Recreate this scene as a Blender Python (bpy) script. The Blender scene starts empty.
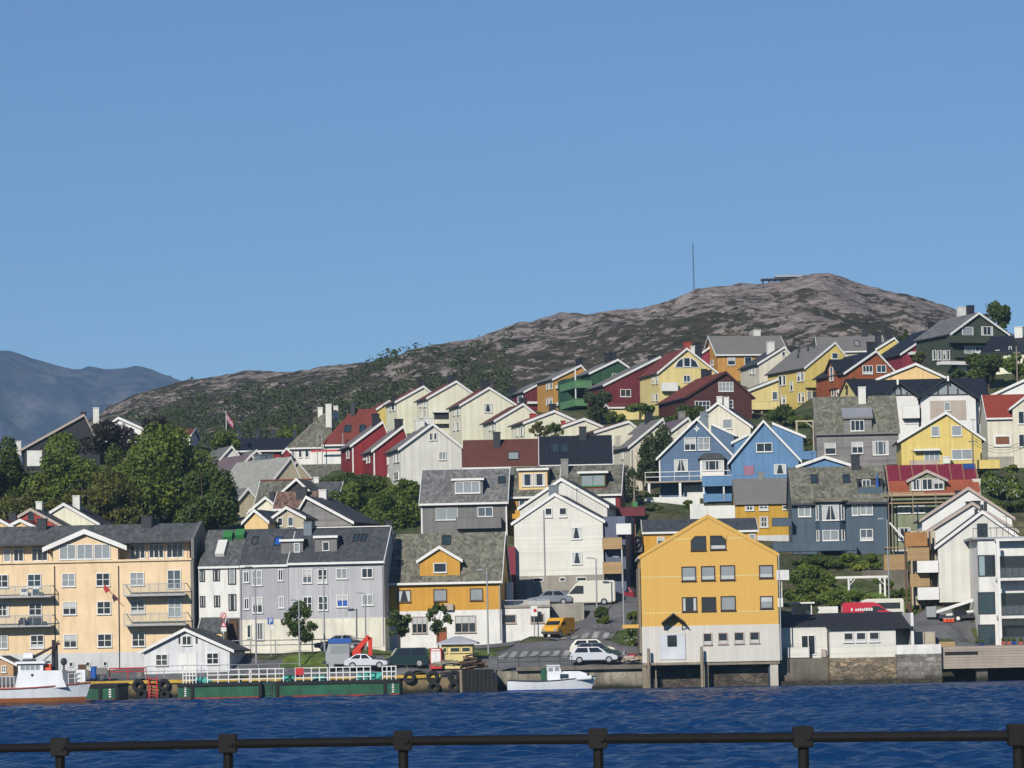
import bpy, bmesh, math, random
import numpy as np
from mathutils import Vector, Matrix, noise
random.seed(7)
rng = np.random.default_rng(7)
scene = bpy.context.scene
COL = scene.collection
R = math.radians

# ------------------------------------------------------------------ camera
FPX, EYE, ROLL = 3300.0, 5.0, R(1.15)
PITCH = math.atan((635.0 - 384.0) / FPX)
R0 = Vector((1, 0, 0)); U0 = Vector((0, -math.sin(PITCH), math.cos(PITCH))); BK = Vector((0, -math.cos(PITCH), -math.sin(PITCH)))
CR = R0 * math.cos(ROLL) - U0 * math.sin(ROLL)
CU = R0 * math.sin(ROLL) + U0 * math.cos(ROLL)
CAM = Vector((0, 0, EYE))
cam = bpy.data.objects.new('camera', bpy.data.cameras.new('camera'))
COL.objects.link(cam)
cam.matrix_world = Matrix(((CR.x, CU.x, BK.x, 0), (CR.y, CU.y, BK.y, 0), (CR.z, CU.z, BK.z, EYE), (0, 0, 0, 1)))
cam.data.sensor_width = 36.0
cam.data.lens = 36.0 * FPX / 1024
cam.data.clip_start = 0.5
cam.data.clip_end = 20000
scene.camera = cam

def ray(px, py):
    return CR * ((px - 512) / FPX) - CU * ((py - 384) / FPX) - BK

def P(px, py, Y):
    """the point of the place seen at a pixel of the photograph, Y metres out across the harbour"""
    d = ray(px, py)
    return CAM + d * (Y / d.y)

def hit(px, py, o, n):
    d = ray(px, py)
    return CAM + d * ((o - CAM).dot(n) / d.dot(n))

def S(Y):
    return FPX / Y

# ------------------------------------------------------------------ materials
def lin(c):
    c /= 255.0
    return c / 12.92 if c <= 0.04045 else ((c + 0.055) / 1.055) ** 2.4

def sun(r, g, b, k=1.16):
    """base colour of a surface that reads (r, g, b) in full sun"""
    return tuple(min(0.72, lin(x) / k) for x in (r, g, b))

MATS = {}
def mat(name, rgb, rough=0.75, kind='plain', var=0.10, scale=1.0, spec=0.3, metal=0.0, bump=0.3, rgb2=None, tide=None):
    if name in MATS: return MATS[name]
    m = bpy.data.materials.new(name); m.use_nodes = True
    nt = m.node_tree; N = nt.nodes; L = nt.links
    b = N['Principled BSDF']
    b.inputs['Roughness'].default_value = rough
    b.inputs['Metallic'].default_value = metal
    b.inputs['Specular IOR Level'].default_value = spec
    def new(t, **k):
        n = N.new(t)
        for a, v in k.items():
            if a.startswith('i_'): n.inputs[a[2:].replace('_', ' ')].default_value = v
            else: setattr(n, a, v)
        return n
    def math_(op, a, c):
        n = N.new('ShaderNodeMath'); n.operation = op
        for i, x in enumerate((a, c)):
            if isinstance(x, (int, float)): n.inputs[i].default_value = x
            else: L.new(x, n.inputs[i])
        return n.outputs[0]
    def mix(f, c1, c2, bt='MIX'):
        n = N.new('ShaderNodeMix'); n.data_type = 'RGBA'; n.blend_type = bt
        for s, x in ((n.inputs[0], f), (n.inputs[6], c1), (n.inputs[7], c2)):
            if isinstance(x, (int, float)): s.default_value = x
            elif isinstance(x, tuple): s.default_value = (*x, 1)
            else: L.new(x, s)
        return n.outputs[2]
    def ramp(x, a, c, va=0.0, vc=1.0):
        n = N.new('ShaderNodeMapRange'); n.clamp = True
        L.new(x, n.inputs[0]); n.inputs[1].default_value = a; n.inputs[2].default_value = c
        n.inputs[3].default_value = va; n.inputs[4].default_value = vc
        return n.outputs[0]
    tc = N.new('ShaderNodeTexCoord'); co = tc.outputs['Object']
    def tex_noise(sc, det=4, vec=None):
        n = new('ShaderNodeTexNoise'); n.inputs['Scale'].default_value = sc; n.inputs['Detail'].default_value = det
        L.new(vec or co, n.inputs['Vector']); return n.outputs['Fac']
    sep = N.new('ShaderNodeSeparateXYZ'); L.new(co, sep.inputs[0])
    # along any wall or roof slope: x where the face looks out along y, else y
    sn = N.new('ShaderNodeSeparateXYZ'); L.new(tc.outputs['Normal'], sn.inputs[0])
    isx = math_('GREATER_THAN', math_('ABSOLUTE', sn.outputs[0], 0.0), math_('ABSOLUTE', sn.outputs[1], 0.0))
    run = math_('ADD', math_('MULTIPLY', sep.outputs[1], isx), math_('MULTIPLY', sep.outputs[0], math_('SUBTRACT', 1.0, isx)))
    cmb = N.new('ShaderNodeCombineXYZ'); L.new(run, cmb.inputs[0]); L.new(sep.outputs[2], cmb.inputs[1])
    wallv = cmb.outputs[0]
    obj = N.new('ShaderNodeObjectInfo')
    def mul(v, lo, hi):        # mottle factor around 1
        return ramp(v, 0.25, 0.75, lo, hi)
    def shade(col, f):
        n = N.new('ShaderNodeVectorMath'); n.operation = 'SCALE'
        if isinstance(col, tuple): n.inputs[0].default_value = col
        else: L.new(col, n.inputs[0])
        L.new(f, n.inputs['Scale']); return n.outputs[0]
    def dobump(h, strength, dist=0.03):
        n = N.new('ShaderNodeBump'); n.inputs['Strength'].default_value = strength; n.inputs['Distance'].default_value = dist
        L.new(h, n.inputs['Height']); L.new(n.outputs[0], b.inputs['Normal'])
    big = tex_noise(0.6 * scale, 5); fine = tex_noise(9 * scale, 3)
    base = rgb
    if kind in ('boards_v', 'boards_h'):
        x = run if kind == 'boards_v' else sep.outputs[2]
        per = 0.30 if kind == 'boards_v' else 0.22
        t = math_('MULTIPLY', x, 1 / per)
        fr = math_('FRACT', t, 0.0)
        fl = math_('FLOOR', t, 0.0)
        wn = N.new('ShaderNodeTexWhiteNoise'); wn.noise_dimensions = '1D'; L.new(fl, wn.inputs['W'])
        groove = ramp(fr, 0.0, 0.12, 0.0, 1.0)
        f = math_('MULTIPLY', mul(big, 1 - var, 1 + var * .6), ramp(wn.outputs[0], 0, 1, 1 - var * .7, 1 + var * .5))
        f = math_('MULTIPLY', f, ramp(groove, 0, 1, 0.80, 1.0))
        # rain streaks and dirt drawn down the boards
        mp = N.new('ShaderNodeMapping'); L.new(wallv, mp.inputs[0]); mp.inputs['Scale'].default_value = (2.2, .22, 1)
        st = tex_noise(1.0, 5, mp.outputs[0])
        f = math_('MULTIPLY', f, ramp(st, 0.5, 0.8, 1.0, 1 - var * 1.2))
        L.new(shade(base, f), b.inputs['Base Color'])
        dobump(groove, 0.5, 0.02)
    elif kind == 'slate':
        br = N.new('ShaderNodeTexVoronoi'); br.feature = 'F1'; br.inputs['Scale'].default_value = 3.6 * scale
        L.new(wallv, br.inputs['Vector'])
        sc = N.new('ShaderNodeSeparateColor'); L.new(br.outputs['Color'], sc.inputs[0])
        f = math_('MULTIPLY', ramp(sc.outputs[0], 0, 1, 1 - var * 2.6, 1 + var * 2.6), mul(big, 1 - var * .8, 1 + var * .8))
        c2 = rgb2 or tuple(x * y for x, y in zip(base, (.80, .82, .72)))
        c = mix(ramp(tex_noise(2.2 * scale, 6), .3, .75), base, c2)
        L.new(shade(c, f), b.inputs['Base Color'])
        dobump(sc.outputs[0], 0.35, 0.03)
    elif kind == 'tiles':
        t = math_('FRACT', math_('MULTIPLY', run, 3.3), 0.0)
        wv = math_('SINE', math_('MULTIPLY', t, math.pi), 0.0)
        fr = math_('FRACT', math_('MULTIPLY', sep.outputs[2], 4.2), 0.0)
        f = math_('MULTIPLY', mul(big, 1 - var * 1.5, 1 + var), mul(fine, 1 - var, 1 + var))
        f = math_('MULTIPLY', f, ramp(wv, 0, .5, .72, 1.0))
        f = math_('MULTIPLY', f, ramp(fr, 0, .2, .82, 1.0))
        L.new(shade(base, f), b.inputs['Base Color'])
        dobump(wv, 0.7, 0.04)
    elif kind == 'tin':
        t = math_('FRACT', math_('MULTIPLY', run, 1.9), 0.0)
        g = ramp(t, 0, .1)
        f = math_('MULTIPLY', mul(big, 1 - var, 1 + var), ramp(g, 0, 1, .8, 1.0))
        L.new(shade(base, f), b.inputs['Base Color']); dobump(g, .5, .02)
    elif kind == 'concrete':
        mp = N.new('ShaderNodeMapping'); L.new(wallv, mp.inputs[0]); mp.inputs['Scale'].default_value = (1.6, .25, 1)
        st = tex_noise(1.0, 6, mp.outputs[0])
        f = math_('MULTIPLY', mul(big, 1 - var * 1.6, 1 + var * 1.3), mul(fine, 1 - var, 1 + var))
        f = math_('MULTIPLY', f, ramp(st, .48, .72, 1.05, 1 - var * 2))
        L.new(shade(base, f), b.inputs['Base Color']); dobump(fine, .3, .02)
    elif kind == 'masonry':
        vo = N.new('ShaderNodeTexVoronoi'); vo.feature = 'DISTANCE_TO_EDGE'; vo.inputs['Scale'].default_value = 1.5 * scale
        v2 = N.new('ShaderNodeTexVoronoi'); v2.inputs['Scale'].default_value = 1.5 * scale
        wob = new('ShaderNodeTexNoise'); wob.inputs['Scale'].default_value = 1.8; L.new(wallv, wob.inputs['Vector'])
        wa = N.new('ShaderNodeVectorMath'); wa.operation = 'MULTIPLY_ADD'; L.new(wob.outputs['Color'], wa.inputs[0]); wa.inputs[1].default_value = (.5, .5, 0); L.new(wallv, wa.inputs[2])
        mp = N.new('ShaderNodeMapping'); L.new(wa.outputs[0], mp.inputs[0]); mp.inputs['Scale'].default_value = (.75, 1.6, 1)
        for q in (vo, v2): L.new(mp.outputs[0], q.inputs['Vector'])
        sc = N.new('ShaderNodeSeparateColor'); L.new(v2.outputs['Color'], sc.inputs[0])
        g = ramp(vo.outputs['Distance'], 0.0, 0.05)
        c = mix(sc.outputs[1], base, rgb2 or tuple(x * .6 for x in base))
        f = math_('MULTIPLY', ramp(g, 0, 1, .6, 1.0), math_('MULTIPLY', math_('MULTIPLY', mul(fine, .7, 1.25), mul(big, .7, 1.2)), ramp(sc.outputs[0], 0, 1, .75, 1.12)))
        L.new(shade(c, f), b.inputs['Base Color']); dobump(g, .8, .08)
    elif kind == 'blocks':
        wob = new('ShaderNodeTexNoise'); wob.inputs['Scale'].default_value = 1.4; wob.inputs['Detail'].default_value = 4; L.new(wallv, wob.inputs['Vector'])
        wa = N.new('ShaderNodeVectorMath'); wa.operation = 'MULTIPLY_ADD'; L.new(wob.outputs['Color'], wa.inputs[0]); wa.inputs[1].default_value = (.75, .40, 0); L.new(wallv, wa.inputs[2])
        bk = N.new('ShaderNodeTexBrick'); L.new(wa.outputs[0], bk.inputs['Vector']); bk.inputs['Scale'].default_value = 1.0
        bk.inputs['Brick Width'].default_value = .95 * scale; bk.inputs['Row Height'].default_value = .36 * scale; bk.inputs['Mortar Size'].default_value = .022; bk.inputs['Mortar Smooth'].default_value = .6; bk.inputs['Bias'].default_value = 0.0
        bk.offset = .4; bk.squash = .65; bk.squash_frequency = 3
        bk.inputs['Color1'].default_value = (*base, 1); bk.inputs['Color2'].default_value = (*(rgb2 or tuple(x * .6 for x in base)), 1); bk.inputs['Mortar'].default_value = (*tuple(x * .22 for x in base), 1)
        f = math_('MULTIPLY', mul(fine, .7, 1.25), math_('MULTIPLY', mul(big, .6, 1.3), mul(tex_noise(3.0, 6), .7, 1.25)))
        L.new(shade(bk.outputs['Color'], f), b.inputs['Base Color']); dobump(bk.outputs['Fac'], -.8, .06)
    elif kind == 'grass':
        f = math_('MULTIPLY', mul(tex_noise(1.3, 6), .55, 1.4), mul(fine, .7, 1.3))
        c = mix(ramp(tex_noise(.25, 5), .42, .62), base, rgb2 or tuple(x * y for x, y in zip(base, (1.5, 1.15, 1))))
        L.new(shade(c, f), b.inputs['Base Color']); dobump(fine, .8, .1)
    elif kind == 'asphalt':
        f = math_('MULTIPLY', mul(tex_noise(.7, 7), .72, 1.25), mul(tex_noise(14, 2), .85, 1.15))
        L.new(shade(base, f), b.inputs['Base Color']); dobump(fine, .2, .01)
    elif kind == 'leaf':
        gi = N.new('ShaderNodeNewGeometry')
        f = math_('MULTIPLY', ramp(gi.outputs['Random Per Island'], 0, 1, .76, 1.22), mul(tex_noise(.55, 4), .62, 1.4))
        c = mix(ramp(tex_noise(.3, 3), .4, .65), base, rgb2 or tuple(x * y for x, y in zip(base, (1.3, 1.1, .8))))
        L.new(shade(c, f), b.inputs['Base Color'])
        tr = N.new('ShaderNodeBsdfTranslucent'); L.new(shade(c, math_('MULTIPLY', f, 1.2)), tr.inputs[0])
        ms = N.new('ShaderNodeMixShader'); ms.inputs[0].default_value = .35; L.new(b.outputs[0], ms.inputs[1]); L.new(tr.outputs[0], ms.inputs[2])
        L.new(ms.outputs[0], N['Material Output'].inputs['Surface'])
    else:
        f = math_('MULTIPLY', mul(big, 1 - var, 1 + var), mul(fine, 1 - var * .5, 1 + var * .5))
        L.new(shade(base, f), b.inputs['Base Color'])
    if tide is not None:                    # weed and wet stain up to the high water mark
        lk = b.inputs['Base Color'].links[0]; src = lk.from_socket
        zz = math_('ADD', sep.outputs[2], math_('MULTIPLY', big, .5))
        L.new(mix(ramp(zz, tide + .05, tide + .45), (.020, .021, .010), mix(ramp(zz, tide + .4, tide + 1.2), shade(src, ramp(big, 0, 1, .55, .75)), src)), b.inputs['Base Color'])
    MATS[name] = m
    return m

def W(name, r, g, b, kind='boards_v', var=.07, **k):
    return mat(name, sun(r, g, b), .62, kind, var * 1.8, **k)

# paint, as read in full sun
CREAM_APT = W('cream_render', 235, 206, 164, 'concrete', .035)
WHITE = W('white_paint', 232, 230, 224, 'plain', .05)
WHITE_B = W('white_boards', 230, 227, 214, 'boards_h', .05)
WHITE_V = W('white_upright_boards', 222, 219, 208, 'boards_v', .06)
WHITE_R = W('white_render', 228, 226, 218, 'concrete', .04)
OFFWHITE = W('offwhite_boards', 226, 218, 196, 'boards_v', .06)
CREAM_V = W('cream_boards', 238, 231, 204, 'boards_v', .05)
CREAM_G = W('cream_render_low', 226, 220, 200, 'concrete', .05)
GREYBLUE = W('pale_grey_boards', 190, 189, 190, 'boards_v', .06)
GREYBLUE2 = W('cool_grey_boards', 174, 173, 177, 'boards_v', .05)
GREY_V = W('grey_boards', 122, 120, 117, 'boards_v', .06)
SHINGLE = W('weathered_grey_boards', 140, 136, 133, 'boards_h', .14)
OCHRE = W('ochre_boards', 212, 157, 60, 'boards_v', .06)
WAREHOUSE = mat('warehouse_yellow_panels', sun(222, 176, 88), .6, 'boards_v', .025)
YELLOW = W('yellow_boards', 225, 200, 116, 'boards_v', .05)
YELLOW2 = W('pale_yellow_boards', 232, 212, 144, 'boards_v', .05)
MUSTARD = W('mustard_boards', 202, 158, 54, 'boards_v', .07)
ORANGE_Y = W('orange_yellow_boards', 200, 148, 74, 'boards_v', .06)
PEACH = W('peach_boards', 236, 200, 140, 'boards_v', .05)
BLUE1 = W('dusty_blue_boards', 94, 119, 148, 'boards_h', .08)
BLUE2 = W('sky_blue_boards', 98, 138, 176, 'boards_v', .06)
BLUE3 = W('slate_blue_boards', 80, 97, 110, 'boards_v', .07)
NAVY = W('shaded_blue_render', 92, 100, 118, 'plain', .06)  # side wall tone with its shade put into the colour
RED_V = W('red_boards', 140, 44, 46, 'boards_v', .08)
MAROON = W('maroon_boards', 112, 44, 50, 'boards_v', .08)
CRIMSON = W('crimson_boards', 142, 52, 66, 'boards_v', .08)
BROWN_V = W('dark_brown_boards', 86, 50, 46, 'boards_h', .1)
RUST_V = W('rust_orange_boards', 158, 88, 54, 'boards_v', .08)
GREEN_V = W('bottle_green_boards', 52, 86, 60, 'boards_v', .08)
GREEN_L = W('light_green_boards', 98, 142, 96, 'boards_v', .06)
GREEN_D = W('olive_green_boards', 72, 80, 66, 'boards_h', .08)
SAGE = W('sage_green_boards', 136, 142, 112, 'boards_v', .08)
BEIGE = W('beige_boards', 196, 184, 156, 'boards_v', .06)
TAUPE = W('taupe_panels', 188, 172, 158, 'boards_v', .04)
# roofs
SLATE = mat('mossy_slate', sun(116, 114, 104), .8, 'slate', .16)
SLATE_D = mat('dark_slate', sun(100, 101, 102), .8, 'slate', .12)
SLATE_G = mat('grey_slate', sun(124, 122, 122), .8, 'slate', .13)
SLATE_L = mat('lichen_slate', sun(122, 119, 106), .8, 'slate', .15)
SLATE_B = mat('rain_dark_slate', sun(82, 84, 89), .75, 'slate', .10)
GREY_R = mat('grey_roof_sheet', sun(128, 124, 119), .7, 'tin', .08)
METAL_R = mat('pale_metal_roof', sun(150, 152, 158), .55, 'tin', .06)
TILE_RED = mat('red_roof_tiles', sun(130, 66, 54), .75, 'tiles', .12)
TILE_OR = mat('orange_roof_tiles', sun(152, 68, 50), .75, 'tiles', .08)
TILE_BR = mat('brown_roof_tiles', sun(108, 66, 54), .75, 'tiles', .12)
TILE_MR = mat('dull_red_roof_tiles', sun(128, 70, 62), .75, 'tiles', .10)
TILE_BK = mat('black_roof_tiles', sun(42, 44, 52), .6, 'tiles', .08)
TILE_PU = mat('purple_grey_roof_tiles', sun(120, 104, 108), .75, 'tiles', .10)
BRICKRED = mat('bare_batten_roof', sun(172, 92, 64), .8, 'tiles', .12)
TARP_RED = mat('crimson_roof_tarp', sun(130, 46, 62), .5, 'tin', .10)
TARP_BLUE = mat('blue_tarp', sun(50, 84, 140), .5, 'plain', .1)
BITUMEN = mat('black_bitumen_felt', (.028, .029, .034), .8, 'tin', .2)
# things
CHIM_BK = mat('black_chimney_sheet', (.025, .026, .032), .55, 'plain', .2)
CHIM_WH = mat('white_chimney_render', sun(222, 220, 210), .8, 'concrete', .06)
CHIM_GR = mat('grey_chimney_render', sun(134, 132, 126), .8, 'concrete', .1)
CHIM_BG = mat('bluish_chimney_sheet', sun(112, 124, 132), .5, 'plain', .1)
CONC = mat('concrete', sun(158, 152, 140), .85, 'concrete', .12)
CONC_L = mat('pale_concrete', sun(190, 184, 170), .85, 'concrete', .1)
CONC_D = mat('dark_concrete', sun(116, 110, 98), .85, 'concrete', .16, tide=.35)
PLINTH_W = mat('white_plinth', sun(206, 206, 204), .8, 'concrete', .06)
WH_GREY = mat('warehouse_pale_panels', sun(216, 211, 200), .65, 'boards_v', .06)
STONE = mat('quay_stone', sun(178, 158, 126), .9, 'masonry', .1, scale=1.5, rgb2=sun(122, 112, 96), tide=.35)
CONC_Q = mat('old_quay_concrete', sun(150, 143, 126), .9, 'concrete', .3, tide=.35)
STONE_G = mat('grey_quay_blocks', sun(158, 152, 142), .9, 'blocks', .1, scale=1.15, rgb2=sun(120, 112, 104), tide=.35)
STONE_Q = mat('old_quay_masonry', sun(140, 124, 92), .9, 'concrete', .28, tide=.35)
CONC_W = mat('dry_dark_concrete', sun(116, 110, 98), .85, 'concrete', .16)
WEED = mat('dark_weed_rock', (.06, .052, .036), .9, 'masonry', .1, rgb2=(.06, .055, .03))
BLACKWOOD = mat('tarred_timber', (.02, .019, .018), .85, 'boards_v', .2)
WOOD = mat('fresh_pine', sun(178, 148, 104), .7, 'boards_h', .12)
WOOD_O = mat('orange_plywood', sun(176, 126, 76), .7, 'boards_h', .12)
WOOD_GR = mat('weathered_deck_planks', sun(178, 164, 148), .85, 'boards_h', .16)
WOOD_BR = mat('brown_timber', (.12, .07, .04), .8, 'boards_v', .12)
POST = mat('driftwood_piling', sun(150, 138, 118), .9, 'boards_v', .2)
DARKWOOD = mat('dark_window_frame', (.045, .028, .022), .6, 'plain', .1)
GLASS = mat('window_glass', (.022, .026, .032), .06, 'plain', .3, spec=.6, scale=.4)
GLASS_L = mat('pale_window_blind', sun(150, 156, 157), .12, 'plain', .12, spec=.5)
CLEAR = bpy.data.materials.new('clear_balcony_glass'); CLEAR.use_nodes = True
_n = CLEAR.node_tree; _t = _n.nodes.new('ShaderNodeBsdfTransparent'); _t.inputs[0].default_value = (.95, .97, .97, 1); _m = _n.nodes.new('ShaderNodeMixShader'); _m.inputs[0].default_value = .07
_n.nodes['Principled BSDF'].inputs['Base Color'].default_value = (.55, .62, .64, 1); _n.nodes['Principled BSDF'].inputs['Roughness'].default_value = .1
_n.links.new(_t.outputs[0], _m.inputs[1]); _n.links.new(_n.nodes['Principled BSDF'].outputs[0], _m.inputs[2]); _n.links.new(_m.outputs[0], _n.nodes['Material Output'].inputs['Surface'])
GLASS_T = mat('tinted_balcony_glass', sun(150, 168, 172), .12, 'plain', .05, spec=.5)
GLASS_N = mat('dark_teal_glass', (.03, .05, .06), .06, 'plain', .2, spec=.6)
GLASS_S = mat('sky_lit_window_glass', (.075, .09, .105), .04, 'plain', .35, spec=.8, scale=.5)  # lighter copy of the glass, sky reflection put into its base colour
CURTAIN = mat('white_curtain', sun(196, 198, 194), .9, 'plain', .12)
STEEL = mat('galvanised_steel', sun(164, 166, 168), .5, 'plain', .1, metal=.2)
STEEL_D = mat('dark_steel', (.04, .042, .048), .5, 'plain', .15)
IRON = mat('black_iron_paint', (.007, .0062, .0062), .6, 'plain', .4, spec=.22)
RUBBER = mat('tyre_rubber', (.02, .02, .02), .85, 'plain', .2)
YEL_PAINT = mat('yellow_paint', sun(200, 164, 62), .7, 'concrete', .18)
RED_PAINT = mat('red_paint', sun(200, 44, 46), .5, 'plain', .1)
BLUE_PAINT = mat('blue_paint', sun(44, 92, 170), .5, 'plain', .1)
GREEN_HULL = mat('green_hull_paint', sun(36, 92, 66), .6, 'concrete', .22)
HULL_W = mat('white_hull_paint', sun(232, 234, 236), .4, 'concrete', .03)
VARNISH = mat('varnished_hull', sun(164, 104, 58), .45, 'boards_h', .10)
ORANGE = mat('orange_plastic', sun(232, 92, 48), .5)
TURQ = mat('turquoise_net', sun(84, 176, 162), .8)
GREEN_BOX = mat('green_box_paint', sun(62, 130, 72), .6)
BLUE_POT = mat('blue_glaze', sun(40, 60, 130), .3)
TERRA = mat('terracotta', sun(170, 92, 70), .8)
ASPHALT = mat('asphalt', sun(112, 111, 111), .9, 'asphalt')
PAINT_RD = mat('road_paint', sun(168, 168, 163), .8, 'concrete', .12)
GRASS = mat('grass', sun(92, 116, 48), .95, 'grass')
SOIL = mat('hillside_ground', sun(70, 84, 40), .95, 'grass', rgb2=sun(104, 98, 72))
BARK = mat('bark', (.09, .07, .05), .9, 'boards_v', .2)
LEAF = mat('leaf_green', (.118, .172, .030), .6, 'leaf')
LEAF_D = mat('leaf_dark_green', (.075, .115, .026), .6, 'leaf')
LEAF_L = mat('leaf_bright_green', (.155, .215, .034), .6, 'leaf')
LEAF_B = mat('leaf_brown_green', (.110, .122, .030), .6, 'leaf')
LEAF_P = mat('leaf_copper', (.042, .034, .026), .6, 'leaf', rgb2=(.05, .032, .03))
CONIFER = mat('conifer_needles', (.066, .094, .034), .7, 'leaf', rgb2=(.08, .09, .036))

# ------------------------------------------------------------------ mesh building
class MB:
    def __init__(s): s.v = []; s.f = []
    def add(s, vs, fs):
        n = len(s.v); s.v += [tuple(p) for p in vs]; s.f += [tuple(i + n for i in f) for f in fs]; return s
    def obox(s, o, ex, ey, ez):
        o, ex, ey, ez = Vector(o), Vector(ex), Vector(ey), Vector(ez)
        vs = [o, o + ex, o + ex + ey, o + ey, o + ez, o + ex + ez, o + ex + ey + ez, o + ey + ez]
        return s.add(vs, [(0, 3, 2, 1), (4, 5, 6, 7), (0, 1, 5, 4), (1, 2, 6, 5), (2, 3, 7, 6), (3, 0, 4, 7)])
    def box(s, x0, x1, y0, y1, z0, z1):
        return s.obox((x0, y0, z0), (x1 - x0, 0, 0), (0, y1 - y0, 0), (0, 0, z1 - z0))
    def prism(s, pts, d):
        d = Vector(d); pts = [Vector(p) for p in pts]; n = len(pts)
        return s.add(pts + [p + d for p in pts],
                     [tuple(range(n - 1, -1, -1)), tuple(range(n, 2 * n))] + [(i, (i + 1) % n, n + (i + 1) % n, n + i) for i in range(n)])
    def tube(s, p, q, r, r2=None, n=8):
        p, q = Vector(p), Vector(q); r2 = r if r2 is None else r2
        d = (q - p).normalized(); a = d.orthogonal().normalized(); b = d.cross(a)
        vs = []
        for c, rr in ((p, r), (q, r2)):
            vs += [c + (a * math.cos(2 * math.pi * i / n) + b * math.sin(2 * math.pi * i / n)) * rr for i in range(n)]
        return s.add(vs, [(i, (i + 1) % n, n + (i + 1) % n, n + i) for i in range(n)] + [tuple(range(n - 1, -1, -1)), tuple(range(n, 2 * n))])
    def path(s, pts, r, n=6):
        for a, b in zip(pts, pts[1:]): s.tube(a, b, r, n=n)
        return s
    def torus(s, c, ax, Rr, r, n=20, m=8):
        ax = Vector(ax).normalized(); a = ax.orthogonal().normalized(); b = ax.cross(a); c = Vector(c); vs = []
        for i in range(n):
            t = 2 * math.pi * i / n; rad = a * math.cos(t) + b * math.sin(t)
            for j in range(m):
                u = 2 * math.pi * j / m
                vs.append(c + rad * (Rr + r * math.cos(u)) + ax * (r * math.sin(u)))
        return s.add(vs, [(i * m + j, ((i + 1) % n) * m + j, ((i + 1) % n) * m + (j + 1) % m, i * m + (j + 1) % m) for i in range(n) for j in range(m)])
    def blob(s, c, rx, ry, rz, n=8, m=6, jit=0.0):
        vs = [(c[0], c[1], c[2] - rz)]
        for j in range(1, m):
            t = -math.pi / 2 + math.pi * j / m
            for i in range(n):
                u = 2 * math.pi * i / n; k = 1 + random.uniform(-jit, jit)
                vs.append((c[0] + rx * k * math.cos(t) * math.cos(u), c[1] + ry * k * math.cos(t) * math.sin(u), c[2] + rz * k * math.sin(t)))
        vs.append((c[0], c[1], c[2] + rz)); fs = []
        for i in range(n):
            fs.append((0, 1 + (i + 1) % n, 1 + i))
            for j in range(m - 2):
                a = 1 + j * n
                fs.append((a + i, a + (i + 1) % n, a + n + (i + 1) % n, a + n + i))
            a = 1 + (m - 2) * n; fs.append((a + i, a + (i + 1) % n, len(vs) - 1))
        return s.add(vs, fs)
    def build(s, name, m, par=None, smooth=False, bevel=0.0):
        me = bpy.data.meshes.new(name); me.from_pydata(s.v, [], s.f)
        bm = bmesh.new(); bm.from_mesh(me)
        if bevel:
            bmesh.ops.bevel(bm, geom=bm.edges[:], offset=bevel, segments=2, affect='EDGES', clamp_overlap=True)
        bmesh.ops.recalc_face_normals(bm, faces=bm.faces[:])
        bm.to_mesh(me); bm.free()
        if smooth: me.polygons.foreach_set('use_smooth', [True] * len(me.polygons))
        me.materials.append(m)
        o = bpy.data.objects.new(name, me); COL.objects.link(o)
        if par is not None: o.parent = par
        return o

def tag(o, label=None, cat=None, group=None, kind=None):
    if label: o['label'] = label
    if cat: o['category'] = cat
    if group: o['group'] = group
    if kind: o['kind'] = kind
    return o

def thing(name, label, cat, loc=(0, 0, 0), rz=0.0, group=None):
    o = bpy.data.objects.new(name, None); COL.objects.link(o)
    o.location = loc; o.rotation_euler = (0, 0, rz); o.empty_display_size = .3
    return tag(o, label, cat, group)

def copy_tree(o, loc=None, rz=None, label=None, parent=None):
    c = o.copy(); COL.objects.link(c)
    if parent is not None: c.parent = parent
    if loc is not None: c.location = loc
    if rz is not None: c.rotation_euler = (0, 0, rz)
    if label: c['label'] = label
    for ch in list(o.children): copy_tree(ch, parent=c)
    return c

CTRL = []          # points the hillside passes through
def ctrl(p, dz=0.0): CTRL.append((p[0], p[1], p[2] + dz))
HAZE, SUN_E, SKY_E, SKY_ALT, SKY_AIR, SKY_DUST, SKY_OZ, EXPO = 1.05e-4, 4.3, .080, 0, .9, 0.0, 8.0, 0.08
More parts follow.
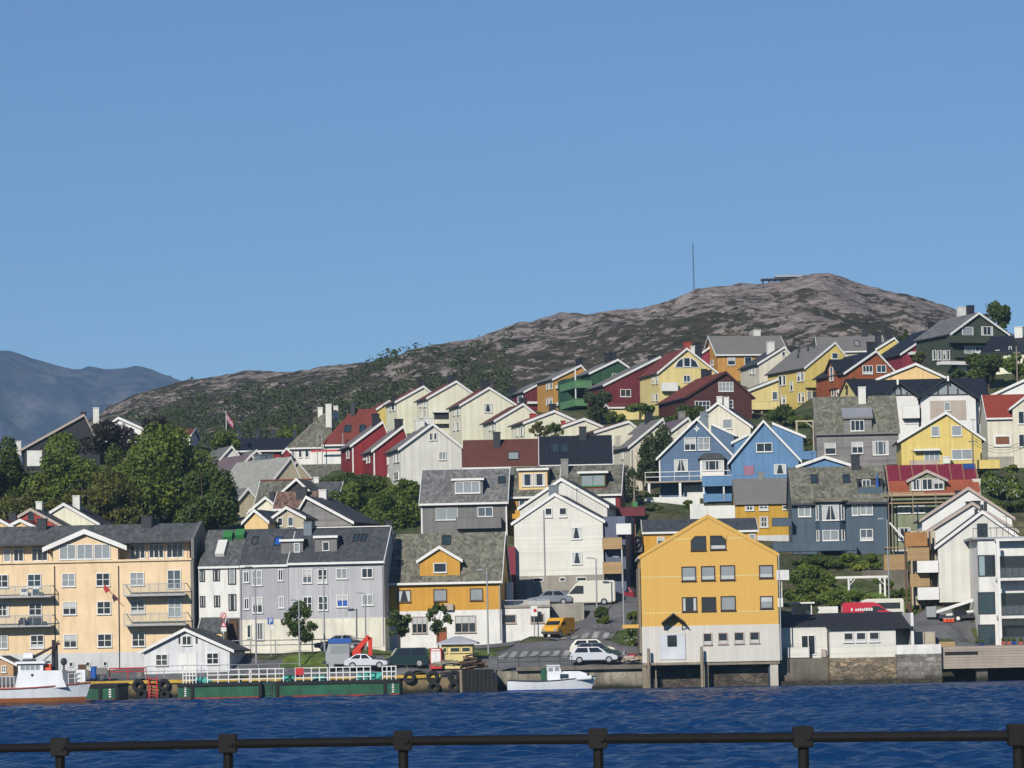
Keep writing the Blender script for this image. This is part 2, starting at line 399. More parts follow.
# ------------------------------------------------------------------ windows
def window(root, o, ex, ez, en, w, h, nc=2, nr=1, frame=None, pane=None, cur=None, name='window', fw=.08, dep=.10, sill=True):
    """one window: its frame a part of the house, pane and curtain the frame's own pieces"""
    frame = frame or WHITE
    o, ex, ez, en = Vector(o), Vector(ex), Vector(ez), Vector(en)
    fw = min(fw, w * .18, h * .18)
    m = MB()
    def bx(mb, u0, u1, z0, z1, d0, d1):
        mb.obox(o + ex * u0 + ez * z0 + en * d0, ex * (u1 - u0), en * (d1 - d0), ez * (z1 - z0))
    bx(m, 0, w, 0, fw, -.02, dep); bx(m, 0, w, h - fw, h, -.02, dep)
    bx(m, 0, fw, fw, h - fw, -.02, dep); bx(m, w - fw, w, fw, h - fw, -.02, dep)
    if sill: bx(m, -.05, w + .05, -.06, -.001, -.02, dep + .06)
    mw = min(.07, fw * .9)
    for i in range(1, nc):
        u = w * i / nc; bx(m, u - mw / 2, u + mw / 2, fw - .005, h - fw + .005, -.02, dep - .02)
    for j in range(1, nr):
        z = h * j / nr; bx(m, fw - .005, w - fw + .005, z - mw * .4, z + mw * .4, -.02, dep - .035)
    f = m.build(name, frame, root)
    p = MB(); bx(p, fw - .01, w - fw + .01, fw - .01, h - fw + .01, -.015, .022)
    if pane is None: pane = random.choices((GLASS, GLASS_L, GLASS_N, GLASS_S), (.45, .17, .16, .22))[0]
    p.build('pane', pane, f)
    if cur is None: cur = random.choices(('', 'sides', 'half', 'low'), (.42, .3, .16, .12))[0] if w > .7 and pane is not GLASS_L else ''
    if cur:
        if cur == 'sides':
            for a, b in ((fw, fw + w * .17), (w - fw - w * .17, w - fw)):
                c = MB(); n = 3
                for k in range(n):
                    bx(c, a + (b - a) * k / n, a + (b - a) * (k + 1) / n, fw, h - fw, .024, .034 + .012 * (k % 2))
                c.build('curtain', CURTAIN, f)
        elif cur == 'swag':
            for sgn in (0, 1):
                a = fw if sgn == 0 else w - fw; b = w * (.40 if sgn == 0 else .60); d = w * (.22 if sgn == 0 else .78)
                pts = [(a, fw), (a, h - fw), (b, h - fw), (d, fw)]
                MB().prism([o + ex * u + ez * z + en * .024 for u, z in pts], en * .012).build('curtain', CURTAIN, f)
        else:
            c = MB()
            bx(c, fw, w - fw, h * .55 if cur == 'half' else fw, h - fw if cur == 'half' else h * .3, .024, .036)
            c.build('curtain', CURTAIN, f)
    return f

X3, Y3, Z3 = Vector((1, 0, 0)), Vector((0, 1, 0)), Vector((0, 0, 1))

class House:
    """a gabled building, measured on the photograph and built at its own distance.
    kind 'G': gable wall to the harbour; 'E': eaves to the harbour, ridge parallel to the front."""
    def __init__(s, name, label, cat, kind, Y, a, x0, x1, ye, yp, yb, dep, wall, roof, trim=None, xp=None, found=3.0,
                 og=.35, oe=.40, group=None, t=.20, hip=(0, 0), rf=.5, barge=True, gut=True, ground=True, back=True):
        s.a = R(a); s.kind = kind; s.dep = dep; s.trim = trim = trim or WHITE; s.wallm = wall; s.roofm = roof; s.t = t
        s.e1 = Vector((math.cos(s.a), math.sin(s.a), 0)); s.e2 = Vector((-math.sin(s.a), math.cos(s.a), 0))
        A = P(x0, ye, Y); tr = math.tan(ROLL)
        B = hit(x1, ye - (x1 - x0) * tr, A, s.e2)
        w = s.w = (B - A).dot(s.e1)
        xm = (x0 + x1) / 2
        zb = hit(xm, yb, A, s.e2).z
        s.o = Vector((A.x, A.y, zb))
        s.root = thing(name, label, cat, s.o, s.a, group)
        s.hw = hw = A.z - zb
        if kind == 'G':
            q = hit(xp if xp is not None else xm, yp, A, s.e2)
            s.up = up = (q - A).dot(s.e1) if xp is not None else w / 2
            s.zr = zr = q.z - zb - t * .8
            poly = [(0, 0, -found), (w, 0, -found), (w, 0, hw), (up, 0, zr), (0, 0, hw)]
            MBw = MB().prism(poly, (0, dep, 0))
            kl, kr = (zr - hw) / up, (zr - hw) / (w - up)
            zl, z2 = hw - oe * kl, hw - oe * kr
            ch = [(-oe, zl), (up, zr), (w + oe, z2), (w + oe, z2 + t), (up, zr + t), (-oe, zl + t)]
            r = MB().prism([(u, -og, z) for u, z in ch], (0, dep + 2 * og, 0))
            s.roof = r.build('roof', roof, s.root)
            if barge:
                bh = .10
                cb = [(-oe - .05, zl - bh), (up, zr - bh), (w + oe + .05, z2 - bh), (w + oe + .05, z2 + t + .02), (up, zr + t + .04), (-oe - .05, zl + t + .02)]
                MB().prism([(u, -og - .075, z) for u, z in cb], (0, .07, 0)).build('bargeboard', trim, s.roof)
            if gut:
                for u0, zz in ((-oe - .11, zl), (w + oe + .004, z2)):
                    MB().box(u0, u0 + .106, -og, dep + og, zz + .02, zz + t - .03).build('gutter', STEEL_D if gut is True else gut, s.roof)
        else:
            q = hit(xm, yp, s.o + s.e2 * (dep * rf), s.e2)
            s.zr = zr = q.z - zb - t * .9
            s.vr = vr = dep * rf
            poly = [(0, 0, -found), (0, dep, -found), (0, dep, hw), (0, vr, zr), (0, 0, hw)]
            kf, kb = (zr - hw) / vr, (zr - hw) / (dep - vr)
            zl, z2 = hw - oe * kf, hw - oe * kb
            if hip[0] or hip[1]:
                MBw = MB().box(0, w, 0, dep, -found, hw)
                h0, h1 = hip
                vs = [(-oe, -oe, zl), (w + oe, -oe, zl), (w + oe, dep + oe, zl), (-oe, dep + oe, zl), (h0 if h0 else -oe, vr, zr + t), (w - h1 if h1 else w + oe, vr, zr + t),
                      (-oe, -oe, zl + t), (w + oe, -oe, zl + t), (w + oe, dep + oe, zl + t), (-oe, dep + oe, zl + t)]
                r = MB().add(vs, [(0, 3, 2, 1), (0, 1, 7, 6), (1, 2, 8, 7), (2, 3, 9, 8), (3, 0, 6, 9), (6, 7, 5, 4), (8, 9, 4, 5), (9, 6, 4), (7, 8, 5)])
                s.roof = r.build('roof', roof, s.root)
                barge = False
            else:
                MBw = MB().prism(poly, (w, 0, 0))
                ch = [(-oe, zl), (vr, zr), (dep + oe, z2), (dep + oe, z2 + t), (vr, zr + t), (-oe, zl + t)]
                r = MB().prism([(-og, v, z) for v, z in ch], (w + 2 * og, 0, 0))
                s.roof = r.build('roof', roof, s.root)
            if barge:
                bh = .08
                cb = [(-oe - .05, zl - bh), (vr, zr - bh), (dep + oe + .05, z2 - bh), (dep + oe + .05, z2 + t + .02), (vr, zr + t + .04), (-oe - .05, zl + t + .02)]
                for u0 in (-og - .075, w + og + .005):
                    MB().prism([(u0, v, z) for v, z in cb], (.07, 0, 0)).build('bargeboard', trim, s.roof)
            if gut:
                MB().box(-og, w + og, -oe - .13, -oe - .004, zl - .05, zl + t - .04).build('gutter', trim if gut is True else gut, s.roof)
        s.found = found
        s.wall = MBw.build('wall', wall, s.root)
        if ground:
            for u in (0, w / 2, w):
                p = s.world(u, 0, 0); ctrl(p, -.25)
                p = s.world(u, dep, 0); ctrl(p, min(.16 * dep, .35 * hw) - .2)
    # ---- frames of reference
    def world(s, u, v, z): return s.o + s.e1 * u + s.e2 * v + Z3 * z
    def loc(s, q):
        d = q - s.o; return Vector((d.dot(s.e1), d.dot(s.e2), d.z))
    def front(s, px, py, v=0.0):
        return s.loc(hit(px, py, s.o + s.e2 * v, s.e2))
    def sidep(s, px, py, u):
        return s.loc(hit(px, py, s.o + s.e1 * u, s.e1))
    def roofp(s, px, py, slope='F'):
        t = s.t
        if slope == 'F': a, b, d = (0, 0, s.hw + t), (0, s.vr, s.zr + t), (1, 0, 0)
        elif slope == 'L': a, b, d = (0, 0, s.hw + t), (s.up, 0, s.zr + t), (0, 1, 0)
        else: a, b, d = (s.w, 0, s.hw + t), (s.up, 0, s.zr + t), (0, 1, 0)
        n = (Vector(b) - Vector(a)).cross(Vector(d)).normalized()
        nw = s.e1 * n.x + s.e2 * n.y + Z3 * n.z
        return s.loc(hit(px, py, s.world(*a), nw)), n if n.z > 0 else -n, (Vector(b) - Vector(a)).normalized()
    # ---- parts
    def win(s, x0, y0, x1, y1, nc=2, nr=1, v=0.0, **k):
        xc, yc = (x0 + x1) / 2, (y0 + y1) / 2
        u0, u1 = s.front(x0, yc, v).x, s.front(x1, yc, v).x
        z0, z1 = s.front(xc, y1, v).z, s.front(xc, y0, v).z
        return window(s.root, (u0, v, z0), X3, Z3, -Y3, u1 - u0, z1 - z0, nc, nr, **k)
    def wins(s, L, **k):
        for r in L: s.win(*r, **k)
    def swin(s, x0, y0, x1, y1, nc=1, nr=1, side='L', **k):
        """a window in the side wall"""
        u = 0.0 if side == 'L' else s.w
        xc, yc = (x0 + x1) / 2, (y0 + y1) / 2
        va, vb = s.sidep(x0, yc, u).y, s.sidep(x1, yc, u).y
        z0, z1 = s.sidep(xc, y1, u).z, s.sidep(xc, y0, u).z
        v0, v1 = min(va, vb), max(va, vb)
        v0, v1 = max(v0, .15), min(v1, s.dep - .15)
        if v1 - v0 < .3: v0 = max(.2, v1 - .8); v1 = v0 + .8
        if side == 'L': return window(s.root, (u, v1, z0), -Y3, Z3, -X3, v1 - v0, z1 - z0, nc, nr, **k)
        return window(s.root, (u, v0, z0), Y3, Z3, X3, v1 - v0, z1 - z0, nc, nr, **k)
    def corners(s, m=None, wd=.16):
        for u0 in (-.03, s.w - wd + .03):
            MB().box(u0, u0 + wd, -.035, .12, -s.found, s.hw - .08).build('corner_board', m or s.trim, s.root)
    def band(s, py, m, name='plinth', px=None, over=.035, x0=None, x1=None):
        z = s.front(px if px is not None else s.mid(), py).z
        u0 = -over if x0 is None else s.front(x0, py).x; u1 = s.w + over if x1 is None else s.front(x1, py).x
        return MB().box(u0, u1, -over, s.dep + over if x0 is None else .3, -s.found - .01, z).build(name, m, s.root)
    def mid(s):
        q = s.world(s.w / 2, 0, s.hw); d = q - CAM
        return 512 + FPX * d.dot(CR) / -d.dot(BK)
    def chim(s, x0, x1, yt, m=None, f=None, dp=.65, pot=False):
        m = m or CHIM_BK
        v = s.dep * (f if f is not None else (.5 if s.kind == 'E' else .35))
        xc = (x0 + x1) / 2
        u0, u1 = s.front(x0, yt, v).x, s.front(x1, yt, v).x; zt = s.front(xc, yt, v).z
        um = (u0 + u1) / 2
        if s.kind == 'E': zbot = s.hw + (s.zr - s.hw) * (1 - abs(v - s.vr) / max(s.vr, s.dep - s.vr))
        else: zbot = s.hw + (s.zr - s.hw) * max(0, 1 - abs(um - s.up) / (s.w / 2))
        zbot = min(zbot - .9, zt - .8)
        b = MB().box(u0, u1, v - dp / 2, v + dp / 2, zbot, zt - .12)
        b.box(u0 - .06, u1 + .06, v - dp / 2 - .06, v + dp / 2 + .06, zt - .118, zt)
        if pot: b.box(um - .12, um + .12, v - .12, v + .12, zt + .001, zt + .35)
        return b.build('chimney', m, s.roof)
    def aerial(s, px, f=.5, hgt=1.6):
        v = s.dep * f; q = s.front(px, 0, v); u = min(max(q.x, .4), s.w - .4)
        z = (s.zr if s.kind == 'E' else s.hw + (s.zr - s.hw) * max(0, 1 - abs(u - s.up) / (s.w / 2))) + s.t
        m = MB().tube((u, v, z - .3), (u, v, z + hgt), .025, n=5)
        m.tube((u - .1, v - .5, z + hgt - .1), (u + .1, v + .5, z + hgt - .1), .015, n=4)
        for i in range(4): m.tube((u - .3 + i * .02, v - .4 + i * .26, z + hgt - .1), (u + .3 + i * .02, v - .4 + i * .26, z + hgt - .1), .012, n=4)
        return m.build('aerial', STEEL_D, s.roof)
    def sky(s, x0, y0, x1, y1, slope='F', pane=None):
        q0, n, up = s.roofp(x0, (y0 + y1) / 2, slope); q1 = s.roofp(x1, (y0 + y1) / 2, slope)[0]
        qb = s.roofp((x0 + x1) / 2, y1, slope)[0]; qt = s.roofp((x0 + x1) / 2, y0, slope)[0]
        if slope == 'F': al = X3; w = q1.x - q0.x; o = Vector((q0.x, 0, 0))
        else: al = Y3; w = abs(q1.y - q0.y); o = Vector((0, min(q0.y, q1.y), 0))
        h = (qt - qb).dot(up)
        o = (qb - al * qb.dot(al)) + al * o.dot(al)
        f = window(s.root, o + n * .02, al, up, n, w, h, 1, 1, frame=STEEL_D, pane=pane or GLASS_N, cur='', name='skylight', dep=.12, sill=False)
        return f
    def dormer(s, x0, x1, yb, yt, wall, roof, yp=None, kind='shed', over=.25, trim=None, v0=None, rise=.35):
        """front of the dormer stands on the roof slope; returns its distance v behind the house front"""
        xc = (x0 + x1) / 2
        if v0 is None: v0 = max(.02, s.roofp(xc, yb, 'F')[0].y)
        u0, u1 = s.front(x0, yb, v0).x, s.front(x1, yb, v0).x
        zb, zt = s.front(xc, yb, v0).z - .15, s.front(xc, yt, v0).z
        kf = (s.zr - s.hw) / s.vr
        vend = lambda z: min((z - s.hw) / kf, s.vr) + .15
        trim = trim or s.trim
        if kind == 'shed':
            v1 = vend(zt); d = MB().box(u0, u1, v0, max(v1, v0 + .5), zb - .3, zt).build('dormer', wall, s.root)
            vb = max(v1 + .2, v0 + .6)
            MB().prism([(u0 - over, v0 - over - .1, zt + .003), (u0 - over, vb, zt + rise), (u0 - over, vb, zt + rise + .14), (u0 - over, v0 - over - .1, zt + .16)], (u1 - u0 + 2 * over, 0, 0)).build('dormer_roof', roof, d)
            MB().box(u0 - over - .01, u1 + over + .01, v0 - over - .16, v0 - over - .102, zt - .05, zt + .18).build('fascia', trim, d)
        else:
            zp = s.front(xc, yp, v0).z - .1; um = (u0 + u1) / 2
            v1 = vend(zt) + .1; v2 = min(vend(zp) + .3, s.vr + .6)
            d = MB().prism([(u0, v0, zb - .3), (u1, v0, zb - .3), (u1, v0, zt), (um, v0, zp), (u0, v0, zt)], (0, max(v2 - v0, .5), 0)).build('dormer', wall, s.root)
            k = (zp - zt) / (um - u0); zl = zt - over * k
            ch = [(u0 - over, zl), (um, zp), (u1 + over, zl), (u1 + over, zl + .14), (um, zp + .14), (u0 - over, zl + .14)]
            MB().prism([(u, v0 - .25, z + .003) for u, z in ch], (0, max(v2 - v0, .5) + .25, 0)).build('dormer_roof', roof, d)
            cb = [(u0 - over - .04, zl - .14), (um, zp - .14), (u1 + over + .04, zl - .14), (u1 + over + .04, zl + .17), (um, zp + .2), (u0 - over - .04, zl + .17)]
            MB().prism([(u, v0 - .33, z) for u, z in cb], (0, .075, 0)).build('bargeboard', trim, d)
        return v0
    def balc(s, x0, x1, yt, yb, out=1.4, m=None, style='solid', slab=None, railm=None, v=0.0, nbar=10):
        m = m or s.trim; slab = slab or m; vv = v - out; xc = (x0 + x1) / 2
        u0, u1 = s.front(x0, yb, vv).x, s.front(x1, yb, vv).x
        zb, zt = s.front(xc, yb, vv).z, s.front(xc, yt, vv).z
        th = .16
        b = MB().box(u0, u1, vv, v + .01, zb, zb + th).build('balcony', slab, s.root)
        rl = MB(); e = .05
        if style == 'solid':
            rl.box(u0, u1, vv - e, vv - .003, zb - .02, zt); rl.box(u0 - e, u0 - .003, vv, v, zb - .02, zt); rl.box(u1 + .003, u1 + e, vv, v, zb - .02, zt)
            rl.box(u0 - e - .02, u1 + e + .02, vv - e - .03, vv + .04, zt + .001, zt + .06)
            rl.build('parapet', railm or m, b)
        else:
            rm = railm or WHITE
            for zz in ((zt,) if style == 'glass' else (zt, (zt + zb + th) / 2)):
                rl.box(u0, u1, vv + .0, vv + .06, zz - .07, zz); rl.box(u0, u0 + .06, vv + .062, v, zz - .07, zz); rl.box(u1 - .06, u1, vv + .062, v, zz - .07, zz)
            for i in range(nbar + 1):
                u = u0 + .01 + (u1 - u0 - .08) * i / nbar; rl.box(u, u + .05, vv + .005, vv + .052, zb + th, zt - .071)
            rl.build('railing', rm, b)
            if style == 'glass':
                g = MB().box(u0 + .07, u1 - .07, vv + .055, vv + .075, zb + th + .06, zt - .08)
                g.build('glass_panel', CLEAR, b)
        return b
    def pipe(s, px, yt, yb, m=None, r=.06):
        a = s.front(px, yt); b = s.front(px, yb); 
        MB().tube((a.x, -r - .02, b.z), (a.x, -r - .02, a.z), r, n=6).build('downpipe', m or STEEL_D, s.root)
    def box(s, x0, x1, yt, yb, v0, v1, m, name, par=None, bevel=0.0):
        xc, yc = (x0 + x1) / 2, (yt + yb) / 2
        return MB().box(s.front(x0, yc, v0).x, s.front(x1, yc, v0).x, v0, v1, s.front(xc, yb, v0).z, s.front(xc, yt, v0).z).build(name, m, par or s.root, bevel=bevel)
    def door(s, x0, y0, x1, y1, m, v=0.0, pane=None):
        xc, yc = (x0 + x1) / 2, (y0 + y1) / 2
        u0, u1 = s.front(x0, yc, v).x, s.front(x1, yc, v).x; z0, z1 = s.front(xc, y1, v).z, s.front(xc, y0, v).z
        d = MB().box(u0, u1, v - .06, v + .02, z0, z1)
        d.box(u0 - .08, u0 - .003, v - .09, v + .02, z0, z1 + .08); d.box(u1 + .003, u1 + .08, v - .09, v + .02, z0, z1 + .08)
        o = d.build('door', m, s.root)
        MB().tube((u1 - .15, v - .13, z0 + 1.0), (u1 - .15, v - .061, z0 + 1.0), .03, n=6).build('handle', STEEL, o)
        return o
# ================================================================== WATERFRONT BUILDINGS
# ---- yellow warehouse on piles
h = House('warehouse', 'big yellow gabled warehouse standing over the water on piles', 'warehouse', 'G', 298, -1, 640.5, 777, 557.5, 515, 660.5, 15,
          WAREHOUSE, SLATE_B, trim=WAREHOUSE, xp=707.5, found=.12, og=.0, oe=.12, ground=False, gut=WHITE)
WHS = h
h.band(625.3, WH_GREY, 'lower_wall', 709)
for x0, y0, x1, y1, c in ((690.7, 536, 706, 550.5, 'L'), (710, 535.5, 726, 549.6, 'R')):
    f = h.win(x0, y0, x1, y1, 1, 1, frame=DARKWOOD, pane=GLASS, cur='low' if c == 'R' else '')
    a, b = h.front(x0, y0), h.front(x1, y0)          # the outer top corner is cut off along the roof
    um, zt = (a.x - .03, a.z + .03) if c == 'L' else (b.x + .03, b.z + .03); sg = 1 if c == 'L' else -1
    MB().prism([(um, -.13, zt), (um + sg * .45, -.13, zt), (um, -.13, zt - .45)], (0, .12, 0)).build('corner_filler', WAREHOUSE, f)
h.wins([(681.5, 566.5, 696, 581), (701, 566, 715, 580.3), (720, 565.2, 735, 580), (759, 565, 773, 578)], nc=1, frame=DARKWOOD, pane=GLASS_L, cur='low')
h.win(682, 597, 697, 611.5, 1, 1, frame=DARKWOOD, pane=GLASS, cur='sides')
h.win(701.5, 597, 716, 611, 1, 1, frame=DARKWOOD, pane=GLASS, cur='')
h.win(720.6, 596, 735.6, 610.5, 1, 1, frame=DARKWOOD, pane=GLASS_L, cur='')
h.win(760, 596, 773, 608.6, 1, 1, frame=DARKWOOD, pane=GLASS_L, cur='half')
h.wins([(703, 633, 712, 644.7), (718, 632.5, 727.7, 644), (734, 632, 744, 643.6), (749.5, 631.7, 759.4, 643)], nc=1, v=-.04, frame=TAUPE, pane=GLASS, cur='low')
d = h.door(661, 634, 684.5, 659.5, W('pale_door_paint', 208, 210, 214, 'plain'), v=-.05)
a, b = h.front(667.5, 646.6, -.14), h.front(676.6, 635.2, -.14)
MB().box(a.x, b.x, -.16, -.112, a.z, b.z).build('door_pane', GLASS, d)
a, b, c = h.front(661.5, 624, -.04), h.front(685, 623.5, -.04), h.front(673, 614.5, -.04)
ch = [(a.x, a.z), (c.x, c.z), (b.x, b.z), (b.x, b.z + .14), (c.x, c.z + .14), (a.x, a.z + .14)]
po = MB().prism([(u, -1.25, z) for u, z in ch], (0, 1.24, 0)).build('porch_roof', DARKWOOD, h.root)
m = MB()
for u in (a.x + .25, b.x - .25): m.tube((u, -.05, a.z - .55), (u, -1.1, a.z + .15), .05, n=5)
m.build('bracket', DARKWOOD, po)
m = MB()
for py in (538.5, 576.0, 612.0):                        # pale joints between the panel storeys
    z = h.front(709, py).z; k = max(0, (z - h.hw) / (h.zr - h.hw)); m.box(h.up * k + .15, h.w - (h.w - h.up) * k - .15, -.012, 0, z - .04, z + .04)
m.build('panel_joint', YELLOW2, h.root)
h.pipe(778.6, 556, 660, STEEL)
h.box(776.5, 789, 570, 580, -.1, .5, WHITE_R, 'signboard'); h.box(778, 783, 598, 607, -.05, .3, WHITE_R, 'meter_box')
m = MB(); a = h.front(781.5, 580, .2); m.tube((a.x, .2, a.z), (a.x, .2, a.z - 2.2), .05, n=6); m.build('bracket_pole', WHITE, h.root)
m = MB()                                                # timber cladding of the left side and its yellow canopy
m.box(-.24, -.06, .5, 10, h.hw - 8.6, h.hw - .9); m.build('side_cladding', POST, h.root)
a = h.front(622.5, 627, 2); c = h.front(641, 627, 2)
MB().box(a.x, -.26, 1.2, 3.4, a.z - .12, a.z + .2).build('side_canopy', WAREHOUSE, h.root)
# floor frame and piles
m = MB(); zb = -.13
m.box(0, h.w, .1, 14, zb - .28, zb - .002); m.build('floor_frame', POST, h.root)
m = MB(); a = h.front(644.5, 664, -.5); c = h.front(700, 662.5, -.5)
m.box(a.x, c.x, -.75, -.30, a.z - .12, a.z + .08); m.build('gangplank', POST, h.root)
for px, yt, r in ((648.3, 648.5, .15), (701.3, 646.5, .15)):
    a = h.front(px, yt, -.55); MB().tube((a.x, -.9, -h.o.z - 1.5), (a.x, -.9, a.z), r, r * .9, 9).build('mooring_pile', POST, h.root)
for px in (645.0, 705.5):
    a = h.front(px, 664, .2); MB().box(a.x - .25, a.x + .25, .2, .7, -h.o.z - 1.5, zb - .29).build('pile', POST, h.root)
a = h.front(774, 664, .2); MB().box(a.x - .36, a.x + .36, .25, 1.0, -h.o.z - 1.5, zb - .29).build('concrete_pier', CONC_L, h.root)
for px in (655.6,):
    a = h.front(px, 664, .2); MB().box(a.x - .05, a.x + .05, .1, .2, -h.o.z - 1.0, zb - .29).build('pile', POST, h.root)
MB().box(.75, h.w - 1.0, 1.6, 2.2, -h.o.z - 1.5, zb - .30).build('foundation_wall', mat('foundation_rubble', (.13, .105, .078), .9, 'masonry', .1, rgb2=(.07, .06, .05)), h.root)

# ---- low white annex on the quay
h = House('harbour_shed', 'long low white shed with black felt roof beside the yellow warehouse', 'shed', 'E', 301, 0, 779.2, 829.5, 627.4, 614.8, 657.8, 9,
          WHITE_B, BITUMEN, found=.3, og=.05, oe=.1, barge=False, gut=False, ground=False, rf=.8, t=.12)
SHD = h
a = h.front(829.5, 629, -1.0); c = h.front(895.5, 629, -1.0); e = h.front(860, 629.3, -1.0)
MB().box(a.x + .0, c.x, -1.0, 7.5, -.3, e.z - .02).build('wing_wall', WHITE_B, h.root)
q = h.front(912, 630, 0)
rz0, rz1 = e.z, h.zr + .12
MB().prism([(a.x - .25, -1.35, rz0), (a.x - .25, h.vr, rz1 - .02), (a.x - .25, h.vr, rz1 + .1), (a.x - .25, -1.35, rz0 + .12)], (q.x - a.x + .25, 0, 0)).build('wing_roof', BITUMEN, h.root)
MB().box(c.x + .003, q.x, 2.2, 2.5, -.3, rz0 + .55).build('recess_wall', WHITE_B, h.root)
a2, c2 = h.front(910.6, 640, -.4), h.front(913.4, 640, -.4)
MB().box(a2.x, c2.x, -.9, h.vr, -.3, rz1 - .05).build('end_wall', WHITE, h.root)
h.win(801, 635, 815.5, 655, 2, 1, frame=WHITE, pane=GLASS, cur='', sill=False)
h.balc(787, 809, 648, 657.4, .9, WHITE_B)
h.wins([(843.6, 632.5, 853.2, 642.3), (856, 632.2, 866, 642), (869, 631.8, 879.3, 641.8)], nc=1, v=-1.0, frame=WHITE, pane=GLASS, cur='low')
m = MB(); u = h.front(828.6, 640, -1.0).x; m.tube((u, -.12, 0), (u, -.12, rz0 - .1), .05, n=6); m.build('downpipe', STEEL_D, h.root)
a = h.front(821, 648, -.1); c = h.front(826, 657, -.1)
m = MB(); m.box(a.x, c.x, -.45, -.06, c.z, c.z + .35); m.box(a.x + .05, c.x - .05, -.4, -.06, c.z + .352, a.z - .1); m.build('meter_box', TAUPE, h.root)

# ---- cream apartment block with set-back attic
h = House('apartment_block', 'cream rendered apartment block with balconies and slate roof by the fishing boat', 'apartment block', 'E', 321, -3, -18, 190.5, 564.6, 528.5, 671.5, 12,
          CREAM_APT, SLATE_D, found=2, og=.0, oe=.1, t=.18, barge=False, gut=False)
APT = h
h.roof.data.materials[0] = SLATE_D
bpy.data.objects.remove(h.roof); bpy.data.objects.remove(h.wall)
hc = h.hw
zr = h.front(100, 526.8, 6).z
ze = h.front(150, 542.5, .6).z
h.wall = MB().box(0, h.w, 0, 12, -2, hc).build('wall', CREAM_APT, h.root)
MB().box(-.12, h.w + .12, -.2, 11.9, hc + .002, hc + .2).build('cornice', CREAM_APT, h.root)
MB().box(.2, h.w - .35, 1.7, 10.5, hc + .203, ze + .05).build('attic_wall', CREAM_APT, h.root)
k = (zr - ze) / 5.6
ch = [(.4, ze), (6, zr), (11.6, ze), (11.6, ze + .2), (6, zr + .2), (.4, ze + .2)]
h.roof = MB().prism([(-.1, v, z) for v, z in ch], (h.w + .1, 0, 0)).build('roof', SLATE_D, h.root)
MB().box(-.1, h.w, .24, .396, ze - .05, ze + .16).build('gutter', STEEL_D, h.roof)
MB().prism([(h.w + .004, -.1, -2), (h.w + .004, 12, -2), (h.w + .004, 12, ze), (h.w + .004, 6, zr + .35), (h.w + .004, .3, ze + .3), (h.w + .004, .3, hc), (h.w + .004, -.1, hc)], (.3, 0, 0)).build('gable_wall', GREY_V, h.root)
h.zr, h.vr, h.t, h.dep = zr, 6.0, .2, 12
# central gable
u0, u1 = h.front(53, 560).x, h.front(118, 560).x; z0 = h.front(85, 545).z; zp = h.front(84.5, 531.5).z; um = (u0 + u1) / 2
g = MB().prism([(u0, -.03, hc + .203), (u1, -.03, hc + .203), (u1, -.03, z0), (um, -.03, zp), (u0, -.03, z0)], (0, 5.5, 0)).build('centre_gable', CREAM_APT, h.root)
kk = (zp - z0) / (um - u0); o_ = .9
ch = [(u0 - o_, z0 - o_ * kk), (um, zp), (u1 + o_, z0 - o_ * kk), (u1 + o_, z0 - o_ * kk + .18), (um, zp + .18), (u0 - o_, z0 - o_ * kk + .18)]
MB().prism([(u, -.45, z + .004) for u, z in ch], (0, 6, 0)).build('gable_roof', SLATE_D, g)
cb = [(u0 - o_ - .05, z0 - o_ * kk - .25), (um, zp - .25), (u1 + o_ + .05, z0 - o_ * kk - .25), (u1 + o_ + .05, z0 - o_ * kk + .2), (um, zp + .24), (u0 - o_ - .05, z0 - o_ * kk + .2)]
MB().prism([(u, -.53, z) for u, z in cb], (0, .075, 0)).build('bargeboard', WHITE, g)
h.wins([(59.5, 544.5, 76, 559.6), (77, 544.3, 93, 559.3), (94, 544, 110.5, 559)], v=-.03, pane=GLASS_L, cur='', dep=.08)
h.wins([(130, 544.5, 145.5, 558.8), (149, 544, 164, 558.2), (166.5, 543.5, 183.5, 557.8)], nc=3, v=1.7, pane=GLASS, cur='')
h.win(3.5, 548.5, 11, 562, 1, 1, v=1.7, pane=GLASS_L, cur=''); h.win(13.5, 548.3, 24, 561.5, 2, 1, v=1.7, cur='', pane=GLASS); h.win(32, 547.8, 48, 561, 3, 1, v=1.7, pane=GLASS, cur='')
for a, c in ((2, 53), (119, 188)):                     # attic terrace rails
    m = MB(); ua, uc = h.front(a, 560).x, h.front(c, 560).x
    m.box(ua, uc, -.05, .0, hc + 1.0, hc + 1.06)
    n = int((uc - ua) / .9)
    for i in range(n + 1): m.box(ua + (uc - ua - .05) * i / n, ua + (uc - ua - .05) * i / n + .05, -.048, -.003, hc + .203, hc + .999)
    m.build('terrace_railing', STEEL_D, h.root)
for y0, y1, xs in ((573.7, 587, ((-5, 8.5), (27.5, 41.3), (62, 75.3), (96, 110), (130, 144.3))), (602, 615.2, ((-4, 9), (28.8, 42), (62.8, 76.6), (97, 111), (130.5, 145))), (634.5, 648, ((-5, 8), (30.5, 44.2), (63.7, 77), (97.5, 112), (132, 145.3)))):
    for i, (a, c) in enumerate(xs): h.win(a, y0 - i * .55 + .8, c, y1 - i * .55 + .8, 2, 2)
h.wins([(167.3, 569.8, 181, 589), (168, 597.8, 181.8, 617.3)], nr=2, sill=False)
h.band(652.6, PLINTH_W, 'plinth', 100)
h.wins([(69, 661.8, 73.3, 667), (85.6, 661.5, 90.3, 666.5), (103, 661.3, 107.6, 666.2)], nc=1, v=-.035, cur='', pane=GLASS, sill=False)
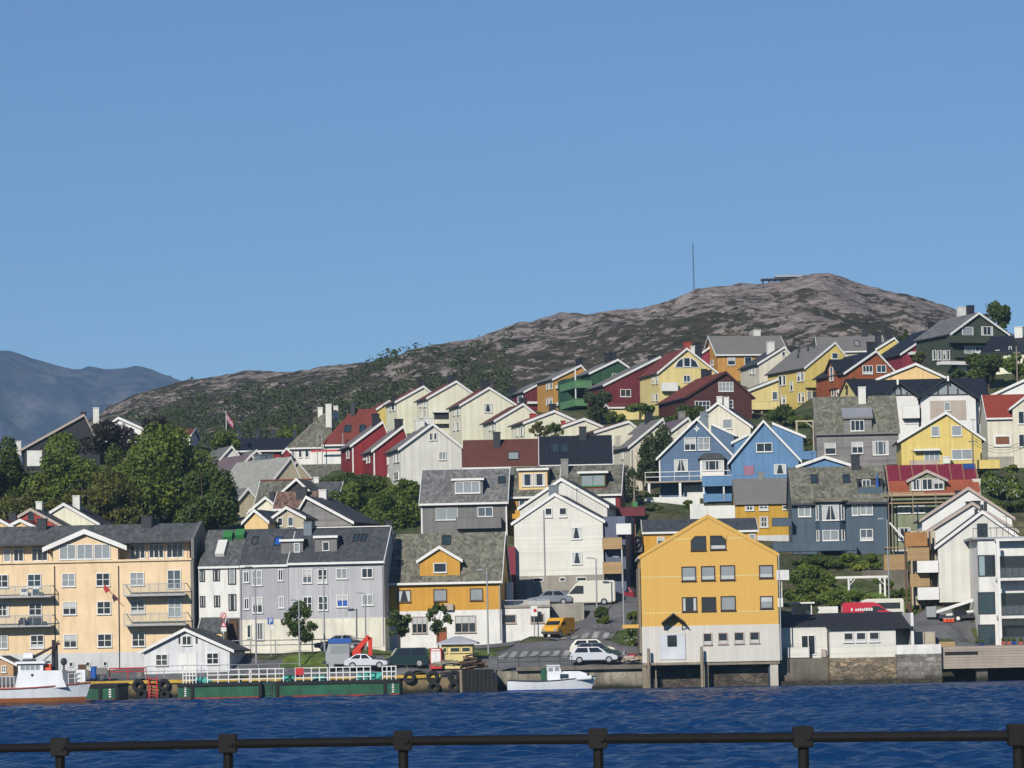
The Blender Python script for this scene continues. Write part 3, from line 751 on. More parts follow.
for x0, x1, yt, yb in ((-12, 51, 586, 597.8), (-12, 51.3, 615.2, 627.2), (123, 185, 583.5, 596), (123.8, 186, 613, 625.8)):
    h.balc(x0, x1, yt, yb, 1.5, STEEL, 'glass', railm=STEEL, nbar=7)
for px in (54.5, 118.5): h.pipe(px, 566, 670, r=.05)
h.chim(37.5, 46.7, 518.5, f=.4); h.chim(141.7, 151.7, 516, f=.4)
m = MB()                                                # a leaning flag staff on the wall, flag furled at its end
a = h.front(123, 606, -.05); c = h.front(104.5, 585.5, -1.6)
fs = m.tube((a.x, -.05, a.z), (c.x, -1.6, c.z), .035, n=6).build('flag_staff', RED_PAINT, h.root)
MB().prism([(c.x, -1.62, c.z + .1), (c.x + .55, -1.5, c.z - .45), (c.x + .1, -1.58, c.z - .75), (c.x - .1, -1.6, c.z - .3)], (0, .06, 0)).build('flag', mat('flag_cloth', sun(190, 60, 66), .8), fs)

# ---- pale grey terrace
h = House('terraced_house', 'white end of the grey terrace with deep-set windows and slate roof', 'house', 'E', 320.5, -6, 198.5, 239.5, 567.3, 530, 651, 10,
          WHITE_R, SLATE_D, found=2, og=0, oe=.15, barge=False, group='terrace on the quay street')
h.wins([(199.6, 570.4, 204.8, 581.6), (213, 569.6, 219.8, 581), (228.2, 567.6, 236, 584.5), (200, 596, 205.2, 607.2), (214, 595.4, 220, 607), (228.6, 594, 236.3, 610.5)], nc=1, frame=DARKWOOD, sill=False, cur='sides')
h.band(618, GREY_V, 'ground_storey', 218)
h.box(229, 238.5, 619, 646, -.09, -.04, DARKWOOD, 'passage_shade_panel'); h.door(230, 621, 236.5, 641, WOOD_BR, v=-.09)  # dark panel on the wall stands in for the recess shade
h.sky(252, 537.5, 258, 545)
a, n_, up_ = h.roofp(228, 550); 
o = MB().obox(a + Vector((-1.1, 0, 0)) - up_ * 1.1, (.9, 0, 0), up_ * 2.4, n_ * .35); o.build('roof_hatch', WHITE_R, h.roof)
for px, py in ((229, 538), (241, 536.5)):
    a, n_, up_ = h.roofp(px, py); MB().obox(a + Vector((-.5, 0, 0)) - up_ * .5, (.9, 0, 0), up_ * 1.1, n_ * .5).build('roof_vent', GREEN_BOX, h.roof)
h = House('terraced_house', 'cool grey middle house of the terrace with narrow white framed windows', 'house', 'E', 320, -6, 240, 288.3, 566, 529, 652, 10,
          GREYBLUE2, SLATE_B, found=2, og=0, oe=.15, barge=False, group='terrace on the quay street')
h.band(619.5, CREAM_G, 'ground_storey', 264)
h.wins([(243.5, 571.3, 249.2, 582.6), (278, 569.3, 283.4, 580.8), (244, 598, 249.4, 609.4), (278.8, 596.4, 284.4, 608)], nc=2)
h.wins([(252, 570.4, 262.2, 585.6), (252.6, 597.2, 262.8, 613)], nr=2)
h.win(247, 624.5, 251.3, 638, 1, 1, v=-.04); h.win(256, 622.5, 264, 640, 2, 1, v=-.04)
h.sky(274, 537.5, 282, 546, pane=BLUE_PAINT)
v0 = h.dormer(281, 303, 553.5, 541, GREY_V, SLATE_B, rise=.12, over=.12); h.win(294, 543, 300, 552.5, 1, 1, v=v0, sill=False)  # grey dormer replaces a roof recess, the recess shade put into its wall colour
h.chim(304, 312, 521.8, CHIM_BG, f=.42)
h.pipe(240.6, 568, 646, GREYBLUE2)
h = House('terraced_house', 'widest pale grey house of the terrace above cream garage doors', 'house', 'E', 319.5, -6, 288.6, 383.6, 562.8, 528, 651.5, 10,
          GREYBLUE, SLATE_B, found=2, og=.05, oe=.3, group='terrace on the quay street')
h.band(618.3, CREAM_G, 'ground_storey', 336)
h.wins([(302.6, 569.2, 312, 583.3), (317.7, 568.9, 327.4, 583.2), (303, 596.5, 312.4, 610.8), (318.2, 596, 328, 610.4)], nr=2)
h.wins([(336.2, 568.4, 347.6, 578.9), (361.6, 568, 373, 578)], cur='')
h.win(336.8, 595, 348.4, 607, pane=BLUE_PAINT, cur='half'); h.win(362, 594.6, 373.5, 605.3, pane=GLASS_L)
for x0, x1 in ((333, 356), (357.5, 380)): h.box(x0, x1, 621.5, 647.5, -.075, -.036, CREAM_G, 'garage_door')
v0 = h.dormer(315, 337, 551.5, 537.5, GREY_V, SLATE_B, rise=.12, over=.12); h.win(322.5, 541.5, 329.5, 551, 1, 1, v=v0, pane=GLASS, cur='', sill=False)  # dormer instead of a cut-in balcony, its grey standing for recess shade
h.sky(353, 534.8, 358.7, 542); h.sky(360.5, 534.6, 366.5, 541.8)
h.pipe(382.4, 566, 646, STEEL)
m = MB(); q = h.front(340, 527.5, 5); m.box(0, h.w, 4.8, 5.2, h.zr + .21, h.zr + .3); m.build('ridge_cap', WHITE, h.roof)

# ---- ochre house with gable dormer
h = House('ochre_house', 'ochre house with white ground floor and one gabled dormer in a mossy roof', 'house', 'E', 322, -5, 384.8, 500.5, 581.5, 533.3, 648.3, 9,
          OCHRE, SLATE_L, found=2.5, og=.15, oe=.35)
h.band(610.6, WHITE_R, 'ground_storey', 442)
h.win(397.3, 590, 411, 602.3, 1, 1, frame=WOOD_BR, pane=GLASS, cur='swag'); h.wins([(433.4, 589, 447, 601.4), (469.8, 588.2, 483, 600.6)], nc=1, frame=WOOD_BR, pane=GLASS_L)
v0 = h.dormer(420, 460, 575.5, 560, OCHRE, SLATE_L, yp=546.5, kind='gable', over=.28)
h.win(433.5, 562.8, 446.7, 572.6, 1, 1, v=v0, pane=GLASS, cur='')
h.sky(442, 536, 450.8, 545); h.sky(398, 560.5, 402.8, 566.6)
h.wins([(412, 616.4, 427.3, 633.3), (454.8, 615.4, 476, 632.6)], nc=3, v=-.04, frame=TAUPE, pane=GLASS, cur='half')
h.door(437.3, 627.5, 445.8, 643, mat('red_brown_door', sun(150, 78, 44), .5), v=-.04)
ac = h.box(445, 453.2, 603.8, 610.3, -.45, -.04, TAUPE, 'heat_pump', bevel=.03)
h.chim(385.6, 392.4, 521, f=.42); h.pipe(499.6, 582, 640, STEEL)
# ---- white parking deck with low windows
h = House('parking_deck', 'low white flat roofed garage with two dark windows and cars on its roof', 'garage', 'E', 322, -1, 500.8, 549.5, 608.2, 600, 641.5, 11, WHITE_R, CONC, found=1.5, og=0, oe=.0, barge=False, gut=False, t=.1)
bpy.data.objects.remove(h.roof)
h.roof = MB().box(-.1, h.w + .1, -.15, 11, h.hw + .002, h.hw + .25).build('deck_slab', CONC, h.root)
DECK = h; h.zr = h.hw + .25
for x0, x1 in ((500.8, 504), (523.6, 527.6), (546.4, 550)):
    h.box(x0, x1, 600.3, 606, -.1, .2, CONC_L, 'parapet_post')
MB().box(.3, h.w, -.06, -.02, h.zr + .45, h.zr + .52).build('parapet_rail', STEEL, h.root)
h.wins([(503, 614.5, 516, 623.3), (530.4, 613.6, 544, 622.9)], nc=1, frame=TAUPE, pane=GLASS, cur='')
a = h.front(506, 582, 4); c = h.front(513.2, 601, 4)
MB().box(a.x, c.x, 4, 5, h.zr + .002, a.z).build('stair_shed', WHITE, h.root)
q0, q1 = h.front(556, 606, 0), h.front(584, 604, 0)
wl = MB().box(h.w + .15, q1.x, 3.2, 3.6, -1.5, h.front(570, 603.5, 3.2).z).box(h.w + .15, h.w + .5, 3.602, 11, -1.5, h.hw)
tag(wl.build('retaining_wall', CONC, None), 'bare concrete retaining wall behind the yellow post van', 'retaining wall').matrix_world = Matrix.LocRotScale(h.o, Matrix.Rotation(h.a, 3, 'Z'), None)

# ---- white twin-gabled house
h = House('white_house', 'rear white gabled house with plain corrugated gable above its white neighbour', 'house', 'G', 343, -10, 519.8, 607, 508.8, 478.5, 575, 8, WHITE_V, SLATE_B, xp=561.5, og=.2, oe=.2, found=3)
h = House('white_house', 'tall white gabled house with four dark windows and side balconies above the parked van', 'house', 'G', 334, -9, 514, 602.6, 523.5, 493.6, 580, 8.5, WHITE_B, SLATE_B, xp=555, og=.15, oe=.2, found=2, gut=WHITE)
WH1 = h
h.wins([(545, 507.8, 552.3, 517.2), (559.2, 507.5, 566.8, 517)], nc=1, pane=GLASS, cur='low')
h.win(571, 527.2, 581.7, 539.2, 1, 1, pane=GLASS, cur='swag'); h.win(571.9, 552, 582.3, 564.2, 1, 1, pane=GLASS, cur='swag')
h.band(575.3, CONC, 'plinth', 558)
h.wins([(533.2, 577.8, 543.5, 582), (559.6, 577.3, 565.6, 581.6), (576.4, 577, 586.8, 581.3)], nc=1, v=-.035, pane=GLASS, cur='', sill=False)
h.pipe(543.6, 510, 576, STEEL); h.chim(549, 558, 485, CHIM_BG, f=.7)
# side balconies of that house, on its far right wall
U = h.w
zz = lambda py: h.front(602, py).z
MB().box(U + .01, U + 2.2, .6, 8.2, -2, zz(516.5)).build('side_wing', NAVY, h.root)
for yt, yb in ((538, 549), (562.3, 573.6)):
    b = MB().box(U + .02, U + 2.0, -.75, .6, zz(yb), zz(yb) + .15).build('balcony', WHITE, h.root)
    MB().box(U + .02, U + 2.02, -.82, -.752, zz(yb) - .05, zz(yt)).build('parapet', WOOD, b)
    MB().box(U + 1.93, U + 2.02, -.75, -.6, zz(yb + 14), zz(yb)).build('balcony_post', WHITE, b)
MB().box(U + 1.4, U + 2.9, -.3, .58, zz(535), zz(524.2)).build('wind_screen', WHITE, h.root)

# ---- small slate house behind the warehouse
h = House('slate_roofed_house', 'low ochre house with dark slate roof peeping over the yellow warehouse', 'house', 'E', 338, -1, 643.5, 757, 533.2, 519, 556, 8, OCHRE, SLATE_B, og=.1, oe=.2)
h.win(657, 537, 664.7, 545.4, 1, 1); h.win(749, 534, 755.5, 541, 1, 1)

# ---- white stepped gables and the modern block
G3 = 'stepped white gables above the timber quay'
h = House('gabled_townhouse', 'rearmost and tallest of the stepped white gables, behind the scaffolded balconies', 'house', 'G', 334, -3, 922, 1012, 520, 487.3, 600, 7.5, WHITE, TILE_PU, trim=TAUPE, xp=968, og=.25, oe=.25, group=G3)
h.chim(955, 965, 490.3, f=.15)
h = House('gabled_townhouse', 'middle one of the stepped white gables with paired black chimneys', 'house', 'G', 325, -3, 927, 1016, 533, 502.5, 600, 7.5, WHITE, TILE_PU, trim=TAUPE, xp=972, og=.25, oe=.25, group=G3)
h.chim(966, 971.4, 501.5, f=.3); h.chim(972, 980, 500.8, f=.3)
h = House('gabled_townhouse', 'nearest of the stepped white gables, plain cream boards with a roof terrace', 'house', 'G', 316, -3, 937.8, 1027, 546.5, 511, 600.5, 8, WHITE_V, SLATE_B, xp=982, og=.25, oe=.3, found=.1, group=G3, gut=STEEL_D)
TH = h
for px, py in ((954.5, 523.5), (958.5, 520), (963, 517)):
    a = h.roofp(px, py, 'L')[0]; MB().tube((a.x, 1.2, a.z - .3), (a.x, 1.2, a.z + .55), .16, n=8).build('roof_vent', STEEL_D, h.roof)
h.win(977, 523.4, 987.4, 538, 1, 1, frame=STEEL_D, pane=GLASS, cur='')
MB().box(.3, h.w * .42, 2.2, 7.5, -3.5, -.11).build('carport_wall', PEACH, h.root)
for px in (909, 940.5):
    a = h.front(px, 605, 1.0); MB().box(a.x - .12, a.x + .12, .9, 1.14, -3.5, -.1).build('carport_post', WOOD_BR, h.root)
# balconies on its left flank, one above the other
for k, (x0, x1, yt, yb, m_) in enumerate(((904.8, 927.5, 532.5, 546, WOOD_O), (907, 929.5, 547.8, 560.5, WOOD), (917, 940, 561, 572.3, WHITE), (910, 930, 574, 586.5, WOOD), (917.5, 940.5, 587.5, 599.5, WHITE))):
    vv = .4 + .12 * k if m_ is not WHITE else -.2
    a, c = h.front(x0, yt, vv), h.front(x1, yb, vv)
    b = MB().box(a.x, min(c.x, -.02), vv, vv + .08, c.z, a.z).build('balcony', m_, h.root)
    if m_ is WHITE: MB().box(a.x, -.02, vv + .083, 2.6, c.z + .02, c.z + .16).build('balcony_floor', WOOD_GR, b)
a = h.front(912, 600, 2.4); MB().box(a.x, -.02, 2.4, 2.6, a.z - .5, h.front(912, 531, 2.4).z).build('stair_wall', BEIGE, h.root)
m = MB()
for px in (905.5, 910, 919, 925.5, 930.5):
    a = h.front(px, 560, 1.0); m.box(a.x - .08, a.x + .08, 1.1, 1.24, -3, h.front(px, 531, 1).z)
m.build('balcony_frame', WOOD_BR, h.root)
a = h.front(932, 560, 1.6); MB().box(a.x - .9, -.02, 2.7, 2.9, h.front(930, 600, 2.7).z, h.front(930, 548, 2.7).z).build('stair_wall', WHITE, h.root)
h = House('modern_block', 'modern white flat block with glazed balconies on the timber quay', 'apartment block', 'E', 309, -1, 977.5, 1062, 539.5, 536, 646, 9, WHITE_R, CONC, found=1, og=0, oe=0, barge=False, gut=False, ground=True)
bpy.data.objects.remove(h.roof); MOD = h
h.roof = MB().box(-.5, h.w, -.35, 9, h.hw + .002, h.hw + .2).build('roof_slab', STEEL, h.root)
rl = MB(); zt = h.front(1000, 527.5, -.3).z
rl.box(-.45, h.w, -.32, -.27, zt - .06, zt)
for i in range(40): u = -.44 + i * .55; rl.box(u, u + .04, -.31, -.28, h.hw + .21, zt - .061)
rl.build('terrace_railing', STEEL_D, h.root)
u1 = h.front(995.3, 580).x; u2 = h.front(998.2, 580).x
for k, (y0, y1, pn) in enumerate(((555, 576.3, GLASS_T), (592, 614, GLASS_N), (624.4, 645.4, GLASS_N))):
    f = h.win(978, y0, 995, y1, 1, 1, frame=STEEL_D, pane=pn, cur='', sill=False)
    if k == 0:
        z0, z1 = h.front(985, y1).z, h.front(985, y0).z
        MB().box(u1 - .95, u1 - .02, -.045, -.025, z0 + .05, z1 - .05).build('dark_pane', GLASS, f)
    # loggia: dark glazed back wall, slab, rail
    z0, z1 = h.front(1010, y1 + 1.5).z, h.front(1010, y0 + 1).z
    lg = MB().box(u2 + .05, h.w - .05, -.04, -.003, z0, z1).build('loggia_glazing', GLASS, h.root)
    m = MB()
    for i in range(1, 6): m.box(u2 + i * 1.3, u2 + i * 1.3 + .05, -.075, -.042, z0, z1)
    m.build('mullion', STEEL_D, lg)
    b = MB().box(u1, h.w, -1.7, -.08, z0 - .28, z0 - .02).build('balcony', WHITE_R, h.root)
    rl = MB(); rl.box(u1 + .1, h.w, -1.68, -1.63, z0 + .95, z0 + 1.0)
    for i in range(11): rl.box(u1 + .12 + i * .62, u1 + .16 + i * .62, -1.67, -1.64, z0 - .018, z0 + .949)
    rl.build('railing', STEEL_D, b)
    MB().box(u1 + .15, h.w, -1.62, -1.605, z0 + .05, z0 + .9).build('glass_panel', CLEAR, b)
MB().box(u1, h.w, -1.2, -.004, h.hw - .22, h.hw - .003).build('canopy', WHITE_R, h.root)
MB().box(u1 - .02, u2 - .02, -1.74, -1.5, -1, h.hw - .23).build('column', WHITE, h.root)
# ================================================================== SECOND ROW
h = House('grey_house', 'grey boarded house with shed dormer and slate roof above the ochre house', 'house', 'E', 350, -3, 421, 506.5, 502.5, 469.5, 532, 9, GREY_V, SLATE_G, found=3.5, og=.15, oe=.4)
v0 = h.dormer(453, 483, 496, 480, GREY_V, SLATE_G, over=.15, rise=.2)
h.win(455, 481.5, 480.3, 493.3, 3, 1, v=v0, pane=GLASS_L); h.sky(498, 477, 505.5, 483.6)
h.win(435.8, 508, 458, 520, 2, 1, pane=GLASS_L, cur='', fw=.05); h.win(477.6, 507, 493, 516.7)
h.balc(456.6, 501, 517.5, 528.2, 1.2, GREY_V); h.corners()
G2 = 'semi-detached pair above the white house'
h = House('semi_detached_house', 'ochre half of the semi-detached pair, beside the grey house', 'house', 'E', 352, -5, 508.2, 559.5, 496.3, 466.5, 530, 9, OCHRE, SLATE, og=.05, oe=.35, group=G2, found=4)
v0 = h.dormer(519, 547.5, 489.5, 470, PEACH, SLATE, over=.2, rise=.15, trim=WHITE); h.wins([(522, 473.5, 533, 486.2), (534, 473.2, 545, 486)], nc=1, v=v0, pane=GLASS, cur='sides')
h.win(517.5, 498.5, 527, 509, 1, 1, frame=WOOD_BR); h.balc(505.6, 527, 510.5, 518.5, 1.1, OCHRE)
h = House('semi_detached_house', 'dark red half of the semi-detached pair with green trim and red balcony', 'house', 'E', 351.2, -5, 560, 620.5, 494.5, 465.3, 530, 9, MAROON, SLATE, trim=WHITE, og=.1, oe=.35, group=G2, found=4)
v0 = h.dormer(580.5, 606, 488.5, 473, RED_V, SLATE_B, over=.3, rise=.2); h.win(580.8, 474.3, 605, 486.2, 2, 1, v=v0, frame=GREEN_BOX, pane=GLASS_L, cur='')
h.chim(561, 568.2, 459, CHIM_GR, f=.35)
h.box(597, 615.5, 497.2, 508, -.06, -.01, WHITE, 'white_panel'); h.box(616, 619.5, 496, 512, -.12, 0, RED_V, 'corner_post')
b = h.balc(607, 644.5, 507.6, 516, 3.0, MAROON, slab=GREEN_L)
for px in (630.5, 634): a = h.front(px, 540, -2.6); MB().tube((a.x, -2.6, a.z - 1), (a.x, -2.6, h.front(px, 516, -2.6).z), .12, n=6).build('balcony_post', MAROON, h.root)
h.box(632.5, 637.5, 502, 508, -2.5, -2.1, GREEN_BOX, 'planter_box')
# brown and black roofed pair
G4 = 'pair of long roofs behind the grey house'
h = House('row_house', 'long house showing only its brown tiled roof, above the grey house', 'house', 'E', 374, -1, 462.6, 539.6, 468, 439.6, 500, 9, BEIGE, TILE_BR, og=.05, oe=.2, group=G4, barge=False)
h.chim(493, 500.2, 432, f=.38); h.sky(507.7, 452.4, 519, 460.2, pane=GLASS_L)
h = House('row_house', 'long house showing only its black tiled roof with a double skylight', 'house', 'E', 374, -1, 540, 612, 465.5, 435.8, 500, 9, BEIGE, TILE_BK, og=.1, oe=.2, group=G4)
h.chim(579, 586.3, 426.6, f=.45); h.sky(551.3, 444.6, 559, 453); h.sky(560.5, 444.4, 568.6, 452.8)
# slate-blue house with bay
h = House('blue_grey_house', 'slate blue house with a central bay and recessed roof balcony', 'house', 'E', 354, -2, 791.8, 886.5, 501.8, 466.8, 552, 9, BLUE3, SLATE_L, og=.1, oe=.45, found=2.5, gut=STEEL_D, trim=STEEL_D)
BG = h
h.wins([(798, 506, 811, 516.8), (859.6, 504.2, 872.8, 515), (860, 529, 873, 540.6)]); h.win(851.8, 504.5, 858.2, 515.6, 1, 1)
u0, u1 = h.front(820, 520, -1.0).x, h.front(840, 520, -1.0).x; b0, b1 = h.front(815.5, 520).x, h.front(846, 520).x
bay = MB().prism([(b0, 0, -2), (u0, -1.0, -2), (u1, -1.0, -2), (b1, 0, -2)], (0, 0, 2 + h.hw - .15)).build('bay', BLUE3, h.root)
MB().prism([(b0 - .3, -.4, h.hw - .14), (u0 - .25, -1.4, h.hw - .14), (u1 + .25, -1.4, h.hw - .14), (b1 + .3, -.4, h.hw - .14)], (0, 0, .16)).build('bay_roof', SLATE_L, bay)
h.win(822, 505.2, 839, 520.4, 2, 1, v=-1.0, pane=GLASS, cur='swag'); h.win(822.4, 530, 838.8, 540.6, 2, 1, v=-1.0, pane=GLASS_L)
dv = Vector((u0 - b0, -1.0, 0)); L_ = dv.length; dv.normalize(); nn = Vector((dv.y, -dv.x, 0))
for y0, y1 in ((505.5, 520.5), (530.3, 541)):
    z0, z1 = h.front(818, y1).z, h.front(818, y0).z
    window(h.root, Vector((b0, 0, z0)) + dv * L_ * .25, dv, Z3, nn if nn.y < 0 else -nn, L_ * .55, z1 - z0, 1, 1, pane=GLASS, cur='')
    dv2 = Vector((b1 - u1, 1.0, 0)).normalized(); n2 = Vector((dv2.y, -dv2.x, 0))
    window(h.root, Vector((u1, -1.0, z0)) + dv2 * L_ * .2, dv2, Z3, n2 if n2.y < 0 else -n2, L_ * .55, z1 - z0, 1, 1, pane=GLASS, cur='')
h.sky(810.4, 475.2, 818, 483.4); h.sky(842.6, 475.2, 850, 483.4); h.chim(851, 859.4, 455, f=.47)
v0 = h.roofp(870, 493)[0].y
a, c = h.front(858, 493.5, v0), h.front(882.5, 478, v0)
lg = MB().box(a.x, c.x, v0 - .06, v0 + .05, a.z - .1, a.z + .65).build('roof_balcony', BLUE3, h.root)
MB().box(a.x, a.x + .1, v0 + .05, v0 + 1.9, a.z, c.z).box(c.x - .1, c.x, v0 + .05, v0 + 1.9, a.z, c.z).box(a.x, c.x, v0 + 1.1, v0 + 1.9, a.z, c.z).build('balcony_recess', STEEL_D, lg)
MB().box(a.x - .05, c.x + .05, v0 + .9, v0 + 2.0, c.z + .002, c.z + .12).build('recess_roof', SLATE_L, lg)
h.win(862, 479.5, 870.5, 489, 2, 1, v=v0 + 1.08, sill=False, cur=''); 
m = MB(); q = h.front(877.3, 478, v0 + .3); m.tube((q.x, v0 + .3, a.z), (q.x, v0 + .3, q.z + .6), .03, n=5); m.tube((q.x, v0 + .3, q.z - 1.2), (q.x, v0 + .3, q.z + .5), .2, .05, 7); m.build('parasol', BLUE_PAINT, lg)
b = h.balc(773.5, 856, 542, 550.8, 3.2, BLUE3, slab=WOOD_BR, v=-1.0)
for px in (779, 800, 820, 852): a = h.front(px, 552, -4.0); MB().box(a.x - .08, a.x + .08, -4.05, -3.9, a.z - 3.4, a.z - .0).build('terrace_post', WOOD_BR, h.root)
h.balc(773, 791.2, 518.3, 526, 1.6, BLUE3); h.corners(BLUE3)
# mustard house
h = House('mustard_house', 'mustard yellow house with plain grey roof between the two blue houses and slate blue one', 'house', 'E', 364, -2, 735, 791, 503, 478.5, 541, 8, MUSTARD, GREY_R, og=.05, oe=.25, found=3, trim=GREY_R)
h.wins([(745, 502.6, 754, 510.6), (759, 502.3, 768.2, 510.4), (782.4, 502, 791, 509.6), (759.6, 516.6, 768.2, 527.2)], nr=2); h.band(535.5, PLINTH_W, 'plinth', 760); h.chim(758, 763.5, 472, CHIM_GR, f=.5)
h = House('blue_house', 'small sky blue gable just showing over the slate blue house roof', 'house', 'G', 368, -2, 797.5, 851, 467.2, 456.2, 500, 2.5, BLUE2, SLATE_L, og=.3, oe=.2)
# sage green house under renovation
h = House('sage_house', 'sage green house being re-roofed, crimson tarpaulin over bare red battens', 'house', 'E', 355, -2, 890.5, 979, 494, 465, 555, 8.5, SAGE, BRICKRED, og=.1, oe=.3, found=2.5, trim=TAUPE)
SG = h
a = h.roofp(893, 481)[0]; n_ = h.roofp(893, 481)[1]; up_ = h.roofp(893, 481)[2]; top = (h.vr - a.y) / up_.y
m = MB().obox(Vector((-.12, a.y, a.z)) + n_ * .004, (h.w + .24, 0, 0), up_ * top, n_ * .05); tp = m.build('roof_tarpaulin', TARP_RED, h.roof)
m = MB()
for i in range(8): m.obox(Vector((-.1 + i * (h.w + .1) / 7, a.y, a.z)) + n_ * .056, (.06, 0, 0), up_ * top, n_ * .03)
m.build('batten', WOOD, tp)
q0, q1 = h.roofp(963, 467)[0], h.roofp(981, 467)[0]
MB().obox(Vector((q0.x, h.vr - up_.y * 1.1, h.zr + h.t - up_.z * 1.1)) + n_ * .09, (h.w - q0.x, 0, 0), up_ * 1.05, n_ * .02).build('blue_sheet', TARP_BLUE, tp)
v0 = h.dormer(909.5, 945, 491.5, 480, SAGE, BRICKRED, yp=470.5, kind='gable', over=.3)
h.wins([(911.5, 479, 921, 490.2), (922, 478.6, 932.5, 490), (933.5, 478.6, 943.5, 489.6)], v=v0)
h.chim(972.2, 980, 479, CHIM_WH, f=.2)
h.wins([(897.7, 506, 910.2, 513.6), (912.6, 505.6, 924.8, 513.2), (898, 527.6, 910.4, 540.4)])
h.band(549, PLINTH_W, 'plinth', 930)

# ================================================================== THIRD ROW
h = House('white_hillside_house', 'white gabled house with grey roof beside the two red houses', 'house', 'G', 384, 12, 400.3, 461.5, 448.5, 423.5, 482, 9, WHITE_V, GREY_R, xp=432, og=.3, oe=.3, found=5, trim=WHITE)
h.wins([(429.3, 433, 432.3, 440.4), (433.6, 432.8, 436.6, 440.2)], nc=1, pane=GLASS, cur=''); h.win(438.6, 451.8, 446, 460)
for x0, x1, y0, y1 in ((385.6, 388.6, 453.6, 464.6), (394, 396, 452, 462.5), (397, 399.4, 451.6, 462), (386, 388.6, 474, 482), (394, 399, 472, 480)): h.swin(x0, y0, x1, y1)
h.chim(455 - 40, 455 - 31, 420, CHIM_WH, f=.8); h.chim(424, 433, 417.5, CHIM_WH, f=.9)
GR = 'red houses in the hillside row'
h = House('red_house', 'further red gabled house with white corner boards, nearer the scaffolded roof', 'house', 'G', 402, 12, 352.3, 391, 445.3, 421.3, 474, 9, RED_V, GREY_R, xp=382.5, og=.25, oe=.3, found=5, group=GR)
h.corners(); h.swin(347, 450, 349.4, 458.5); h.chim(372.3, 379, 413.8, f=.25)
h = House('red_house', 'nearer red gabled house with white corner boards, touching the white gable', 'house', 'G', 394, 12, 373.6, 411, 450.2, 426, 478, 7.5, RED_V, GREY_R, xp=402.8, og=.25, oe=.3, found=5, group=GR)
h.corners(); h.swin(363, 453, 365.5, 460); h.swin(367, 455, 370, 463); h.chim(394.8, 402.5, 419, f=.25)
# cream chain, from the far end to the near one
GC = 'cream gabled houses stepping along the hillside'
def cream(Y, x0, x1, ye, yp, yb, xp, label, roof=TILE_MR, wall=CREAM_V, a=15, dep=7, nm='cream_house', cat='house', g=GC, **k):
    return House(nm, label, cat, 'G', Y, a, x0, x1, ye, yp, yb, dep, wall, roof, xp=xp, og=.2, oe=.3, group=g, found=5, **k)
h = cream(470, 368.8, 408, 414.8, 400.5, 438, 389, 'yellow gable at the far upper end of the cream row', TILE_RED, YELLOW)
h.swin(364, 417, 366, 421)
h = cream(461, 396.8, 441, 401.8, 386, 434, 423.2, 'farthest cream gable of the row, with a black chimney by the hill')
h.swin(389.8, 405, 391.6, 411); h.swin(393, 404.4, 395, 410.5); h.chim(419, 424.6, 380, f=.25); h.chim(392, 396, 396, f=.3, dp=.4)
h = cream(452, 428.3, 478, 398, 381, 436, 455.8, 'cream gable with a recessed balcony in its wall, second along the row')
h.chim(448, 456.5, 375.3, f=.25); h.swin(420, 401, 421.6, 407); h.swin(424, 400, 426, 407); h.swin(420.4, 411, 422, 418); h.swin(424.4, 410, 426.4, 417.6)
h.box(434, 450.5, 412.6, 419.6, -.02, .0, STEEL_D, 'balcony_shade_panel'); h.balc(433.6, 450.4, 419.8, 423.6, .8, CREAM_V); h.box(433, 452, 410.6, 412.4, -.5, -.003, WHITE, 'awning')  # flat dark sheet painted as the shade inside the balcony recess
h = cream(443, 461.2, 514.5, 405, 387.4, 446, 488.6, 'cream gable with one square window high in its wall')
h.win(483.8, 403.8, 492, 412.3, 1, 1, pane=GLASS, cur='swag'); h.chim(480.8, 490, 380.4, f=.25)
for y in (408, 423): h.swin(453.4, y, 455, y + 7.5); h.swin(457, y - 1, 459.4, y + 7)
h = cream(434, 496, 542, 420.6, 403.6, 452, 522.6, 'cream gable with brown roof just below the square-windowed one', TILE_BR)
h.chim(520, 525.8, 398.2, f=.25); h.swin(489.3, 424.5, 490.7, 430.5); h.swin(492.4, 423.8, 494.4, 430)
h = cream(426, 525, 578.4, 423, 410.6, 452, 553.8, 'cream gable behind the two young birches')
h.chim(549.3, 555.6, 404, f=.3); h.swin(516.5, 427, 518, 436); h.swin(521, 426.5, 523, 435.5); h.chim(530, 536, 413.6, mat('red_chimney_brick', sun(160, 70, 56), .8, 'concrete'), f=.6)
h = cream(418, 563, 600.5, 427, 418.4, 452, 583.6, 'lowest cream gable just over the black roof', dep=7)
h.chim(561.5, 564.4, 420.6, mat('red_chimney_brick', sun(160, 70, 56), .8), f=.5)
h = cream(410, 596, 641, 432.4, 421, 470, 628, 'cream house end of the row beside the black roof, with tall cream wall', dep=8)
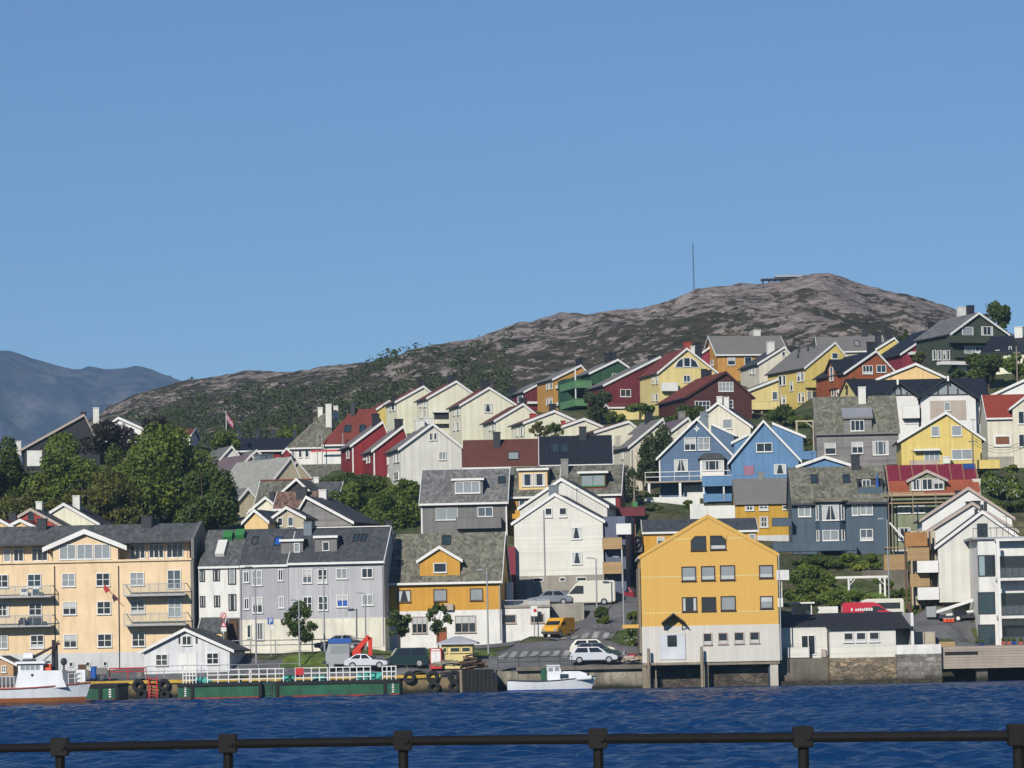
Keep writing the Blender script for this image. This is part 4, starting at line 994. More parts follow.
# whites with grey roofs
h = House('white_dormer_house', 'white house with grey roof and side dormer above the dark hedge', 'house', 'G', 399, 14, 630, 669.5, 446.5, 418.2, 490, 9, OFFWHITE, GREY_R, xp=662.5, og=.25, oe=.3, found=5)
h.chim(645, 652, 412.6, f=.6); h.swin(621.8, 449, 623.4, 459, side='L'); h.pipe(631.5, 450, 485, STEEL)
a = h.sidep(624, 440, .4); MB().box(.25, 2.2, 5.0, 7.4, h.hw - .3, h.hw + 1.7).build('dormer', OFFWHITE, h.roof)
h = House('purple_roofed_house', 'pale house with purple grey roof between the hedge and the blue gable', 'house', 'G', 407, 14, 668, 697, 434, 417.5, 470, 9, OFFWHITE, TILE_PU, xp=687.5, og=.25, oe=.3, found=5)
h.chim(678.5, 684.6, 411.5, CHIM_GR, f=.5)
h = House('pale_cream_house', 'pale cream gable with one frosted window and twin white chimneys', 'house', 'G', 408, -12, 687, 750.5, 428.5, 402.2, 455, 10, OFFWHITE, SLATE_B, xp=718.2, og=.3, oe=.3, found=5)
h.win(722.6, 419, 732.4, 428.7, 1, 1, pane=GLASS_L); h.chim(717, 722.6, 396.4, CHIM_WH, f=.25); h.chim(724, 729.2, 397, CHIM_WH, f=.25)
# blue houses
def wing(h, xa, ya, xb, yb, m):
    a, c = h.front(xa, ya, 1.1), h.front(xb, yb, 1.1); s_ = 1 if c.x > a.x else -1
    w = MB().prism([(a.x, 1.2, -1), (c.x - s_ * .35, 1.2, -1), (c.x - s_ * .35, 1.2, c.z + .12), (a.x, 1.2, a.z - .02)], (0, 6, 0)).build('side_wing', m, h.root)
    MB().prism([(a.x, 1.0, a.z), (c.x, 1.0, c.z), (c.x, 1.0, c.z + .3), (a.x, 1.0, a.z + .3)], (0, .2, 0)).build('wing_bargeboard', WHITE, w)
    MB().prism([(a.x, 1.21, a.z + .0), (c.x, 1.21, c.z + .0), (c.x, 1.21, c.z + .26), (a.x, 1.21, a.z + .26)], (0, 6.2, 0)).build('wing_roof', GREY_R, w)
h = House('dusty_blue_house', 'dusty blue gabled house with a white star ornament and white railed deck', 'house', 'G', 392, -6, 659, 732.5, 457.8, 418.4, 500, 9, BLUE1, SLATE_B, xp=697, og=.35, oe=.3, found=.5)
B1 = h
h.wins([(684.2, 437.6, 696, 450.6), (697.8, 437.2, 710, 450.2)], nr=2, dep=.14); h.win(674.2, 459.4, 687.8, 471.6, nr=1, cur='swag', pane=GLASS)
u0, u1 = h.front(700, 465, -.9).x, h.front(724, 465, -.9).x; z0, z1 = h.front(712, 480, -.9).z, h.front(712, 459, -.9).z
bay = MB().box(u0, u1, -.9, -.003, z0, z1).build('bay', WHITE, h.root)
MB().add([(u0 - .3, -1.2, z1), (u1 + .3, -1.2, z1), (u1 + .3, 0, z1), (u0 - .3, 0, z1), (u0 + .5, -.3, z1 + .75), (u1 - .5, -.3, z1 + .75), (u1 - .5, -.003, z1 + .75), (u0 + .5, -.003, z1 + .75)], [(0, 1, 5, 4), (1, 2, 6, 5), (3, 0, 4, 7), (4, 5, 6, 7), (0, 3, 2, 1), (2, 3, 7, 6)]).build('bay_roof', SLATE_B, bay)
h.win(702, 460.4, 722.5, 470.4, 3, 1, v=-.9, cur='sides', pane=GLASS)
q = h.front(696.8, 428.8, 0); st = []
for i in range(8):
    r_ = .42 if i % 2 == 0 else .16; st.append((q.x + r_ * math.sin(i * math.pi / 4), -.06, q.z + r_ * math.cos(i * math.pi / 4)))
o = MB().prism(st, (0, .05, 0)).build('star_ornament', WHITE, h.root)
MB().prism([(q.x - .1, -.08, q.z), (q.x, -.08, q.z + .1), (q.x + .1, -.08, q.z), (q.x, -.08, q.z - .1)], (0, .018, 0)).build('star_centre', GREEN_BOX, o)
h.corners()
wing(h, 711, 425, 737, 437, BLUE1)
h.chim(700, 708, 411.5, CHIM_BG, f=.5)
b = h.balc(645, 734, 471, 482, 2.6, WHITE, 'bars', slab=WOOD_GR, nbar=6)
for px in (649, 680, 704): a = h.front(px, 484, -2.4); MB().box(a.x - .14, a.x + .14, -2.5, -2.2, a.z - 3.2, h.front(px, 482, -2.4).z).build('deck_post', WHITE, h.root)
a, c = h.front(684, 500, -.3), h.front(733, 484, -.3)
MB().box(a.x, c.x, -.5, -.05, a.z - .5, c.z).build('cellar_wall', WHITE_R, h.root)
h = House('sky_blue_house', 'sky blue gabled house with a pink door above the solid blue balcony', 'house', 'G', 382, -5, 731, 798.5, 461, 420.5, 500, 9, BLUE2, SLATE_B, xp=763.3, og=.4, oe=.35, found=2)
B2 = h
h.win(756.2, 442.8, 772.4, 452, 2, 1); h.win(774, 464.2, 786, 474.4, 1, 1, pane=GLASS, cur='swag')
h.door(744.6, 465.8, 753.2, 476, mat('pink_door', sun(158, 110, 128), .5))
b = h.balc(702.5, 793, 475.5, 485.2, 2.0, BLUE2)
a, c = h.front(703.5, 502, -1.6), h.front(735, 485.4, -1.6)
cl = MB().box(a.x, c.x, -.3, 0, a.z, c.z).build('undercroft_wall', BLUE2, h.root)
MB().box(a.x, c.x, -1.9, -1.75, a.z, a.z + .9).build('parapet', BLUE2, cl)
for px in (704, 724): a = h.front(px, 500, -1.85); MB().box(a.x - .08, a.x + .08, -1.9, -1.78, a.z, h.front(px, 485.5, -1.85).z).build('undercroft_post', WHITE, h.root)
wing(h, 772, 424.5, 806, 438.5, BLUE2); wing(h, 748, 436, 731, 444.5, BLUE2)
h.balc(797.5, 816, 451.5, 459.3, 1.2, BLUE2, v=1.2)
# weathered grey house
h = House('weathered_house', 'weathered grey timber house with lichen roof and a metal roofed wall dormer', 'house', 'E', 396, -2, 816.5, 898.5, 433, 396.3, 470, 8.5, SHINGLE, SLATE_L, og=.1, oe=.25, found=4, trim=GREY_R, gut=GREY_R)
v0 = h.dormer(844, 872, 432, 418.4, SHINGLE, METAL_R, over=.15, rise=1.3, v0=-.03, trim=GREY_R)
h.win(850.5, 420, 864.2, 431, 3, 1, v=v0); h.win(824.6, 443.2, 836, 454.6, 1, 1, pane=GLASS, cur='half'); h.win(851.6, 442, 863.2, 453.5, 2, 1); h.win(872.6, 441, 888.6, 455, 3, 1)
h.chim(858, 865.4, 386.8, CHIM_WH, f=.42)
h = House('yellow_house', 'yellow gabled house with white bargeboards and four windows behind the tarpaulin roof', 'house', 'G', 376, -3, 901, 981.5, 440.5, 412, 467, 8.5, YELLOW, GREY_R, xp=945.7, og=.35, oe=.4, found=3)
YH = h
h.win(931, 426, 939.4, 436.4, 1, 1, pane=GLASS_L); h.win(951.5, 425.6, 961.8, 436, 1, 1, pane=GLASS_L); h.win(924, 450.2, 940, 460.8, 3, 1, cur=''); h.win(951.6, 449.4, 972.4, 459.6, 2, 1, pane=GLASS_L)
h.balc(911, 940, 460.8, 466, 1.2, TAUPE); h.balc(940.5, 999.5, 460.5, 468.8, 1.4, YELLOW); h.chim(942.6, 950, 456.5, CHIM_WH, f=-.3)
h.box(914, 940, 448.8, 450.6, -.9, -.02, WHITE, 'awning')
h = House('orange_roofed_house', 'cream house with bright orange roof and one brown shuttered window', 'house', 'E', 390, -2, 987, 1050, 418, 394.3, 466, 8, OFFWHITE, TILE_OR, og=.1, oe=.25, found=4, trim=WHITE)
h.win(993.5, 434.5, 1011.5, 446.5, 1, 1, pane=mat('brown_shutter', sun(130, 82, 52), .7), cur='', fw=.5); h.band(456.5, CONC, 'plinth', 1005)
a = h.front(1012.5, 408, -.4); g = MB().prism([(a.x, -.4, -4), (a.x + 7, -.4, -4), (a.x + 7, -.4, a.z + .1), (a.x + 3.5, -.4, a.z + 2.6), (a.x, -.4, a.z)], (0, 6, 0)).build('cross_gable', OFFWHITE, h.root)
MB().prism([(a.x - .4, -.7, a.z - .3), (a.x + 3.5, -.7, a.z + 2.6), (a.x + 7.4, -.7, a.z - .3), (a.x + 7.4, -.7, a.z - .05), (a.x + 3.5, -.7, a.z + 2.85), (a.x - .4, -.7, a.z - .05)], (0, 6, 0)).build('gable_roof', WHITE, g)
h.wins([(1018, 411, 1030, 424), (1018.5, 434, 1030, 447)], v=-.4)
h = House('white_villa', 'white villa with grey pitched roof rising behind the orange roof', 'house', 'G', 412, -8, 992, 1064, 396, 378, 430, 9, WHITE, GREY_R, xp=1028, og=.3, oe=.4)

# ================================================================== FOURTH ROW: the modern black-roofed house
h = House('black_roofed_house', 'white modern house with black roof and two glazed gables', 'house', 'E', 414, -2, 868, 988, 402, 379, 436, 10, WHITE, TILE_BK, og=.15, oe=.3, found=3, trim=TILE_BK)
BR = h
for x0, x1, xm, ye_, yp_, vv in ((884, 918, 897, 397, 382.5, -1.2), (920.5, 975.5, 947.2, 397.5, 379, -1.5)):
    a, c, e = h.front(x0, ye_, vv), h.front(x1, ye_, vv), h.front(xm, yp_, vv)
    g = MB().prism([(a.x, vv, -3), (c.x, vv, -3), (c.x, vv, c.z), (e.x, vv, e.z - .2), (a.x, vv, a.z)], (0, 6, 0)).build('glazed_gable', WHITE, h.root)
    k1, k2 = (e.z - a.z) / (e.x - a.x), (e.z - c.z) / (c.x - e.x)
    MB().prism([(a.x - .4, vv - .9, a.z - .4 * k1), (e.x, vv - .9, e.z), (c.x + .4, vv - .9, c.z - .4 * k2), (c.x + .4, vv - .9, c.z - .4 * k2 + .22), (e.x, vv - .9, e.z + .22), (a.x - .4, vv - .9, a.z - .4 * k1 + .22)], (0, 7, 0)).build('gable_roof', TILE_BK, g)
    wv = c.x - a.x; lo = e.z - (e.z - a.z) * .86
    i0, i1 = .14, .86
    zf = lambda t: (a.z + (e.x - a.x) * 0) if False else (e.z - abs((a.x + wv * t) - e.x) * (k1 if a.x + wv * t < e.x else k2)) - .35
    pts = [(a.x + wv * i0, vv - .03, lo), (a.x + wv * i1, vv - .03, lo), (a.x + wv * i1, vv - .03, max(zf(i1), lo + .05)), (e.x, vv - .03, e.z - .4), (a.x + wv * i0, vv - .03, max(zf(i0), lo + .05))]
    gl = MB().prism(pts, (0, .025, 0)).build('gable_glass', GLASS_L, g)
    m = MB()
    for t in (i0, .32, .5, .68, i1):
        u = a.x + wv * t; m.box(u - .09, u + .09, vv - .12, vv - .032, lo, max(zf(t), lo + .06))
    m.box(a.x + wv * i0, a.x + wv * i1, vv - .118, vv - .033, lo - .12, lo - .001)
    m.build('glazing_bar', DARKWOOD, g)
    q = e; MB().box(e.x - .12, e.x + .12, vv - 1.05, vv - .85, e.z - .35, e.z + .3).build('ridge_beam', WHITE, g)
h.box(930, 966, 400.5, 420, -1.56, -1.5, TAUPE, 'wall_panel'); h.win(944, 402.5, 950.5, 411, 1, 1, v=-1.56, frame=WHITE, pane=GLASS_L)
h.balc(903, 919.5, 405.5, 418, 2.2, WHITE); h.box(905, 919, 420.5, 424, -1.3, -1.2, WHITE, 'door_lintel')
h = House('peach_gabled_house', 'house with a wide peach gable and black roof behind the modern one', 'house', 'G', 430, -3, 880.5, 943, 378.8, 363.5, 410, 9, PEACH, TILE_BK, xp=915.6, og=.3, oe=.6, found=3)
h = House('low_yellow_house', 'low house with black roof and a strip of yellow wall by the white chimney', 'house', 'E', 428, 14, 858, 884, 397, 379, 415, 8, YELLOW2, TILE_BK, og=.2, oe=.4, barge=False)
h.win(860.5, 398.5, 865, 404, 1, 1)
# ================================================================== UPPER ROWS
GD = 'coloured gabled row below the rocky hill'
h = House('maroon_house', 'small maroon gable at the far end of the coloured row by the orange yellow one', 'house', 'G', 508, 16, 525.2, 562, 391.8, 379.5, 420, 9, MAROON, GREY_R, xp=546, og=.2, oe=.3, found=5, group=GD)
h.box(528, 545, 401.5, 403.8, -.5, .0, WHITE, 'balcony'); h.swin(518, 396, 523, 402); h.chim(510, 515, 386, f=.8)
h = House('orange_house', 'orange yellow gabled house with white balcony bands beside the green one', 'house', 'G', 498, 17, 553.8, 592, 379.4, 365, 415, 8.5, ORANGE_Y, GREY_R, xp=580.5, og=.25, oe=.3, found=5, group=GD)
for y in (382.5, 398): h.swin(546.6, y, 548.6, y + 7); h.swin(550, y - .6, 552.6, y + 6.5)
h.balc(557.5, 573, 385.4, 388.2, 1.0, WHITE); h.balc(557.5, 573, 402.4, 405.4, 1.0, WHITE); h.chim(576, 582, 358.6, f=.5)
h = House('green_house', 'bottle green gabled house with light green corner balconies', 'house', 'G', 486, 15, 590.8, 635.5, 373.2, 359.4, 412, 10, GREEN_V, GREY_R, xp=617.2, og=.3, oe=.35, found=5, group=GD)
h.win(612, 373.6, 619.6, 378, 2, 1); h.chim(605, 609.5, 352.8, f=.35); h.chim(610.5, 616, 352.5, f=.35)
MB().box(-2.4, -.02, 4.5, 9.5, -1, h.hw - .4).build('side_wing', GREEN_V, h.root)
for yt, yb in ((381, 388), (399, 406)):
    b = MB(); z0, z1 = h.front(590, yb).z, h.front(590, yt).z
    b.box(-2.6, -.03, -.6, 7.6, z0, z0 + .15); o = b.build('balcony', GREEN_L, h.root)
    r = MB(); r.box(-2.68, -2.603, -.6, 7.6, z0 - .02, z1); r.box(-2.68, -.03, -.68, -.602, z0 - .02, z1); r.box(-2.72, -.02, -.74, -.684, z1 - .12, z1 + .02); r.build('parapet', GREEN_L, o)
    MB().box(-2.6, -2.45, -.5, -.35, z0 + .16, z0 + 2.9).build('balcony_post', WHITE, o)
h = House('maroon_house', 'large maroon gabled house with white framed window, half behind the pale yellow one', 'house', 'G', 474, 15, 604.8, 672, 385.2, 356.5, 414, 9, MAROON, GREY_R, xp=660, og=.25, oe=.3, found=5, group=GD)
h.win(620.2, 389.2, 630.8, 396.8, 2, 1, pane=GLASS); h.win(640, 388.5, 648, 394, 2, 1); h.chim(648.5, 656, 355.2, f=.35); h.swin(607 - 2.6, 392, 603.6, 400)
h.band(397.6, MAROON, 'balcony_band', 630)
h = House('pale_yellow_house', 'pale yellow gabled house with a fan shaped triple window under the peak', 'house', 'G', 464, 15, 658.6, 715.5, 372.4, 348.2, 414, 9, YELLOW2, TILE_RED, xp=686.2, og=.3, oe=.3, found=5, group=GD)
h.win(683.5, 357.6, 690.2, 366.9, 1, 1, pane=GLASS, cur='')
for s_ in (-1, 1):
    a = h.front(686.8 + s_ * 4.2, 366.9); b_ = h.front(686.8 + s_ * 11.5, 366.9); t_ = h.front(686.8 + s_ * 4.2, 358)
    f = MB().prism([(a.x - s_ * .12, -.09, a.z - .1), (b_.x + s_ * .2, -.09, a.z - .1), (b_.x + s_ * .2, -.09, a.z + .1), ((a.x + b_.x) / 2 + s_ * .2, -.09, a.z + (t_.z - a.z) * .75), (a.x - s_ * .12, -.09, t_.z + .12)], (0, .085, 0)).build('window', WHITE, h.root)
    MB().prism([(a.x, -.105, a.z), (b_.x, -.105, a.z), ((a.x + b_.x) / 2 + s_ * .1, -.105, a.z + (t_.z - a.z) * .62), (a.x, -.105, t_.z - .05)], (0, .012, 0)).build('pane', GLASS, f)
h.win(683.2, 375.2, 690.2, 382.2, 2, 1); h.corners(YELLOW2)
for y in (377, 394): h.swin(652.6, y, 654.4, y + 7); h.swin(656, y - .5, 658.2, y + 6.8)
h.chim(683.6, 690.6, 342, mat('red_chimney_brick', sun(160, 70, 56), .8), f=.75); h.chim(690.8, 694, 346, CHIM_WH, f=.6); h.chim(695.8, 701, 343, f=.9)
h.box(662, 678, 382.5, 391, -.9, -.4, WHITE, 'satellite_screen')
h = House('yellow_outhouse', 'low yellow garden wall house below the large maroon house', 'outhouse', 'E', 452, 8, 610, 648, 408, 403.5, 418, 4, YELLOW2, TILE_RED, og=.2, oe=.2, found=3)
h = House('brown_house', 'dark brown house with long red brown roof and two many-paned white windows', 'house', 'G', 442, 14, 686, 751.5, 397.2, 371.6, 418, 13, BROWN_V, TILE_RED, xp=725, og=.35, oe=.35, found=4, trim=BROWN_V)
h.win(718.4, 382, 733.2, 391.5, 4, 2); h.win(694.8, 401, 710, 414.8, 4, 3); h.win(728, 400, 733, 408, 1, 2)
h.chim(701.5, 706, 369, f=.75); h.chim(706.5, 711, 370, f=.75)
h = House('amber_house', 'wide amber house with grey roof and eaves facing the harbour below the rocky hill', 'house', 'E', 500, 10, 717.6, 786, 354.2, 336, 380, 9, ORANGE_Y, GREY_R, og=.35, oe=.35, found=5, trim=WHITE)
h.win(727.4, 357.3, 735.2, 365.2, 1, 1, pane=GLASS, cur='half'); h.win(744.4, 357, 752, 365, 1, 1, pane=GLASS); h.chim(753.2, 760, 330.4, CHIM_WH, f=.7); h.swin(711, 360, 713.4, 366)
h = House('crimson_house', 'small crimson gable tucked behind the fan windowed yellow house', 'house', 'G', 505, 5, 700, 724, 355, 345.2, 372, 8, CRIMSON, GREY_R, xp=712, og=.25, oe=.3)
h = House('cream_villa', 'cream gabled house with small attic window and white chimney, in front of the amber house', 'house', 'G', 482, 12, 759, 797, 363.6, 346.8, 388, 10, OFFWHITE, SLATE_B, xp=784, og=.25, oe=.3, found=5)
h.win(781.6, 351.6, 785.2, 356.4, 1, 1, pane=GLASS, cur=''); h.win(779.6, 365, 783.5, 369.5, 1, 1); h.chim(766.8, 773.8, 341.8, CHIM_WH, f=.4)
for x0 in (749.6, 753): h.swin(x0, 366.5, x0 + 2, 374)
h = House('tall_yellow_house', 'tall yellow gabled house with a long windowed side and many roof vents', 'house', 'G', 458, 22, 806, 854, 367.2, 342.2, 412, 12, YELLOW, GREY_R, xp=834.5, og=.2, oe=.35, found=5)
TY = h
h.win(831.6, 352.8, 838, 359, 1, 1, pane=GLASS_N)
for x0, x1, y0, y1 in ((778.7, 782.2, 375.6, 385.6), (782.8, 786, 375.2, 385.2), (797.4, 800.4, 372.4, 381.6), (801, 804.4, 372, 381.2), (790.4, 793.2, 381, 391), (779, 782, 396, 404), (783, 785.8, 395.5, 403.5), (798.3, 801, 392.8, 402.6), (802, 804.8, 392.4, 402.4)): h.swin(x0, y0, x1, y1)
h.box(813, 829, 391.2, 397, -.02, .0, STEEL_D, 'balcony_shade_panel'); h.balc(806.5, 830, 380.5, 387.5, .5, YELLOW); h.win(807, 391, 812, 402.5, 1, 1, pane=GLASS_L)  # dark sheet on the wall stands for shade behind the balcony
for px, py in ((799, 353), (808, 351), (813.6, 348), (798, 358)):
    q = h.roofp(px, py, 'L')[0]; MB().tube((q.x, q.y, q.z - .3), (q.x, q.y, q.z + .6), .16, n=7).build('roof_vent', STEEL_D, h.roof)
h = House('yellow_annex', 'low yellow wing with grey roof and long cantilevered yellow balcony', 'house', 'G', 453, 12, 739.5, 779.5, 394.6, 378.5, 412, 7, YELLOW2, GREY_R, xp=778, og=.3, oe=.35, found=4)
h.win(744, 395.5, 749.5, 400.5, 1, 1); h.win(772, 391.6, 777.5, 400, 1, 1); b = h.balc(734.5, 777, 401.5, 409.5, 1.6, YELLOW2)
for px in (745, 753, 762): a = h.front(px, 424, -1.2); MB().box(a.x - .1, a.x + .1, -1.3, -1.1, a.z, h.front(px, 409.6, -1.2).z).build('stilt', CONC_L, h.root)
h = House('rust_house', 'rust orange gabled house with black roof and a side gable', 'house', 'G', 446, 18, 845.2, 894.5, 372.8, 350.8, 400, 10, RUST_V, TILE_BK, xp=875, og=.35, oe=.35, found=5)
h.win(862.4, 365.4, 872.6, 374, 3, 1); h.win(876.4, 365, 886, 372.6, 2, 1); h.chim(867.4, 874, 342, f=.5)
for x0 in (831.8, 836.6, 842): h.swin(x0, 389.5, x0 + 2.6, 396)
z0, z1 = h.front(840, 372).z, h.front(840, 358.5).z
g = MB().prism([(-.35, 2.2, z0 - 2), (-.35, 5.2, z0 - 2), (-.35, 5.2, z0 + .6), (-.35, 3.7, z1), (-.35, 2.2, z0 + .6)], (5.5, 0, 0)).build('side_gable', RUST_V, h.root)
MB().prism([(-.7, 1.8, z0 + .2), (-.7, 3.7, z1), (-.7, 5.6, z0 + .2), (-.7, 5.6, z0 + .42), (-.7, 3.7, z1 + .22), (-.7, 1.8, z0 + .42)], (6, 0, 0)).build('gable_roof', TILE_BK, g)
window(h.root, Vector((-.36, 4.3, z0 - .9)), -Y3, Z3, -X3, 1.1, 1.9, 1, 1)
h = House('grey_roofed_row', 'long grey roofed row house with one pale skylight behind the yellow gable', 'row house', 'E', 515, -2, 818, 884, 352, 336.2, 366, 9, BEIGE, GREY_R, og=.1, oe=.3, group=None)
h.chim(831, 837.5, 335.2); h.chim(814, 818, 338); h.chim(861.7, 867.4, 330.2); h.sky(854, 341, 859.5, 346.5, pane=GLASS_L)
h = House('small_yellow_house', 'small yellow gable with grey roof behind the rust orange house', 'house', 'G', 492, 6, 874.5, 903, 351, 337.6, 372, 9, YELLOW, GREY_R, xp=894, og=.25, oe=.3)
h.chim(875.2, 880.6, 333, f=.6); h.chim(886, 892, 330.2, f=.8)
h = House('crimson_house', 'crimson house with steep black roof below the dark green house', 'house', 'G', 480, 16, 902, 952, 353.6, 327, 385, 10, CRIMSON, TILE_BK, xp=940, og=.3, oe=.4, found=5)
h.win(925, 345, 930, 352.2, 1, 1); h.chim(928.5, 934, 322.5, f=.3); h.balc(911, 925, 352, 354.5, .9, WHITE)
MB().add([(h.front(921, 352, -.5).x + d[0], -.5 + d[1], h.front(921, 352, -.5).z + d[2]) for d in ((-.3, -.3, 0), (.3, -.3, 0), (.3, .3, 0), (-.3, .3, 0), (0, 0, 1.6))], [(0, 1, 4), (1, 2, 4), (2, 3, 4), (3, 0, 4), (0, 3, 2, 1)]).build('folded_parasol', CRIMSON, h.root)
h = House('dark_green_house', 'dark green three storey gabled house at the top of the town', 'house', 'G', 468, 20, 951.3, 1006, 333.6, 312.8, 380, 11, GREEN_D, SLATE_G, xp=977.5, og=.4, oe=.35, found=5)
DG = h
h.win(962, 327, 973, 335.7, 1, 1, pane=GLASS_L); h.win(981.2, 326.4, 992.6, 335.4, 2, 1, cur='sides'); h.win(964.4, 346, 980, 353.8, 2, 1, pane=GLASS_L); h.win(975, 345.8, 986, 353, 1, 1)
for x0, x1 in ((933, 936.4), (938, 941.4), (943.2, 946), (947.2, 950)): h.swin(x0, 350.2, x1, 360)
h.balc(952, 1006, 335.8, 342.8, 1.3, GREEN_D, railm=GREEN_D); h.balc(958, 975, 354, 357.5, 1.0, GREEN_D); h.balc(941, 970, 361.5, 364.5, 1.2, WHITE)
h.door(958, 364, 966, 374, WHITE); h.chim(957.6, 964.8, 306.8, CHIM_WH, f=.8); h.chim(967, 973.2, 305.4, f=.75)
h = House('cream_bungalow', 'cream house with black roof and white chimney beside the dark green house', 'house', 'E', 452, -26, 984, 1040, 352.5, 336, 372, 9, CREAM_V, TILE_BK, og=.3, oe=.5, found=5, trim=TILE_BK)
h.win(987, 352.5, 990.5, 357, 1, 1); h.win(995.5, 350, 1000, 358, 1, 1, pane=GLASS_N); h.win(1009, 346.5, 1012, 355, 1, 1); h.chim(1015, 1023, 326.8, CHIM_WH, f=.45)

# ================================================================== LEFT CLUSTER
h = House('long_black_roof_house', 'long low building with black roof and four chimneys behind the old slate houses', 'row house', 'E', 452, 2, 222, 322, 451, 437.8, 462, 9, RED_V, TILE_BK, og=.1, oe=.5, found=4, barge=False)
for a, c in ((236, 240.6), (255.2, 259.6), (271.4, 276), (293, 297)): h.chim(a, c, 429.8)
h = House('old_slate_house', 'old white house with patched slate hip roof and three tall white chimneys', 'house', 'E', 440, -4, 289, 332, 446.5, 413.4, 464, 10, WHITE_R, SLATE_L, hip=(4.0, 1.0), oe=.4, found=5)
h.wins([(291.5, 449, 295, 458), (298.5, 448.6, 302, 457.6), (305, 448.4, 309, 457.4)], nc=1); h.chim(318, 322.8, 407.4, CHIM_WH); h.chim(325.8, 331.6, 404, CHIM_WH, f=.3); h.chim(333.8, 338.2, 405.8, CHIM_WH)
h = House('red_roofed_house', 'house with a tall red tiled hip roof being repaired behind scaffold poles', 'house', 'E', 432, -3, 324, 384, 443.4, 409.4, 464, 10, WHITE_R, TILE_RED, hip=(3.4, 1.5), oe=.4, found=5)
h.sky(344.3, 425.6, 351, 432.4); h.sky(359.4, 425.4, 365.6, 432); h.chim(350.4, 355, 402.6, f=.42)
for px in (317.6, 322.4, 343.2):
    a = h.front(px, 465, -1.2); MB().tube((a.x, -1.2, a.z - 1), (a.x, -1.2, h.front(px, 433, -1.2).z), .06, n=6).build('scaffold_pole', STEEL, h.root)
a = h.front(311, 452, -1.1); c = h.front(343, 448.6, -1.1); MB().box(a.x, c.x, -1.15, -1.05, a.z, a.z + .25).build('scaffold_board', RED_PAINT, h.root)
h = House('red_shed', 'small red gable beside the old white slate house', 'shed', 'G', 436, 6, 283.2, 290, 452.8, 447.8, 463, 5, RED_V, TILE_RED, og=.1, oe=.15)
h = House('lichen_roof_house', 'house showing only a broad lichen grey slate roof below the scaffolded roof', 'house', 'E', 418, -2, 285, 342, 483, 464.5, 495, 9, BEIGE, SLATE_L, og=.1, oe=.2)
GL = 'tightly packed old roofs behind the big trees'
h = House('old_town_house', 'old house with broad pale roof slope and bluish twin chimneys', 'house', 'G', 398, 34, 262, 306, 494, 457, 510, 13, BEIGE, mat('pale_fibre_roof', sun(168, 166, 160), .7, 'slate', .05), xp=290, og=.2, oe=.3, group=GL, found=5)
h.chim(257, 263.5, 454.6, CHIM_BG, f=.9, dp=1.4); h.chim(264.5, 270.5, 454, CHIM_BG, f=.9, dp=1.4)
h = House('old_town_house', 'old house with stepped white chimney stacks above rusty ridge tiles', 'house', 'G', 412, 30, 276, 318, 488, 461, 500, 10, BEIGE, mat('rusty_tile_roof', sun(166, 104, 70), .8, 'tiles', .2, rgb2=None), xp=296, og=.2, oe=.3, group=GL, found=5)
h.chim(271.2, 276.5, 459.6, CHIM_WH, f=.6, dp=.9); h.chim(277.2, 283.8, 457.8, CHIM_WH, f=.5, dp=.9)
h = House('old_town_house', 'old house with purple brown roof and white gable next to the bluish chimneys', 'house', 'G', 420, 30, 238, 262, 470, 454.5, 490, 12, WHITE_R, TILE_PU, xp=250, og=.3, oe=.3, group=GL, found=5)
h = House('old_town_house', 'small white parapet gable half behind the crown of the big tree', 'house', 'G', 428, 20, 221, 240, 458.5, 446, 475, 9, WHITE_R, SLATE_G, xp=231, og=.3, oe=.3, group=GL, found=5)
h = House('old_town_house', 'old house with moss slate roof, red ridge tiles and white gable boards', 'house', 'E', 386, -6, 258, 304, 506, 480.5, 520, 8, WHITE_V, SLATE, og=.4, oe=.3, group=GL, found=5)
MB().box(-.4, h.w + .4, h.vr - .15, h.vr + .15, h.zr + h.t - .02, h.zr + h.t + .12).build('ridge_tiles', TILE_RED, h.roof)
h = House('old_town_house', 'narrow house with white bargeboards and a dark gable end above the rusty roof', 'house', 'G', 372, -8, 285, 308, 491, 478.6, 512, 8, DARKWOOD, SLATE, xp=297, og=.4, oe=.3, group=GL, found=5)
h = House('old_town_house', 'house with mottled rusty slate roof and thick black chimney', 'house', 'E', 358, -4, 276, 320, 509, 491.5, 522, 7, BEIGE, mat('mottled_rust_slate', sun(122, 110, 98), .8, 'slate', .18, rgb2=sun(138, 90, 72)), og=.3, oe=.3, group=GL, found=4)
h.chim(296.5, 307, 487.2, f=.3, dp=1.0)
h = House('old_town_house', 'house with long dark roof and white bargeboards sloping down to the hedge', 'house', 'G', 354, -14, 292, 352, 524, 496.4, 530, 10, SHINGLE, SLATE_B, xp=307, og=.4, oe=.3, group=GL, found=4)
h.chim(319.6, 327, 489.6, CHIM_WH, f=.6)
h = House('old_town_house', 'small beige gable with two white windows over the grey terrace', 'house', 'G', 344, -6, 273, 304, 518.5, 506.8, 535, 7, BEIGE, SLATE_B, xp=286.5, og=.3, oe=.2, group=GL, found=3)
h.win(277.5, 517.6, 283, 526, 1, 1); h.win(287.8, 516.8, 293.6, 526.4, 1, 1)
h = House('old_town_house', 'small cream gable squeezed beside the beige one over the grey terrace', 'house', 'G', 342, -14, 244.5, 268, 522.5, 509.6, 535, 7, PEACH, SLATE_B, xp=255, og=.3, oe=.2, group=GL, found=3)
h = House('old_town_house', 'old grey roofed house with white gable boards just right of the big tree', 'house', 'G', 392, 28, 232, 262, 508, 488, 520, 10, BEIGE, SLATE_G, xp=247, og=.3, oe=.3, group=GL, found=5)
h = House('old_town_house', 'low dark slate roof wedged behind the mottled rusty one', 'house', 'E', 378, -4, 300, 338, 496, 482, 510, 7, BEIGE, SLATE_D, og=.2, oe=.3, group=GL, found=5)
h.chim(314, 319, 477, CHIM_WH, f=.5)
